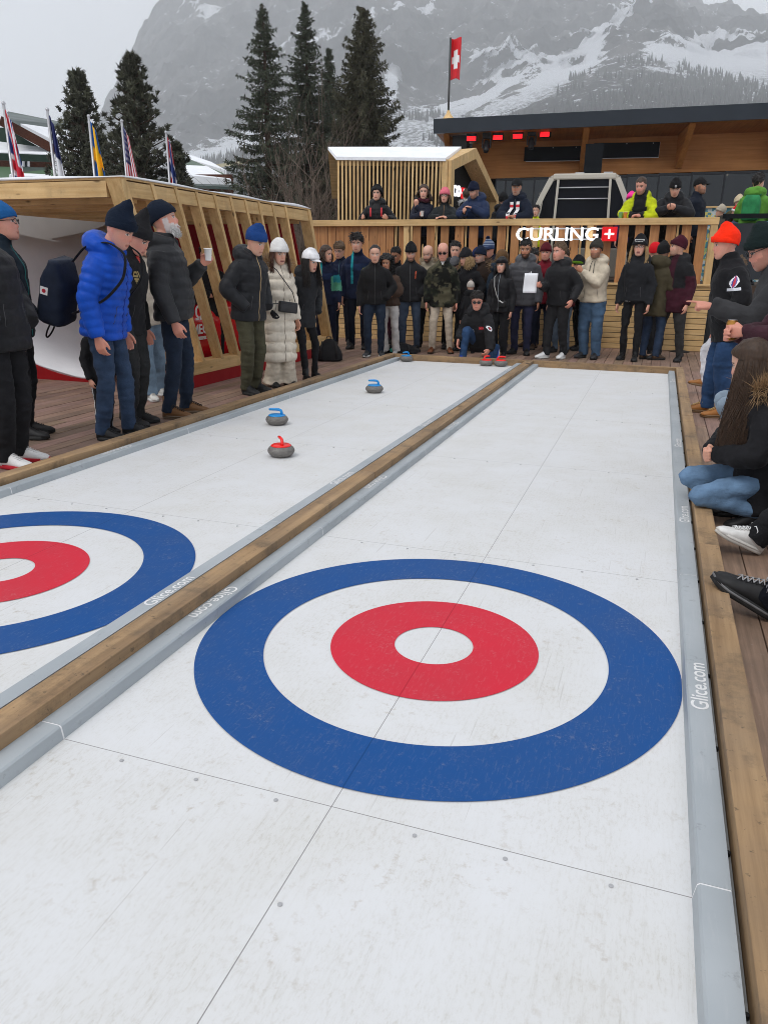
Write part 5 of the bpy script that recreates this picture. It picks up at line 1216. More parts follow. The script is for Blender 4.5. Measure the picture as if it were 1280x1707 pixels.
        if top.get('fur'):
            fm = MB(); 
            for q in range(top.get('furn', 4200) if near else 900):
                a = R(rng.uniform(-125, 125)); b = rng.rand() * 2 * np.pi; rr = .030 + .02 * math.cos(a / 2) ** 2; fs = top.get('furs', 1.0)
                cpt = N_ + RN @ (V3(math.sin(a) * .125, -math.cos(a) * .115 - .01, .055 - .04 * (1 - math.cos(a)) * .5) * 1.0)
                dr = RN @ V3(math.sin(a) * math.cos(b), -math.cos(a) * math.cos(b), math.sin(b)); p0 = cpt + dr * rr * .5 * fs; p1 = p0 + (dr + rng.randn(3) * .55) * (.020 + .02 * rng.rand()) * fs
                sd = np.cross(dr, rng.randn(3)); sd /= np.linalg.norm(sd); w_ = top.get('furw', .0035) if near else .008
                fm.add([p0 - sd * w_, p0 + sd * w_, p1], [(0, 1, 2)])
            child('fur_trim', fm, hairmat(top['fur']), jk)
    # ---- head wear and hair
    if hair:
        hc = hairmat(HAIRC[hair['c']]); st_ = hair.get('style', 'short')
        if st_ in ('short', 'curly', 'crop'):
            am = {'short': .006, 'curly': .014, 'crop': .002}[st_]; of = {'short': .012, 'curly': .024, 'crop': .006}[st_] * hair.get('vol', 1)
            hs = shell(HC, RH_, of, hair.get('line', .078), hair.get('back', -.075), len(label), am, 44, 26, hair.get('tall', .004), 1.0, True); hb = MB().loft(hs)
            if st_ != 'crop':
                ln = .017 if st_ == 'short' else .04
                for q in range(260):
                    i_, j_ = rng.randint(0, 24), rng.randint(0, 44); p = hs[i_, j_]; d = (hs[i_, j_] - hs[min(25, i_ + 2), j_]); d = d / (np.linalg.norm(d) + 1e-9) * .8 + RH_ @ V3(.5, .2, .15) * .5 + rng.randn(3) * .35; nr = (p - HC); nr /= np.linalg.norm(nr)
                    hb.tube([p - nr * .004, p + nr * .006 + d * ln * .5, p + nr * .004 + d * ln], [.006, .0045, .0015], 4, cap=False)
            child('hair', hb, hc)
        elif st_ == 'fringe':      # receding
            child('hair', MB().loft(shell(HC, RH_, .006, .108, -.07, 3, .004, 44, 26)), hc)
        if st_ in ('long', 'wavy', 'bangs'):
            hb = MB(); hb.loft(shell(HC, RH_, .016, .088, -.09, 3, .004, 40, 22))
            nst = hair.get('n', 800 if near else 170); L_ = hair.get('L', .34)
            roots = [(a * (1 if rng.rand() < .5 else -1), L_ * (.7 + .4 * rng.rand())) for a in rng.uniform(62, 180, nst)]
            ribbon_hair(hb, roots, L_, HC, RH_, .03 if st_ == 'wavy' else .014, hair.get('r', .0055 if not near else .003), hair.get('spread', .02), hair.get('flow'))
            if st_ == 'bangs':
                for q in range(60):
                    x = rng.uniform(-.058, .058); hb.tube([HC + RH_ @ V3(x * .6, .05, .118), HC + RH_ @ V3(x, .098, .075), HC + RH_ @ V3(x * 1.05, .106 - abs(x) * .35, .028 + .01 * rng.rand())], .005, 4, cap=False)
            child('hair', hb, hc)
        if st_ == 'bigcurl':
            hb = MB(); hb.loft(shell(HC, RH_, .03, .09, -.10, 5, .02, 44, 26))
            for q in range(420):
                a = R(rng.uniform(50, 180)) * (1 if rng.rand() < .5 else -1); z = rng.uniform(-.24, .12); rr = .10 + .05 * rng.rand() + .04 * max(0, -z); c0 = HC + RH_ @ V3(math.sin(a) * rr, math.cos(a) * rr * .9 - .02, z)
                ph = rng.rand() * 6; hb.tube([c0 + V3(math.cos(ph + u * 2.2) * .016, math.sin(ph + u * 2.2) * .016, -.012 * u) for u in range(7)], .006, 4, cap=False)
            child('hair', hb, hc)
    if hat:
        kd = hat.get('kind', 'beanie')
        if kd == 'beanie':
            tl = hat.get('tall', .025); fr_, bk_ = hat.get('front', .035), hat.get('back', -.035); nn = 60 if near else 36
            of = .013 if not hair else (.019 if hair.get('style') in (None, 'short', 'crop') else .023); tilt = hat.get('slouch', 0)
            def knit(secs, amp):
                for j in range(secs.shape[1]):
                    secs[:, j] = HC + (secs[:, j] - HC) * (1 + amp * (1 if j % 2 else -1))
                return secs
            s1 = knit(shell(HC, RH_, of, fr_, bk_, 0, 0, nn, 18, tl), .006)
            if tilt: 
                for q in range(18): s1[q] = s1[q] + RH_ @ V3(0, -tilt, 0) * max(0, (q - 8) / 9) ** 1.5
            hm = child('beanie', MB().loft(s1), hat.get('mat') or cloth(hat['c'], .95, .7, 160, .2, .3))
            if hat.get('cuff', True):
                ch_ = .052; secs = []
                for z, o_ in ((0, of + .001), (.004, of + .006), (ch_ * .5, of + .007), (ch_ - .004, of + .003), (ch_, of - .003)):
                    row = shell(HC, RH_, o_, fr_ - .004, bk_ - .004, 0, 0, nn, 2)[0]; secs.append(row + RH_ @ V3(0, 0, z))
                child('cuff', MB().loft(knit(np.array(secs), .007), cap=False), cloth(hat.get('c2', hat.get('c', (.02, .02, .02))), .95, .7, 160, .2, .3), hm)
            if hat.get('pom'):
                pm_ = MB(); c0 = HC + RH_ @ V3(0, -.02, .15 + tl)
                for q in range(240):
                    d = rng.randn(3); d /= np.linalg.norm(d); sd = np.cross(d, rng.randn(3)); sd /= np.linalg.norm(sd); pm_.add([c0 + d * .01 - sd * .008, c0 + d * .01 + sd * .008, c0 + d * .042], [(0, 1, 2)])
                child('pompom', pm_, cloth(hat['pom']), hm)
            info['hat'] = hm; info['hatbvh'] = BVHTree.FromPolygons([tuple(v) for v in s1.reshape(-1, 3)], [(i * nn + j, i * nn + (j + 1) % nn, (i + 1) * nn + (j + 1) % nn, (i + 1) * nn + j) for i in range(17) for j in range(nn)])
        elif kd == 'cap':
            s1 = shell(HC, RH_, .012 if not hair or hair.get('style') == 'crop' else .024, .052, -.01, 0, 0, 40, 18, .008); hm = child('cap', MB().loft(s1), cloth(hat['c'], .8, .3)); br_ = []
            for z in (0, -.005):
                for t in np.linspace(-1, 1, 15):
                    pass
            bm_ = MB(); secs = []
            for u in np.linspace(0, 1, 7):
                row = []
                for t in np.linspace(-1, 1, 15): 
                    a = t * R(62); y0 = .1 * math.cos(a); x = (.083 + 0 * u) * math.sin(a) * (1 - .12 * u); y = y0 + (.004) + u * (.082 * math.cos(t * 1.45)); row.append(HC + RH_ @ V3(x, y, .056 - .020 * u - .018 * t * t))
                secs.append(row)
            secs = np.array(secs); k0_ = secs.shape[1]; lo_ = secs - RH_[:, 2] * .005
            bm_.loft(np.concatenate([secs, lo_[:, ::-1]], 1)); child('brim', bm_, cloth(hat.get('c2', hat['c']), .8, .3), hm)
            info['hatbvh'] = BVHTree.FromPolygons([tuple(v) for v in s1.reshape(-1, 3)], [(i * 40 + j, i * 40 + (j + 1) % 40, (i + 1) * 40 + (j + 1) % 40, (i + 1) * 40 + j) for i in range(17) for j in range(40)]); info['hat'] = hm
        elif kd == 'band':
            secs = []
            for z, o_ in ((0, .012), (.005, .021), (.04, .022), (.05, .012)): secs.append(shell(HC, RH_, o_, .045, .0, 0, 0, 40, 2)[0] + RH_ @ V3(0, 0, z))
            child('headband', MB().loft(secs, cap=False), cloth(hat['c'], .95, .6, 160))
        elif kd == 'hoodup':
            s1 = shell(HC, RH_, .035, .085, -.13, 2, .004, 40, 22, .01); child('hood', MB().loft(s1), cloth(hat['c'], .7))
    if glasses:
        g = MB(); dk = glasses == 'sun'; fr_ = MB()
        for s in (-1, 1):
            c0 = V3(s * .034, .112, -.002); a = np.linspace(0, 2 * np.pi, 17); pts = [HC + RH_ @ (c0 + V3(math.cos(t) * .026, -abs(math.cos(t) - s) * 0 - .010 * (math.cos(t) * s > .3) * math.cos(t) * s, math.sin(t) * (.018 if not dk else .017))) for t in a]
            fr_.tube(pts, .0022 if not dk else .0035, 6); g.add(np.array(pts[:-1]) , [tuple(range(16))])
            fr_.tube([HC + RH_ @ V3(s * .060, .104, .004), HC + RH_ @ V3(s * .078, .06, .006), HC + RH_ @ V3(s * .083, -.01, .002)], .0028, 6)
        fr_.tube([HC + RH_ @ V3(-.009, .114, .002), HC + RH_ @ V3(0, .117, .004), HC + RH_ @ V3(.009, .114, .002)], .0025, 6)
        go = child('glasses', fr_, plain((.015, .014, .014), .35))
        if dk: child('lens', g, plain((.008, .008, .01), .08, coat=.5), go)
    if beard > .5 and beardc in ('white', 'grey') and near:
        bd_ = MB()
        for q in range(520):
            x = rng.uniform(-.066, .066); z = rng.uniform(-.125, -.055); 
            if abs(x) < .026 and -.092 < z < -.07: continue
            y = .092 - 9.5 * x * x - .4 * max(0, -.105 - z); p0 = HC + RH_ @ V3(x, y - .004, z); d = RH_ @ (V3(x * 3, .45, -.9) + rng.randn(3) * .3); bd_.tube([p0, p0 + d * .016, p0 + d * .030 + RH_ @ V3(0, 0, -.008)], [.0035, .003, .001], 3, cap=False)
        child('beard', bd_, hairmat(HAIRC[beardc]))
    if gloves:
        for i in (0, 1):
            if gloves[i]:
                gm = MB(); hand(gm, WR[i] + HD[i] / np.linalg.norm(HD[i]) * .02, HD[i], HN[i], 1 if i else -1, 'grip'); c0 = gm.arr(); gme = remesh(gm, .008, 2); child('glove', gme, cloth(gloves[i]))
    info['wp'] = lambda p: np.array([xy[0], xy[1], z0]) + rzm(math.degrees(th)) @ (np.asarray(p, float) * k)
    info['wd'] = lambda d: rzm(math.degrees(th)) @ np.asarray(d, float)
    return info
def decal(I, name, x, z, w, h, fn, dr='front', nu=24, nv=12, on='bvh', par='jacket', off=.003, center=None, m=None):
    """a thin patch that follows the garment's surface; fn(s,t)->colour or None, s right (seen from outside), t up."""
    RS, P = I['RS'], I['P']; bv = I.get(on)
    if bv is None: return
    if on == 'hatbvh': RS, P = I['RH'], I['HC']
    A = {'front': (V3(0, 1, 0), V3(-1, 0, 0)), 'back': (V3(0, -1, 0), V3(1, 0, 0)), 'left': (V3(-1, 0, 0), V3(0, -1, 0)), 'right': (V3(1, 0, 0), V3(0, 1, 0)), 'fl': (V3(-.8, .6, 0), V3(-.6, -.8, 0)), 'fr': (V3(.8, .6, 0), V3(-.6, .8, 0))}[dr]
    out, ux = A; c0 = np.zeros(3); V = np.full((nv, nu, 3), np.nan)
    for j in range(nv):
        for i in range(nu):
            s, t = i / (nu - 1) - .5, j / (nv - 1) - .5
            if dr in ('front', 'back'): b = V3(x, 0, z)
            else: b = V3(0, x, z) if dr in ('left', 'right') else V3(0, 0, z) + ux * x
            p = b + ux * s * w + V3(0, 0, t * h); og = P + RS @ (p + out * .7); hh = bv.ray_cast(Vector(og), Vector(-(RS @ out)))
            if hh[0] is not None: V[j, i] = np.array(hh[0]) + RS @ out * off
    F, C = [], np.zeros((nv * nu, 3)); 
    for j in range(nv - 1):
        for i in range(nu - 1):
            q = [j * nu + i, j * nu + i + 1, (j + 1) * nu + i + 1, (j + 1) * nu + i]; c = fn((i + .5) / (nu - 1), (j + .5) / (nv - 1))
            if c is None or np.isnan(V.reshape(-1, 3)[q]).any(): continue
            F.append((q, c))
    if not F: return
    mb = MB(); cc = []; VV = V.reshape(-1, 3)
    for q, c in F: mb.add(VV[q], [(0, 1, 2, 3)]); cc += [c] * 4
    me = mb.mesh(name); setcol(me, np.array(cc)); I['child'](name, me, m or attrmat(.6, .05, 60, .06), I[par])
def bitmap(rows, fg, bg=None):
    H_, W_ = len(rows), len(rows[0]); return lambda s, t: fg if rows[min(H_ - 1, int((1 - t) * H_))][min(W_ - 1, int(s * W_))] == '#' else bg
NAVY, BLK, CHAR = srgb(26, 32, 52), (.013, .013, .015), (.03, .031, .034)
JEAN, JEANL, JEAND, KHAKI = srgb(48, 62, 84), srgb(112, 136, 158), srgb(36, 46, 62), srgb(74, 72, 56)
BLKPANT, SHOEB = (.014, .014, .016), (.016, .016, .017)
def lg(c, **k): return dict(c=c, **k)
# ---------------------------------------------------------------- who stands where
def HT(xy, z0, v):
    lo, hi = 0.0, 4.0
    for _ in range(40):
        m = (lo + hi) / 2; d = V3(xy[0], xy[1], z0 + m) - CAM; vv = 853.5 - 1260.9 * (d @ UP) / (d @ FWD)
        if vv > v: lo = m
        else: hi = m
    return lo
HANDS = [('down', 'down'), ('pocket', 'pocket'), ('down', 'pocket'), ('belly', 'belly'), ('pocket', 'down')]
def vary(k, u):
    r = np.random.RandomState(int(u) * 7 + 3)
    if 'head' not in k: k['head'] = (r.uniform(2, 22), r.uniform(-24, 24))
    if 'hands' not in k: k['hands'] = HANDS[r.randint(0, 5)]
    if 'lean' not in k: k['lean'] = r.uniform(0, 7)
    if 'feet' not in k: a, b = r.uniform(-.08, .08, 2); k['feet'] = ((-.11, a, 0, r.uniform(0, 22), 0), (.11, b, 0, -r.uniform(0, 22), 0))
    return r.uniform(-14, 14)
def S(label, fu, fv, vt, hd, hatadd=.03, **k):
    p = G(fu, fv); kk = k.pop('hfix', 0); hd = hd + (vary(k, fu) if fv < 610 else 0); return person(label, (p[0], p[1]), hd, np.clip(HT(p, -.02, vt) - hatadd + kk, 1.05, 1.95), **k)
def Bk(label, u, vt, y, hd, hatadd=.03, **k):          # stands farther back: only the upper part shows
    p = atY(u, vt, y); hd = hd + vary(k, u); return person(label, (p[0], p[1]), hd, float(np.clip(p[2] + .02 - hatadd, 1.2, 1.95)), **k)
SB, WSOLE = srgb(120, 84, 52), (.6, .6, .58)
# ======== left side, near the camera
person('man in black puffer jacket cut off by the left edge, white and red shoes', G(26, 774)[:2], 10, 1.86, True, lean=-7, head=(6, 0), top=dict(c=BLK, puff=.05, per=.09, bulk=1.26, hood=1.3, hem=-.16), legs=lg(BLKPANT, fit=1.1), shoes=dict(c=(.72, .71, .70), sole=srgb(170, 20, 36)), hair=dict(c='dark'), hands=('pocket', 'pocket'), elb=((-1, -.6, -.4), (1, -.6, -.4)))
I = S('man in blue knitted headband hat and glasses at the left edge', 45, 727, 336, 26, .02, near=True, head=(-4, 0), glasses='clear', top=dict(c=srgb(22, 34, 44), collar=.07, bulk=1.08, zip=srgb(30, 110, 110)), legs=lg(BLKPANT), shoes=dict(c=SHOEB, kind='boot'), hat=dict(c=srgb(34, 92, 150), cuff=False, tall=.005), skin='pink', hands=('pocket', 'down'), brow='grey')
decal(I, 'hat_lettering', .0, .052, .05, .026, bitmap(['####.####', '#..#....#', '####..##.', '#.#..#...', '#..#.####'], (.8, .8, .8)), 'right', 18, 10, 'hatbvh', 'hat')
BM = I3 = S('man in bright blue quilted puffer jacket and navy beanie looking down', 192, 729, 338, 14, .075, near=True, hfix=.06, lean=11, head=(30, -8), skin='pink', beard=.1, beardc='grey', top=dict(c=srgb(20, 74, 176), puff=.12, per=.062, bulk=1.12, hood=1.55, hem=-.13, collar=.04, zip=srgb(20, 50, 140), rough=.45), legs=lg(srgb(50, 66, 90)), shoes=dict(c=SHOEB, kind='boot'), hat=dict(c=srgb(20, 30, 46), tall=.075, slouch=.0), feet=((-.12, .10, 0, 8, 0), (.11, -.02, 0, -12, 0)), hands=('down', 'down'), hk=('relax', 'relax'), hair=None)
def trk(p, l): return (.75, .75, .75) if (abs(p[0]) > .10 and abs((p[1] + .02) % .03 - .015) < .005 and p[1] > -.06 and p[1] < .05) else BLKPANT
S('short person hidden behind the blue jacket, white striped black track pants', 176, 722, 520, -10, .0, f=True, vox=.012, top=dict(c=BLK), legs=dict(c=BLK, paint=trk), shoes=dict(c=SHOEB), hair=dict(c='dark'))
I = S('man in tall pointed black beanie and black snow jacket looking down', 224, 707, 352, 8, .085, near=True, hfix=.05, lean=9, head=(34, -4), skin='pink', top=dict(c=BLK, bulk=1.08, collar=.06, hem=-.12), legs=lg((.020, .021, .022), fit=1.35, rough=.55), shoes=dict(c=SHOEB, kind='boot'), hat=dict(c=(.018, .018, .02), tall=.095, cuff=False, slouch=.03), hands=('down', 'down'))
decal(I, 'gold_logo', .09, .36, .07, .10, bitmap(['#####.#', '#...#.#', '#####.#', '.......', '.#####.', '..###..', '...#...'], srgb(150, 130, 80)), 'front', 14, 14)
decal(I, 'red_collar_lining', .0, .50, .05, .05, lambda s, t: srgb(190, 50, 40) if abs(s - .5) < .5 - .5 * (1 - t) else None, 'front', 8, 8)
I5 = S('white bearded man in black puffer and navy beanie holding a paper cup', 300, 693, 332, 22, .025, near=True, lean=-3, head=(-13, 4), skin='pink', beard=.8, beardc='white', brow='grey', belly=.035, top=dict(c=CHAR, puff=.07, per=.085, bulk=1.12, hood=1.4, hem=-.10, collar=.05, rough=.5), legs=lg(JEAND), shoes=dict(c=SB, kind='boot', sole=(.18, .13, .09), lace=(.03, .02, .015), stripe=(.10, .06, .03)), hat=dict(c=srgb(22, 30, 44), tall=.0, cuff=False, front=.04), hair=dict(c='grey', style='crop'), hands=((-.17, .23, 1.27), 'down'), hk=('grip', 'relax'), handn=((1, .1, 0), None), hdir=((.15, .7, .6), None), elb=((-.5, -.6, -1), None), feet=((-.12, .06, 0, 6, 0), (.12, -.04, 0, -10, 0)))
S('person in pale blue jeans and white sneakers behind the bearded man', 258, 662, 385, -25, .0, f=True, top=dict(c=srgb(190, 180, 165), collar=.03), legs=lg(srgb(120, 142, 162), fit=1.25, flare=.3), shoes=dict(c=(.6, .58, .54), sole=WSOLE), hair=dict(c='brown', style='long'), feet=((-.12, -.1, 0, 10, 0), (.12, .14, 0, -10, 0)))
I = S('man in royal blue beanie and black puffer with tan zip, olive trousers', 420, 655, 372, -12, .03, near=True, lean=6, head=(24, 0), top=dict(c=(.020, .021, .024), puff=.055, per=.10, bulk=1.12, hood=1.45, hem=-.13, collar=.05, zip=srgb(186, 160, 120), rough=.5), legs=lg(KHAKI, fit=1.1), shoes=dict(c=SHOEB), hat=dict(c=srgb(30, 64, 122), tall=.03, cuff=False), hands=('pocket', 'pocket'), skin='fair', hair=dict(c='brown', style='crop'))
I8 = S('woman in long cream quilted coat and white cable knit beanie', 468, 643, 397, -34, .03, near=True, f=True, head=(14, -4), top=dict(c=srgb(216, 206, 190), puff=.19, per=.125, bulk=1.13, hem=-.62, flare=.02, collar=.08, fur=(.34, .22, .12), furs=1.6, hood=1.5, zip=srgb(150, 140, 128), rough=.45), legs=lg(srgb(206, 194, 176), flare=.9, fit=1.2), shoes=dict(c=SHOEB), hat=dict(c=(.74, .73, .72), tall=.015), hair=dict(c='auburn', style='long', L=.30, n=260), hands=('down', 'pocket'), gloves=(None, (.02, .02, .022)), feet=((-.10, .03, 0, 12, 0), (.10, .0, 0, -12, 0)), skin='fair')
S('young woman in white cap and black coat leaning forward, black leggings', 511, 634, 420, -26, .01, near=True, f=True, lean=11, hip=(0, -.05, .925), head=(16, 8), hfix=.05, top=dict(c=(.022, .023, .026), hem=-.18, hood=1.3, bulk=1.06), legs=lg(BLKPANT, fit=.75, len=.0), shoes=dict(c=SHOEB, kind='boot', sole=(.5, .5, .5)), hat=dict(c=(.78, .78, .8), kind='cap'), hair=dict(c='dark', style='long', L=.36, flow=V3(0, .05, 0)), hands=('pocket', 'pocket'), feet=((-.16, .02, 0, 20, 0), (.12, .16, 0, -5, 0)))
# ======== row across the far end
def team(c2):
    def f(L, c):
        o = np.tile(np.array(srgb(24, 32, 56)), (len(L), 1)); x, y, z = L.T
        o[(z > .30) & (z < .40) & (np.abs(x) < .2)] = srgb(28, 42, 72)
        o[(np.abs(x - .07) < .016) & (z > .1) & (y > .03)] = srgb(30, 140, 150)
        k = (x < -.10) & (z > .10) & (z < .34) & (y > .0); o[k] = c2
        o[(x < -.13) & (z > .24) & (z < .36) & (y > -.05)] = srgb(40, 130, 140); return o
    return f
S('brown haired woman in navy jacket with green panel beside the pavilion post', 545, 583, 409, -72, .01, f=True, head=(4, 55), top=dict(paint=team(srgb(90, 160, 130)), hood=.9), legs=lg(NAVY, fit=1.05), shoes=dict(c=SHOEB), hair=dict(c='brown', style='long', L=.16), hands=('down', 'pocket'))
S('brown haired boy in glasses and plain navy team jacket', 570, 574, 402, -75, .02, head=(14, -8), glasses='clear', top=dict(c=srgb(24, 32, 54), collar=.05, zip=srgb(60, 100, 110)), legs=lg(srgb(18, 22, 34)), shoes=dict(c=SHOEB), hair=dict(c='light', line=.05, vol=1.3))
S('tallest young man in navy jacket with teal and lime stripes', 597, 581, 389, -80, .02, top=dict(paint=team(srgb(206, 214, 60)), collar=.07), legs=lg(srgb(18, 22, 36)), shoes=dict(c=SHOEB), hair=dict(c='dark', style='curly', line=.06), skin='fair', head=(8, 0))
decal(I, 'x', 9, 9, .01, .01, lambda s, t: None)
S('balding man in plain black jacket and blue jeans by the lane corner', 624, 594, 408, -70, .01, head=(8, 0), skin='fair', top=dict(c=(.012, .012, .013), collar=.04, hem=-.08, zip=(.05, .05, .05)), legs=lg(JEAND), shoes=dict(c=(.04, .04, .045), sole=WSOLE), hair=dict(c='dark', style='fringe'), brow='dark')
S('woman with big black curls in brown fur vest and white trousers', 648, 590, 424, -85, .01, f=True, roll=4, head=(10, 10), skin='tan', top=dict(c=(.07, .042, .03), bulk=1.15, puff=0, hem=-.06, collar=.02), legs=lg((.62, .60, .58), flare=.5), shoes=dict(c=(.5, .5, .5)), hair=dict(c='black', style='bigcurl'))
Bk('dark haired woman mostly hidden behind the curly haired woman', 662, 411, 12.6, -85, .01, f=True, skin='olive', top=dict(c=BLK), legs=lg(srgb(60, 24, 40)), shoes=dict(c=SHOEB), hair=dict(c='black'))
I = S('bearded man in black beanie, black jacket with orange pocket zip, jeans', 682, 585, 402, -86, .035, skin='fair', beard=.65, beardc='brown', top=dict(c=(.018, .018, .02), collar=.06, zip=(.1, .1, .1), hem=-.10), legs=lg(srgb(66, 78, 96)), shoes=dict(c=SHOEB), hat=dict(c=BLK, tall=.03), hands=('pocket', 'pocket'), feet=((-.13, 0, 0, 10, 0), (.13, 0, 0, -10, 0)))
decal(I, 'orange_zip', -.09, .34, .02, .12, lambda s, t: srgb(226, 96, 50) if abs(s - .3 - .4 * t) < .35 else None, 'front', 6, 12)
S('bald man with dark beard in pale fur hooded parka', 712, 580, 408, -88, .01, beard=.85, beardc='brown', skin='fair', top=dict(c=srgb(150, 140, 122), hem=-.22, fur=(.42, .33, .22), hood=1.3, bulk=1.08), legs=lg(BLKPANT), shoes=dict(c=SHOEB, kind='boot'), feet=((-.1, .05, 0, 8, 0), (.18, -.1, 0, -20, 0)))
def camo(L, c):
    n = fbm(c * [9, 9, 9], 3); n2 = fbm(c * [11, 11, 11] + 31, 3); o = np.tile(np.array(srgb(58, 58, 46)), (len(L), 1)); o[n > .15] = srgb(34, 38, 30); o[n2 > .25] = srgb(22, 22, 20); o[(n < -.35)] = srgb(88, 84, 66); return o
I = S('bald man in camouflage jacket and sunglasses, beige trousers, brown boots', 733, 588, 405, -86, .0, glasses='sun', skin='pink', top=dict(paint=camo, hem=-.17, bulk=1.06, collar=.02), legs=lg(srgb(196, 182, 164)), shoes=dict(c=srgb(112, 66, 40), kind='boot', sole=(.05, .04, .03)), hands=('down', 'down'), feet=((-.16, 0, 0, 10, 0), (.14, 0, 0, -10, 0)))
decal(I, 'white_collar', 0, .53, .07, .05, lambda s, t: (.75, .75, .75) if abs(s - .5) < .12 + .35 * t else None, 'front', 10, 8)
Bk('dark haired man looking right behind the bald man in camouflage', 758, 402, 12.5, -60, .02, head=(5, -15), top=dict(c=BLK, hood=1), legs=lg(BLKPANT), shoes=dict(c=SHOEB), hair=dict(c='dark', vol=1.2))
Bk('short person in plain grey beanie behind the camouflage jacket', 763, 424, 12.15, -90, .03, f=True, head=(30, 0), top=dict(c=CHAR), legs=lg(BLKPANT), shoes=dict(c=SHOEB), hat=dict(c=srgb(94, 94, 98), tall=.01))
Bk('blonde woman in black beanie turned to her right', 783, 413, 12.0, -95, .035, f=True, head=(12, -35), top=dict(c=BLK, hood=1.2), legs=lg(BLKPANT), shoes=dict(c=SHOEB), hat=dict(c=(.016, .016, .018), tall=.03, cuff=False), hair=dict(c='blond', style='wavy', L=.22))
Bk('person in dark blue beanie hidden behind the blonde woman', 796, 411, 12.9, -90, .03, top=dict(c=NAVY), legs=lg(BLKPANT), shoes=dict(c=SHOEB), hat=dict(c=srgb(30, 40, 80)))
I = Bk('older man with glasses and navy beanie in brown fur collar', 807, 409, 12.45, -95, .03, head=(8, -20), glasses='clear', beard=.4, beardc='grey', top=dict(c=srgb(52, 40, 34), fur=(.14, .085, .05), hood=1), legs=lg(BLKPANT), shoes=dict(c=SHOEB), hat=dict(c=srgb(24, 32, 50), tall=.02))
def stripes(): 
    m, t, b = _new('striped_knit'); v = coords(t); s = N(t, 'SeparateXYZ'); t.links.new(v, s.inputs[0]); mth = N(t, 'Math', operation='PINGPONG'); t.links.new(s.outputs['Z'], mth.inputs[0]); mth.inputs[1].default_value = .022
    g = N(t, 'Math', operation='GREATER_THAN'); t.links.new(mth.outputs[0], g.inputs[0]); g.inputs[1].default_value = .011; t.links.new(mixc(t, g.outputs[0], srgb(44, 60, 92), srgb(120, 130, 150)), b.inputs['Base Color']); b.inputs['Roughness'].default_value = .95; return m
Bk('person in striped blue bobble beanie peering over the others', 821, 396, 13.0, -92, .05, skin='pink', top=dict(c=NAVY), legs=lg(BLKPANT), shoes=dict(c=SHOEB), hat=dict(c=srgb(50, 64, 96), mat=stripes(), tall=.03, pom=srgb(50, 66, 100)))
Bk('person in brown fur hood right behind the smiling woman', 836, 413, 12.1, 90, .06, f=True, top=dict(c=srgb(40, 52, 66), fur=(.20, .125, .06), furs=1.9, hood=1.8), legs=lg(BLKPANT), shoes=dict(c=SHOEB), hat=dict(kind='hoodup', c=srgb(96, 70, 44)))
IW = S('smiling woman with dark fringe and headband, black scarf and small camera bag', 830, 594, 428, -92, .015, f=True, head=(2, 0), top=dict(c=(.014, .014, .016), puff=.04, per=.08, bulk=1.1, hem=-.12, collar=.08, zip=(.3, .33, .36)), legs=lg(BLKPANT, fit=1.1), shoes=dict(c=SHOEB, kind='boot'), hat=dict(kind='band', c=srgb(34, 32, 36)), hair=dict(c='black', style='bangs', L=.24), hands=('down', 'down'))
I = S('dark bearded man in shiny grey puffer jacket and navy trousers', 866, 590, 398, -88, .02, skin='tan', beard=.85, beardc='black', brow='black', head=(12, 0), top=dict(c=srgb(74, 74, 78), puff=.05, per=.09, bulk=1.14, hood=1.5, hem=-.16, collar=.04, zip=(.08, .08, .085), rough=.35), legs=lg(srgb(46, 48, 72)), shoes=dict(c=SHOEB, kind='boot'), hair=dict(c='black', line=.065), hands=('down', 'pocket'))
def tri(s, t):
    for k, (a, h) in enumerate(((.12, .35), (.42, .68), (.72, 1.0))):
        if a <= s - .0 * t <= a + .2 and t < h - (a + .2 - s) * .6 + .1: return (.8, .8, .8)
    return None
decal(I, 'striped_logo', -.09, .34, .075, .055, lambda s, t: tri(s, t), 'front', 22, 14)
Bk('man in burgundy knitted beanie and dark red jacket behind the papers', 911, 404, 12.7, -70, .03, head=(6, -10), skin='pink', top=dict(c=srgb(110, 22, 36), collar=.06, bulk=1.1), legs=lg(NAVY), shoes=dict(c=srgb(70, 50, 34), kind='boot'), hat=dict(c=srgb(84, 24, 34), tall=.015))
Bk('man largely hidden between the grey puffer and the burgundy beanie', 893, 413, 13.1, -90, .02, top=dict(c=BLK, hood=1.2), legs=lg(NAVY), shoes=dict(c=srgb(80, 56, 40)), hair=dict(c='dark'))
I16 = S('brown haired man in black jacket holding a white sheet of paper', 925, 597, 402, -120, .03, skin='pink', head=(2, -12), beard=.2, beardc='light', top=dict(c=(.015, .015, .017), hood=1.4, bulk=1.12, hem=-.10, puff=.03, per=.11), legs=lg((.02, .02, .022), fit=1.1), shoes=dict(c=(.7, .7, .7), sole=WSOLE), hair=dict(c='light', vol=1.2, tall=.012), hands=((-.30, .10, .93), (.10, .36, 1.12)), hk=('relax', 'grip'), hdir=(None, (.1, 1, .2)), handn=(None, (-1, 0, 0)), feet=((-.10, -.05, 0, 10, 0), (.12, .12, 0, -20, 0)))
Bk('person in faded jeans half hidden behind the man with the paper', 946, 412, 12.4, -100, .03, top=dict(c=srgb(96, 24, 34), bulk=1.1), legs=lg(srgb(92, 106, 122)), shoes=dict(c=SHOEB), hair=dict(c='brown'))
Bk('person in black and lime striped cap behind the cream hoodie', 974, 425, 12.9, -140, .03, f=True, top=dict(c=BLK, bulk=1.2), legs=lg(BLKPANT), shoes=dict(c=SHOEB), hat=dict(c=BLK, c2=srgb(90, 130, 30), tall=.02), hair=dict(c='dark', style='long', L=.2))
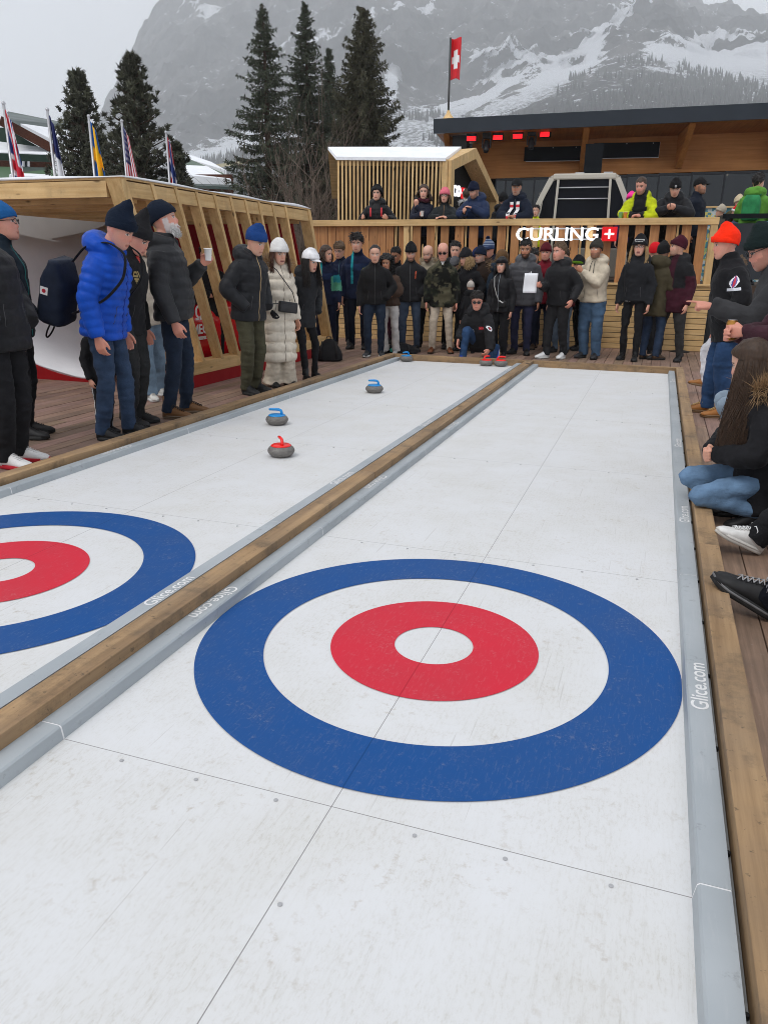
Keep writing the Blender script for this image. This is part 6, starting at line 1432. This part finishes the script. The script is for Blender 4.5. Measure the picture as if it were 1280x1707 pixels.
I18 = S('man in cream hooded jacket and dark beanie holding something at his chest', 980, 597, 398, -98, .03, skin='tan', beard=.5, beardc='black', brow='black', head=(-2, 0), top=dict(c=srgb(198, 186, 166), hood=1.7, bulk=1.12, hem=-.06, collar=.04, rough=.9), legs=lg(srgb(72, 96, 122), fit=1.3), shoes=dict(c=(.03, .03, .034), kind='boot'), hat=dict(c=srgb(56, 54, 50), tall=.02), hands=((.10, .27, 1.30), 'pocket'), hk=('fist', 'relax'), hdir=((.7, .3, .5), None), handn=((.2, -1, 0), None), elb=((-1, -.3, -1), None))
for sx in (-.022, .022): I18['child']('drawstring', MB().tube([I18['N'] + V3(sx, .10, .0), I18['N'] + V3(sx * 1.3, .145, -.07), I18['N'] + V3(sx * 1.5, .165, -.19)], .005, 6), plain((.03, .03, .03), .7), I18['jacket'])
IG = S('blonde woman in black beanie with ski goggles, black jacket and leggings', 1047, 600, 393, -110, .03, f=True, skin='fair', glasses='clear', head=(0, 8), top=dict(c=(.016, .017, .02), hood=1.5, bulk=1.12, hem=-.07, collar=.07), legs=lg((.015, .015, .017), fit=.82), shoes=dict(c=SHOEB, kind='boot'), hat=dict(c=(.013, .013, .015), tall=.03), hair=dict(c='blond', style='long', L=.26), hands=('down', 'down'))
decal(IG, 'white_shirt_hem', 0, -.065, .20, .045, lambda s, t: (.7, .7, .7) if t < .75 - .5 * s else None, 'front', 16, 8)
decal(IG, 'goggles', 0, .082, .13, .038, lambda s, t: (.03, .03, .035) if .12 < t < .88 and .06 < s < .94 else (.6, .6, .6), 'front', 20, 8, 'hatbvh', 'hat', .012)
S('person seen from behind in olive hooded parka and black beanie', 1080, 599, 402, 60, .03, f=True, top=dict(c=srgb(68, 62, 46), hood=1.9, bulk=1.16, hem=-.26), legs=lg(JEAN), shoes=dict(c=srgb(74, 56, 42)), hat=dict(c=(.014, .014, .015), tall=.03))
Bk('person in small bright red beanie behind the olive parka', 1092, 402, 12.9, 80, .03, f=True, top=dict(c=srgb(60, 62, 66)), legs=lg(BLKPANT), shoes=dict(c=SHOEB), hat=dict(c=srgb(206, 26, 36), tall=.0))
def duo(L, c):
    o = np.tile(np.array((.015, .015, .017)), (len(L), 1)); z = L[:, 2]; bg = np.array(srgb(62, 26, 38)); o[(z < .13)] = bg; o[(np.abs(L[:, 0]) < .05) & (L[:, 1] > .05)] = bg; o[(z < .30) & (np.abs(L[:, 0]) > .19)] = bg; return o
I = S('man in burgundy beanie and black and burgundy coat looking aside', 1110, 600, 393, -108, .03, skin='fair', beard=.3, beardc='brown', head=(-4, -52), top=dict(paint=duo, hood=1.4, bulk=1.14, hem=-.22, collar=.06), legs=lg((.035, .034, .034)), shoes=dict(c=SHOEB, kind='boot'), hat=dict(c=srgb(66, 24, 36), tall=.02), hands=('down', 'down'), feet=((-.20, 0, 0, 15, 0), (.16, .02, 0, -12, 0)))
decal(I, 'white_logo', .10, .36, .07, .045, bitmap(['..###.....', '.#####.##.', '##...####.', '##.##.###.', '##########'], (.75, .75, .75)), 'front', 22, 12)
# kneeling curler and the child behind him
kp = G(783, 598)
IK = person('kneeling curler in black hooded jacket and sunglasses, blue shoes, jeans', (-1.05, 10.62), -98, 1.76, True, lean=27, hip=(0, -.08, .30), head=(10, 18), feet=((.12, -.52, .06, 0, 55, (0, .6, -1)), (-.02 - .10, .38, 0, 6, 0)) if False else ((-.13, -.50, .09, 0, 60, (0, .5, -1)), (.15, .36, .0, -6, 0, (.1, 1, .6))),
    glasses='sun', skin='pink', top=dict(c=(.018, .018, .02), hood=1.8, bulk=1.12, hem=-.14, collar=.05), legs=lg(srgb(48, 74, 110)), shoes=dict(c=srgb(24, 74, 190), sole=(.75, .76, .8)), hair=dict(c='dark', vol=1.5, line=.06), hands=((-.30, .36, .22), (.22, .36, .36)), hk=('relax', 'relax'), hdir=((.2, .7, -.5), (0, .35, -1)))
decal(IK, 'red_patch', -.09, .32, .085, .05, bitmap(['##########', '#.##.##.##', '#..#..#..#', '##########'], srgb(206, 20, 36), srgb(230, 120, 124)), 'front', 20, 10)
decal(IK, 'white_patch', .08, .27, .085, .05, bitmap(['########', '#.......', '########'], (.75, .76, .8), srgb(110, 130, 180)), 'front', 14, 9)
decal(IK, 'sleeve_emblem', -.02, .36, .06, .06, lambda s, t: (.75, .75, .78) if .3 < math.hypot(s - .5, t - .5) < .5 else (srgb(170, 20, 40) if math.hypot(s - .5, t - .5) < .2 else None), 'fl', 12, 12)
Bk('child in pale spotted bobble beanie behind the kneeling curler', 785, 476, 11.55, 95, .06, f=True, vox=.013, top=dict(c=BLK, hood=1.3), legs=lg(BLKPANT), shoes=dict(c=SHOEB), hat=dict(c=srgb(186, 178, 170), tall=.02, pom=srgb(150, 130, 120)))
# ======== right side
TAN = srgb(158, 104, 52)
IR = S('man in neon orange beanie and black coat, blue jeans and tan boots', 1196, 692, 376, 184, .05, near=True, lean=9, head=(10, 4), skin='pink', belly=.04, hfix=.03, top=dict(c=(.012, .012, .014), bulk=1.2, hem=-.20, collar=.06, rough=.8), legs=lg(srgb(42, 66, 100), fit=1.25), shoes=dict(c=TAN, kind='boot', sole=(.20, .12, .06), lace=(.5, .34, .14), stripe=(.10, .05, .02)), hat=dict(c=srgb(255, 50, 20), tall=.045), hair=dict(c='grey', style='crop'), hands=('pocket', 'down'), feet=((-.13, .0, 0, 8, 0), (.12, .12, 0, -6, 0)))
def flame(s, t):
    if t < .22: return (.72, .74, .80) if .04 < s < .96 else None
    c = .30 + .42 * t; w = .30 * math.sin(min(1, (t - .2) * 1.25) * np.pi) + .05
    if abs(s - c) < w * .55: return srgb(190, 40, 60) if abs(s - c) < w * .25 else srgb(60, 70, 150)
    return (.75, .75, .78) if abs(s - c) < w else None
decal(IR, 'white_flame_emblem', .02, .34, .11, .13, flame, 'left', 24, 26)
p = G(1172, 664)
person('person in white ribbed trousers resting a tan boot on the kerb', (2.42, 8.25), 182, 1.56, False, f=True, skin='pink', lean=2, top=dict(c=srgb(60, 60, 66), bulk=1.05, collar=.04, hem=-.02), legs=lg((.66, .66, .70), fit=.95), shoes=dict(c=TAN, kind='boot', sole=(.18, .11, .06)), hair=dict(c='light'), feet=((-.10, .0, 0, 8, 0), (.12, .26, .10, -4, -8)), hands=('belly', 'down'))
p2 = atD(1296, 430, 5.3)
IP = person('man in dark green beanie and glasses pointing with one hand, grey jacket', (p2[0], p2[1]), 183, 1.74, True, lean=12, hip=(0, -.12, .92), head=(26, 6), glasses='clear', beard=.3, beardc='brown', skin='pink', belly=.03, top=dict(c=srgb(58, 58, 60), bulk=1.14, hem=-.10, collar=.08, rough=.85), legs=lg(srgb(120, 116, 122), fit=1.1), shoes=dict(c=SHOEB, kind='boot'), hat=dict(c=srgb(26, 38, 38), tall=.03), hands=((-.16, .36, 1.20), 'down'), hk=('point', 'relax'), hdir=((.0, 1, .12), None), handn=((.5, 0, -.8), None), elb=((-.3, -.8, -1), None))
p3 = atD(1352, 450, 4.6)
IC = person('long haired person in maroon fleece holding a gold drinks can', (p3[0], p3[1]), 182, 1.68, True, f=True, lean=4, head=(8, 0), skin='pink', top=dict(c=srgb(66, 40, 48), bulk=1.12, hem=-.12, collar=.06), legs=lg(BLKPANT), shoes=dict(c=SHOEB), hair=dict(c='brown', style='long', L=.30), hat=dict(c=srgb(150, 150, 152), tall=.02), hands=((-.07, .30, 1.12), (.03, .33, 1.10)), hk=('grip', 'grip'), hdir=((.35, 1, .05), (-.6, 1, 0)), handn=((.9, -.3, 0), (-.9, -.2, 0)), elb=((-.8, -.6, -1), (1, -.5, -1)))
# crouching woman with long hair
ICR = person('crouching woman with very long brown hair, black parka and blue jeans', (2.33, 3.20), 192, 1.66, True, f=True, lean=10, hip=(0, .06, .30), head=(14, -34), skin='fair', top=dict(c=(.012, .012, .014), bulk=1.14, hem=-.20, fur=(.36, .23, .12), furs=1.6, furn=9000, furw=.0024, hood=1.8, collar=.05), legs=lg(srgb(104, 132, 162), fit=.86), shoes=dict(c=(.012, .012, .013), kind='boot'), hair=dict(c='brown', style='long', L=.50, n=2600, spread=.02, r=.0021, flow=V3(-.02, .03, 0)), feet=((-.11, .10, .0, 4, 4, (.0, 1, .6)), (.12, .12, .0, -6, 4, (.1, 1, .6))), hands=((-.06, .34, .44), (.05, .36, .44)), hk=('fist', 'fist'), elb=((-1, -.3, -.6), (1, -.3, -.5)))
b2 = G(1206, 752)
person('person in pale jeans crouching behind the long haired woman', (b2[0] + .18, b2[1]), 183, 1.66, False, f=True, lean=20, hip=(0, -.14, .38), head=(10, 0), top=dict(c=BLK, bulk=1.1), legs=lg(srgb(140, 156, 172), fit=.9), shoes=dict(c=SHOEB, kind='boot'), hair=dict(c='dark', style='long', L=.3), feet=((-.10, .08, .0, 4, 0, (.0, 1, .5)), (.12, .12, .0, -6, 0, (.1, 1, .5))), hands=('belly', 'belly'))
# two people sitting just outside the frame, one foot each on the timber kerb
w1 = G(1262, 916)
person('person in black trousers sitting by the kerb with one white sneaker showing', (2.17, 2.59), 194, 1.75, True, lean=-8, hip=(0, -.62, .16), top=dict(c=BLK), legs=lg(BLKPANT, fit=1.3), shoes=dict(c=(.72, .71, .69), sole=(.62, .60, .56), lace=(.78, .78, .78), stripe=(.55, .53, .50)), hair=dict(c='dark'), hands=('back', 'back'), feet=((.0, .0, .035, 0, -24, (0, .3, 1)), (.20, -.25, .0, -10, 0, (0, .3, 1))))
w2 = G(1268, 1018)
person('person sitting by the kerb, black hiking boot with grey laces up on the timber', (2.13, 1.765), 173, 1.80, True, lean=-8, hip=(0, -.66, .16), top=dict(c=NAVY), legs=lg(srgb(16, 18, 26), fit=1.2), shoes=dict(c=(.014, .014, .015), kind='boot', sole=(.02, .02, .02), sc=1.13, lace=(.32, .32, .33), stripe=(.16, .16, .165)), hair=dict(c='brown'), hands=('back', 'back'), feet=((.0, .0, .04, 0, -27, (0, .3, 1)), (.22, -.28, .0, -10, 0, (0, .3, 1))))
# ======== on the terrace
def T_(label, u, vt, back, hd, lean=0, hatadd=.03, **k):
    b = FA + fd * FXY(u); sc = 1.0; q = b + fn * back
    d = ray(u, 360); n_ = fn; P0 = FA + fn * back; q = CAM + d * (((P0 - CAM) @ n_) / (d @ n_)); xy = q[:2]
    h = HT((q[0], q[1]), TF - .05, vt) - hatadd; H_ = float(np.clip(h / (1 - .0028 * lean), 1.45, 1.92))
    if k.get('hands') == 'RAIL':
        hz_ = (TZ + .03 - TF + .05) * 1.75 / H_; yy = (back - .02) * 1.75 / H_; k['hands'] = ((-.04, yy, hz_), (.05, yy + .02, hz_ + .01)); k['hdir'] = ((.8, .5, .1), (-.8, .5, .1)); k['handn'] = ((0, -.3, -1), (0, -.3, -1)); k['elb'] = ((-1, -.2, -.4), (1, -.2, -.4))
    return person(label, xy, hd, H_, lean=lean, z0=TF - .05, **k)
LB = dict(legs=lg(BLKPANT), shoes=dict(c=SHOEB))
I = T_('woman in black hooded puffer with red backpack straps at the rail', 630, 312, .42, -82, 8, .035, f=True, head=(0, 0), skin='fair', top=dict(c=(.014, .014, .016), puff=.05, per=.09, bulk=1.2, hood=1.6), hat=dict(kind='hoodup', c=(.012, .012, .013)), hair=dict(c='black'), hands=((-.26, .30, 1.16), (.26, .30, 1.16)), **LB)
for x in (-.11, .11): decal(I, 'red_strap', x, .37, .035, .16, lambda s, t: srgb(190, 40, 50), 'front', 6, 12)
IPH = T_('woman in maroon scarf raising a phone and holding a white cup', 706, 311, .44, -78, 8, .02, f=True, skin='fair', top=dict(c=srgb(24, 28, 44), puff=.06, per=.07, bulk=1.12, hem=-.1), hair=dict(c='brown', style='wavy', L=.18, spread=.05), hands=((.12, .30, 1.34), (.0, .40, 1.20)), hk=('grip', 'grip'), hdir=((.1, .4, 1), (.2, 1, .1)), handn=((0, -1, 0), (-1, 0, 0)), elb=((-1, -.2, -1), (1, -.2, -1)), **LB)
IPH['child']('scarf', MB().tube([IPH['N'] + V3(math.sin(a) * .10, -math.cos(a) * .09 + .01, .02 + .015 * math.sin(3 * a)) for a in np.linspace(0, 2 * np.pi, 20)], .042, 10), cloth(srgb(74, 34, 44), .95, .7))
T_('woman in pink beanie and glasses with a tan scarf at the rail', 742, 317, .42, -84, 10, .03, f=True, skin='fair', glasses='clear', top=dict(c=srgb(34, 38, 40), puff=.05, per=.08, bulk=1.14, zip=srgb(140, 104, 66)), hat=dict(c=srgb(214, 110, 124), tall=.015), hair=dict(c='light', style='long', L=.18), hands='RAIL', **LB)
T_('person with brown hair seen from behind, white fleece collar, black puffer', 777, 315, 1.0, 100, 0, .01, top=dict(c=(.014, .014, .016), puff=.06, per=.08, bulk=1.15, fur=(.7, .7, .7), hood=1.2), hair=dict(c='brown'), **LB)
I5B = T_('man in navy beanie and dark blue puffer checking his phone at the rail', 797, 306, .48, -100, 14, .035, head=(26, -15), beard=.5, beardc='brown', top=dict(c=srgb(30, 44, 74), puff=.05, per=.075, bulk=1.2, hood=1.7), hat=dict(c=srgb(22, 28, 48), tall=.02), hands=((-.03, .32, 1.27), (.1, .42, 1.18)), hk=('relax', 'grip'), hdir=((.5, .5, .2), (-.2, .8, .3)), handn=((0, -.3, -1), (-.6, -.6, .3)), elb=((-1, -.2, -.6), (1, -.2, -.6)), **LB)
T_('person in black beanie and black coat turned away behind the rail', 836, 320, 1.2, 70, 0, .03, f=True, top=dict(c=BLK, hood=1.3, bulk=1.15), hat=dict(c=(.012, .012, .013)), **LB)
I = T_('man in black cap with red and white scarf leaning on the rail', 866, 305, .50, -98, 24, .01, head=(6, 8), beard=.4, beardc='grey', skin='tan', top=dict(c=srgb(26, 32, 46), bulk=1.2, hood=1.3, hem=-.16, zip=(.05, .05, .06)), hat=dict(kind='cap', c=(.012, .012, .013)), hair=dict(c='dark', style='crop'), hands='RAIL', hk=('fist', 'fist'), **LB)
for s in (-1, 1): decal(I, 'scarf', s * .055, .30, .06, .40, lambda a, t: srgb(206, 30, 44) if int(t * 9) % 2 else (.75, .74, .74), 'front', 6, 30, off=.012)
T_('person in yellow safety vest half hidden by the cable car cabin', 893, 343, 1.6, -90, 0, .0, top=dict(c=srgb(206, 220, 30), bulk=1.1), hair=dict(c='dark'), **LB)
def hiv(L, c):
    o = np.tile(np.array((.016, .016, .018)), (len(L), 1)); x, y, z = L.T; yl = np.array(srgb(186, 196, 30)); o[(np.abs(x) > .125) & (z > .10)] = yl; o[(np.abs(x) > .22)] = yl; o[(z > .40) & (np.abs(x) > .10)] = yl; o[z < -.02] = (.016, .016, .018)
    o[(np.abs(x) > .24) & (np.abs(z - .2) < .02)] = (.6, .6, .6); return o
T_('man in yellow and black jacket with clasped hands on the rail', 1070, 304, .50, -100, 24, .01, head=(16, -6), skin='pink', beard=.5, beardc='light', top=dict(paint=hiv, bulk=1.18, hood=1.2, collar=.06), hair=dict(c='brown', style='crop', line=.07), hands='RAIL', hk=('fist', 'fist'), **LB)
T_('person in bright pink beanie behind the yellow and black jacket', 1049, 319, 1.7, -90, 0, .03, f=True, top=dict(c=srgb(60, 40, 80)), hat=dict(c=srgb(240, 60, 150), tall=.02), **LB)
IB8 = T_('man in black beanie and black puffer bent over his phone', 1122, 304, .52, -95, 28, .035, head=(26, 8), skin='fair', top=dict(c=(.013, .013, .015), puff=.05, per=.085, bulk=1.26, hood=1.3), hat=dict(c=(.012, .012, .013), tall=.02), hands=((-.06, .46, 1.20), (.07, .46, 1.20)), hk=('grip', 'grip'), hdir=((.4, 1, .2), (-.4, 1, .2)), handn=((.6, -.4, .6), (-.6, -.4, .6)), elb=((-1, -.2, -.5), (1, -.2, -.5)), **LB)
decal(IB8, 'hat_badge', 0, .07, .03, .03, lambda s, t: (.6, .6, .6) if min(s, t, 1 - s, 1 - t) < .25 else (.02, .02, .02), 'front', 6, 6, 'hatbvh', 'hat', .016)
T_('man in black cap in profile, dark jacket, standing behind the phone user', 1157, 297, .95, -30, 0, .01, skin='tan', beard=.5, beardc='black', top=dict(c=srgb(24, 30, 42), collar=.07, bulk=1.1), hat=dict(kind='cap', c=(.012, .012, .013)), hair=dict(c='dark', style='crop'), **LB)
IGN = T_('man seen from behind in bright green jacket with a green backpack', 1254, 284, .75, 75, 0, .015, head=(0, -18), near=True, top=dict(c=srgb(92, 146, 58), bulk=1.16, hood=1.5, hem=-.16), hair=dict(c='dark'), hands=('belly', 'belly'), **LB)
T_('person in beige knitted beanie by the mosaic counter', 1203, 340, 2.0, 160, 0, .03, f=True, lean=0, top=dict(c=srgb(70, 66, 60)), hat=dict(c=srgb(176, 166, 150)), **LB) if False else T_('person in beige knitted beanie by the mosaic counter', 1203, 340, 2.0, 160, 0, .03, f=True, top=dict(c=srgb(70, 66, 60)), hat=dict(c=srgb(176, 166, 150)), **LB)
T_('person in red and white knitted hat by the terrace counter', 1229, 341, 2.3, 150, 0, .03, f=True, top=dict(c=srgb(60, 66, 90)), hat=dict(c=srgb(200, 30, 44), c2=(.75, .74, .72)), **LB)
T_('person in olive jacket and pale beanie leaning over the counter', 1213, 312, 4.6, -60, 30, .03, f=True, top=dict(c=srgb(72, 66, 44), bulk=1.15), hat=dict(c=srgb(196, 180, 150)), hands='RAIL', **LB)
Bk('person in black inside the pavilion seen between the slats', 342, 405, 7.7, -60, .01, top=dict(c=BLK, bulk=1.1), legs=lg(BLKPANT), shoes=dict(c=SHOEB), hair=dict(c='dark'), hands=('belly', 'belly'))

# ================================================================ things people hold or wear
def axes(d, n):
    z = np.array(d, float); z /= np.linalg.norm(z); x = np.cross(n, z); x /= np.linalg.norm(x); return np.stack([x, np.cross(z, x), z], 1)
def grip(I, i, dist=.085, off=.035):
    W = I['WR'][i]; d = I['HD'][i] / np.linalg.norm(I['HD'][i]); n = I['HN'][i]; n = n - d * (n @ d); n /= np.linalg.norm(n); return I['wp'](W + d * (.03 + dist) + n * off), I['wd'](d), I['wd'](n)
def cup(p, up, label, c=(.78, .77, .75), r=.038, h=.11, name='paper_cup'):
    A = axes(up, (1, .2, 0)); b = p - A[:, 2] * h / 2; a = np.linspace(0, 2 * np.pi, 24, endpoint=False)
    o = MB().loft([b + (np.cos(a)[:, None] * A[:, 0] + np.sin(a)[:, None] * A[:, 1]) * rr + A[:, 2] * z for rr, z in ((r * .72, 0), (r * .75, .004), (r * .97, h - .006), (r * 1.06, h - .004), (r * 1.06, h), (r * .95, h), (r * .93, h - .012))]).build(name, plain(c, .5, var=.04), None, True); tag(o, label, 'cup')
    return o
p, d, n = grip(I5, 0); cup(p + n * .012 + V3(0, 0, .03), (0.05, -.05, 1), 'white paper cup held up by the white bearded man')
p, d, n = grip(IPH, 1); cup(p, (0, 0, 1), 'white paper cup held over the rail by the woman in the maroon scarf', r=.035, h=.10)
def phone(p, A, label):
    q = MB().box((-.036, -.004, -.075), (.036, .004, .075), .003); o = MB().add(q.arr() @ A.T + p, q.F).build('phone', plain((.012, .012, .014), .2), None); tag(o, label, 'phone')
    s = MB().box((-.033, .0041, -.07), (.033, .005, .07)); MB().add(s.arr() @ A.T + p, s.F).build('screen', plain((.02, .025, .03), .08), o)
p, d, n = grip(IPH, 0, .07, .02); phone(p, axes((.1, .1, 1), (0, 1, 0)), 'dark phone raised by the woman in the maroon scarf')
p, d, n = grip(IB8, 1, .06, .02); phone(p, axes((0, -.8, .6), (1, 0, 0)), 'phone in the hands of the man bent over the rail')
p, d, n = grip(I5B, 1, .07, .02); phone(p, axes((.3, -.3, 1), (0, 1, 0)), 'phone held by the man in the dark blue puffer')
p, d, n = grip(IC, 0, .08, .035)
a = np.linspace(0, 2 * np.pi, 24, endpoint=False)
o = MB().loft([np.stack([p[0] + r_ * np.cos(a), p[1] + r_ * np.sin(a), np.full(24, p[2] + z)], 1) for r_, z in ((.026, -.055), (.033, -.048), (.033, .048), (.027, .060), (.028, .063), (.024, .061), (.004, .058))]).build('drinks_can', plain(srgb(176, 126, 60), .28, .7, var=.15, scale=12), None, True); tag(o, 'gold drinks can held by the person in maroon fleece', 'can')
MB().tube([(p[0], p[1], p[2] + .0625), (p[0], p[1], p[2] + .0645)], .027, 20).build('can_lid', plain((.6, .6, .62), .3, .9), o)
# sheet of paper
p, d, n = grip(I16, 1, .09, .012); pr = V3(RIGHT[0], RIGHT[1], 0); mb = MB(); V = []
for j in range(9):
    for i in range(7): V.append(p - pr * (.215 - i * .035) + V3(0, 0, -.13 + j * .0375) + FH * (.012 * math.sin(i * .9) + .01 * math.sin(j * .7)) - pr * .012 * (8 - j) * .1)
mb.add(V, [(j * 7 + i, j * 7 + i + 1, (j + 1) * 7 + i + 1, (j + 1) * 7 + i) for j in range(8) for i in range(6)])
o = tag(mb.build('paper_sheet', plain((.80, .81, .84), .6, var=.03), None, True), 'white sheet of paper held by the brown haired man', 'paper'); o.modifiers.new('t', 'SOLIDIFY').thickness = .0015
# navy roll-top backpack on the blue puffer
def bagpack(M_, label, wp, c, h=.46, w=.30, dpt=.17, roll=True, straps=(), name='backpack'):
    secs = []
    for z in np.linspace(0, 1, 26):
        t = 1 - .62 * max(0, (z - .66) / .34) ** 1.1 if roll else (1 - .5 * max(0, (z - .7) / .3) ** 2); wq = w / 2 * (.93 + .07 * math.sin(z * 3.1)) * (1.0 if roll else (1 - .25 * max(0, (z - .7) / .3) ** 2))
        a = np.linspace(0, 2 * np.pi, 28, endpoint=False); sg = lambda v, e: np.sign(v) * np.abs(v) ** e
        secs.append(np.stack([sg(np.cos(a), .45) * wq * min(1, .75 + z * 6), sg(np.sin(a), .55) * dpt / 2 * t * min(1, .7 + z * 6) - .02 * (z > .7) * (z - .7), np.full(28, (z - .5) * h)], 1))
    S_ = np.array(secs); q = S_.reshape(-1, 3); q = q * (1 + fbm(q * 14 + 3, 3)[:, None] * .035); q = np.array([wp(M_ @ v) for v in q]); mb = MB().loft(q.reshape(S_.shape))
    o = mb.build(name, cloth(c, .6, .3, 60), None, True); tag(o, label, 'backpack')
    return o
bb = V3(-.10, -.38, 1.13); BR = rx(-16) @ rym(8); mw = lambda v: BM['wp'](bb + v)
bp = bagpack(BR, 'navy roll top backpack hanging from the man in the blue puffer', mw, srgb(30, 38, 54), .50, .31, .22)
for s in (-1, 1):
    pts = [V3(s * .11, -.22, 1.36), V3(s * .135, -.12, 1.475), V3(s * .14, .05, 1.505), V3(s * .145, .20, 1.42), V3(s * .175, .215, 1.24), V3(s * .215, .10, 1.08), V3(s * .17, -.16, .98)]
    off = [V3(*(q + (BM['RS'] @ V3(0, 0, q[2] - .93) - V3(0, 0, q[2] - .93)))) for q in pts]
    P_s = np.array([BM['wp'](q) for q in off]); f_ = np.array([[np.interp(t, np.arange(7), P_s[:, c]) for c in range(3)] for t in np.linspace(0, 6, 40)])
    for _ in range(4): f_[1:-1] = f_[1:-1] * .5 + (f_[:-2] + f_[2:]) * .25
    MB().tube(f_, [(.019, .006)] * len(f_), 8, up=BM['wd']((1, 0, 0))).build('shoulder_strap', cloth((.012, .012, .013), .8), bp, True)
lp = np.array([mw(BR @ V3(.05 + .05 * math.sin(t), -.02 + .02 * math.cos(t), -.30 + .075 * math.cos(t))) for t in np.linspace(0, 2 * np.pi, 20)]); MB().tube(lp, .007, 6).build('strap_loop', cloth((.012, .012, .013), .8), bp, True)
tg = MB().add([mw(BR @ V3(.158, -.04 + y, .02 + z)) for y, z in ((-.03, -.03), (.03, -.03), (.03, .03), (-.03, .03))], [(0, 1, 2, 3)]).build('badge', plain((.7, .7, .7), .6), bp)
MB().add([mw(BR @ V3(.160, -.04 + .016 * math.cos(a), .02 + .016 * math.sin(a))) for a in np.linspace(0, 2 * np.pi, 12, endpoint=False)], [tuple(range(12))]).build('badge_mark', plain(srgb(170, 30, 50), .6), tg)
# green backpack on the green jacket
g2 = bagpack(rx(0), 'small green backpack worn by the man in the green jacket', lambda v: IGN['wp'](V3(0, -.235, 1.22) + v), srgb(46, 128, 78), .40, .28, .14, False)
for s in (-1, 1): MB().tube([IGN['wp'](V3(s * x, y, z)) for x, y, z in ((.09, -.17, 1.40), (.125, -.09, 1.47), (.13, .05, 1.475), (.135, .16, 1.35), (.17, .08, 1.12), (.13, -.16, 1.07))], .014, 8).build('shoulder_strap', cloth(srgb(40, 104, 66), .7), g2, True)
# black crossbody bag of the woman in cream
hb = V3(-.02, .205, .985); q = MB().box((-.125, -.025, -.065), (.125, .03, .065), .015); a_ = q.arr() @ rym(-8).T
o = tag(MB().add(np.array([I8['wp'](hb + v) for v in a_]), q.F).build('crossbody_bag', plain((.02, .02, .022), .4, bs=.3), None, True), 'black crossbody bag in front of the cream coat', 'bag')
MB().tube([I8['wp'](V3(*v)) for v in ((-.13, .20, 1.04), (-.08, .225, 1.16), (.02, .205, 1.30), (.09, .15, 1.42), (.11, .0, 1.485), (.09, -.16, 1.38), (.15, -.17, 1.15), (.19, .0, 1.02), (.11, .2, 1.03))], .006, 6).build('strap', plain((.02, .02, .022), .5), o, True)
q = MB().box((-.11, .031, -.05), (.11, .036, .03), .004); MB().add(np.array([I8['wp'](hb + v) for v in q.arr() @ rym(-8).T]), q.F).build('flap', plain((.03, .03, .032), .45), o, True)
# camera bag of the smiling woman
hb = V3(-.10, .20, .96); q = MB().box((-.07, -.03, -.05), (.07, .04, .05), .012)
o = tag(MB().add(np.array([IW['wp'](hb + v) for v in q.arr()]), q.F).build('camera_bag', plain((.015, .015, .016), .45), None, True), 'small black bag with pale strap worn by the smiling woman', 'bag')
MB().tube([IW['wp'](V3(*v)) for v in ((-.04, .2, 1.0), (.02, .20, 1.12), (.07, .19, 1.26), (.10, .13, 1.42), (.10, 0, 1.48), (.05, -.15, 1.35))], .006, 6).build('strap', plain((.5, .5, .48), .5), o, True)
for k in range(3): MB().box((0, 0, 0), (.02, .02, .02), .004).build('charm', plain((.7, .7, .7), .5), o, False, tuple(IW['wp'](V3(-.06 - k * .025, .25, 1.0 - .012 * k))))
# bags left on the deck
def floorbag(p, s, rz, label, c=(.014, .014, .016)):
    S_ = []
    for z in np.linspace(0, 1, 20):
        a = np.linspace(0, 2 * np.pi, 24, endpoint=False); r_ = (1 - z ** 2.6 * .75) * min(1, .8 + z * 5); S_.append(np.stack([np.sign(np.cos(a)) * np.abs(np.cos(a)) ** .6 * s[0] * r_, np.sign(np.sin(a)) * np.abs(np.sin(a)) ** .6 * s[1] * r_ - .1 * s[1] * z, np.full(24, z * s[2])], 1))
    S_ = np.array(S_); q = S_.reshape(-1, 3); q = q * (1 + fbm(q * 12 + p[0], 3)[:, None] * np.array([.06, .06, .03])); q[:, 2] -= q[:, 2].min()
    o = MB().loft(q.reshape(S_.shape)).build('backpack', cloth(c, .7, .4, 60), None, True, tuple(p)); o.rotation_euler = (0, 0, R(rz)); tag(o, label, 'backpack')
    MB().tube([(-.05, -s[1] * .3, s[2] * .9), (-.03, -s[1] * .4, s[2] * 1.1), (.03, -s[1] * .4, s[2] * 1.1), (.05, -s[1] * .3, s[2] * .9)], .008, 6).build('handle', M_black, o, True)
    for x in (-1, 1): MB().tube([(x * s[0] * .5, -s[1] * .7, s[2] * .9), (x * s[0] * .62, -s[1] * 1.12, s[2] * .6), (x * s[0] * .6, -s[1] * 1.1, s[2] * .15)], .012, 6).build('strap', M_black, o, True)
    return o
floorbag(G(549, 601), (.20, .13, .34), 20, 'black backpack slumped on the deck beside the pavilion end post')
o = floorbag(G(668, 588), (.30, .16, .17), 5, 'flat black bag lying behind the far left lane corner')
for x in (-.12,): MB().sphere((x, -.17, .06), .035).build('teal_tag', plain(srgb(60, 180, 160), .5), o, True)
bpy.data.scenes.remove(TMP)
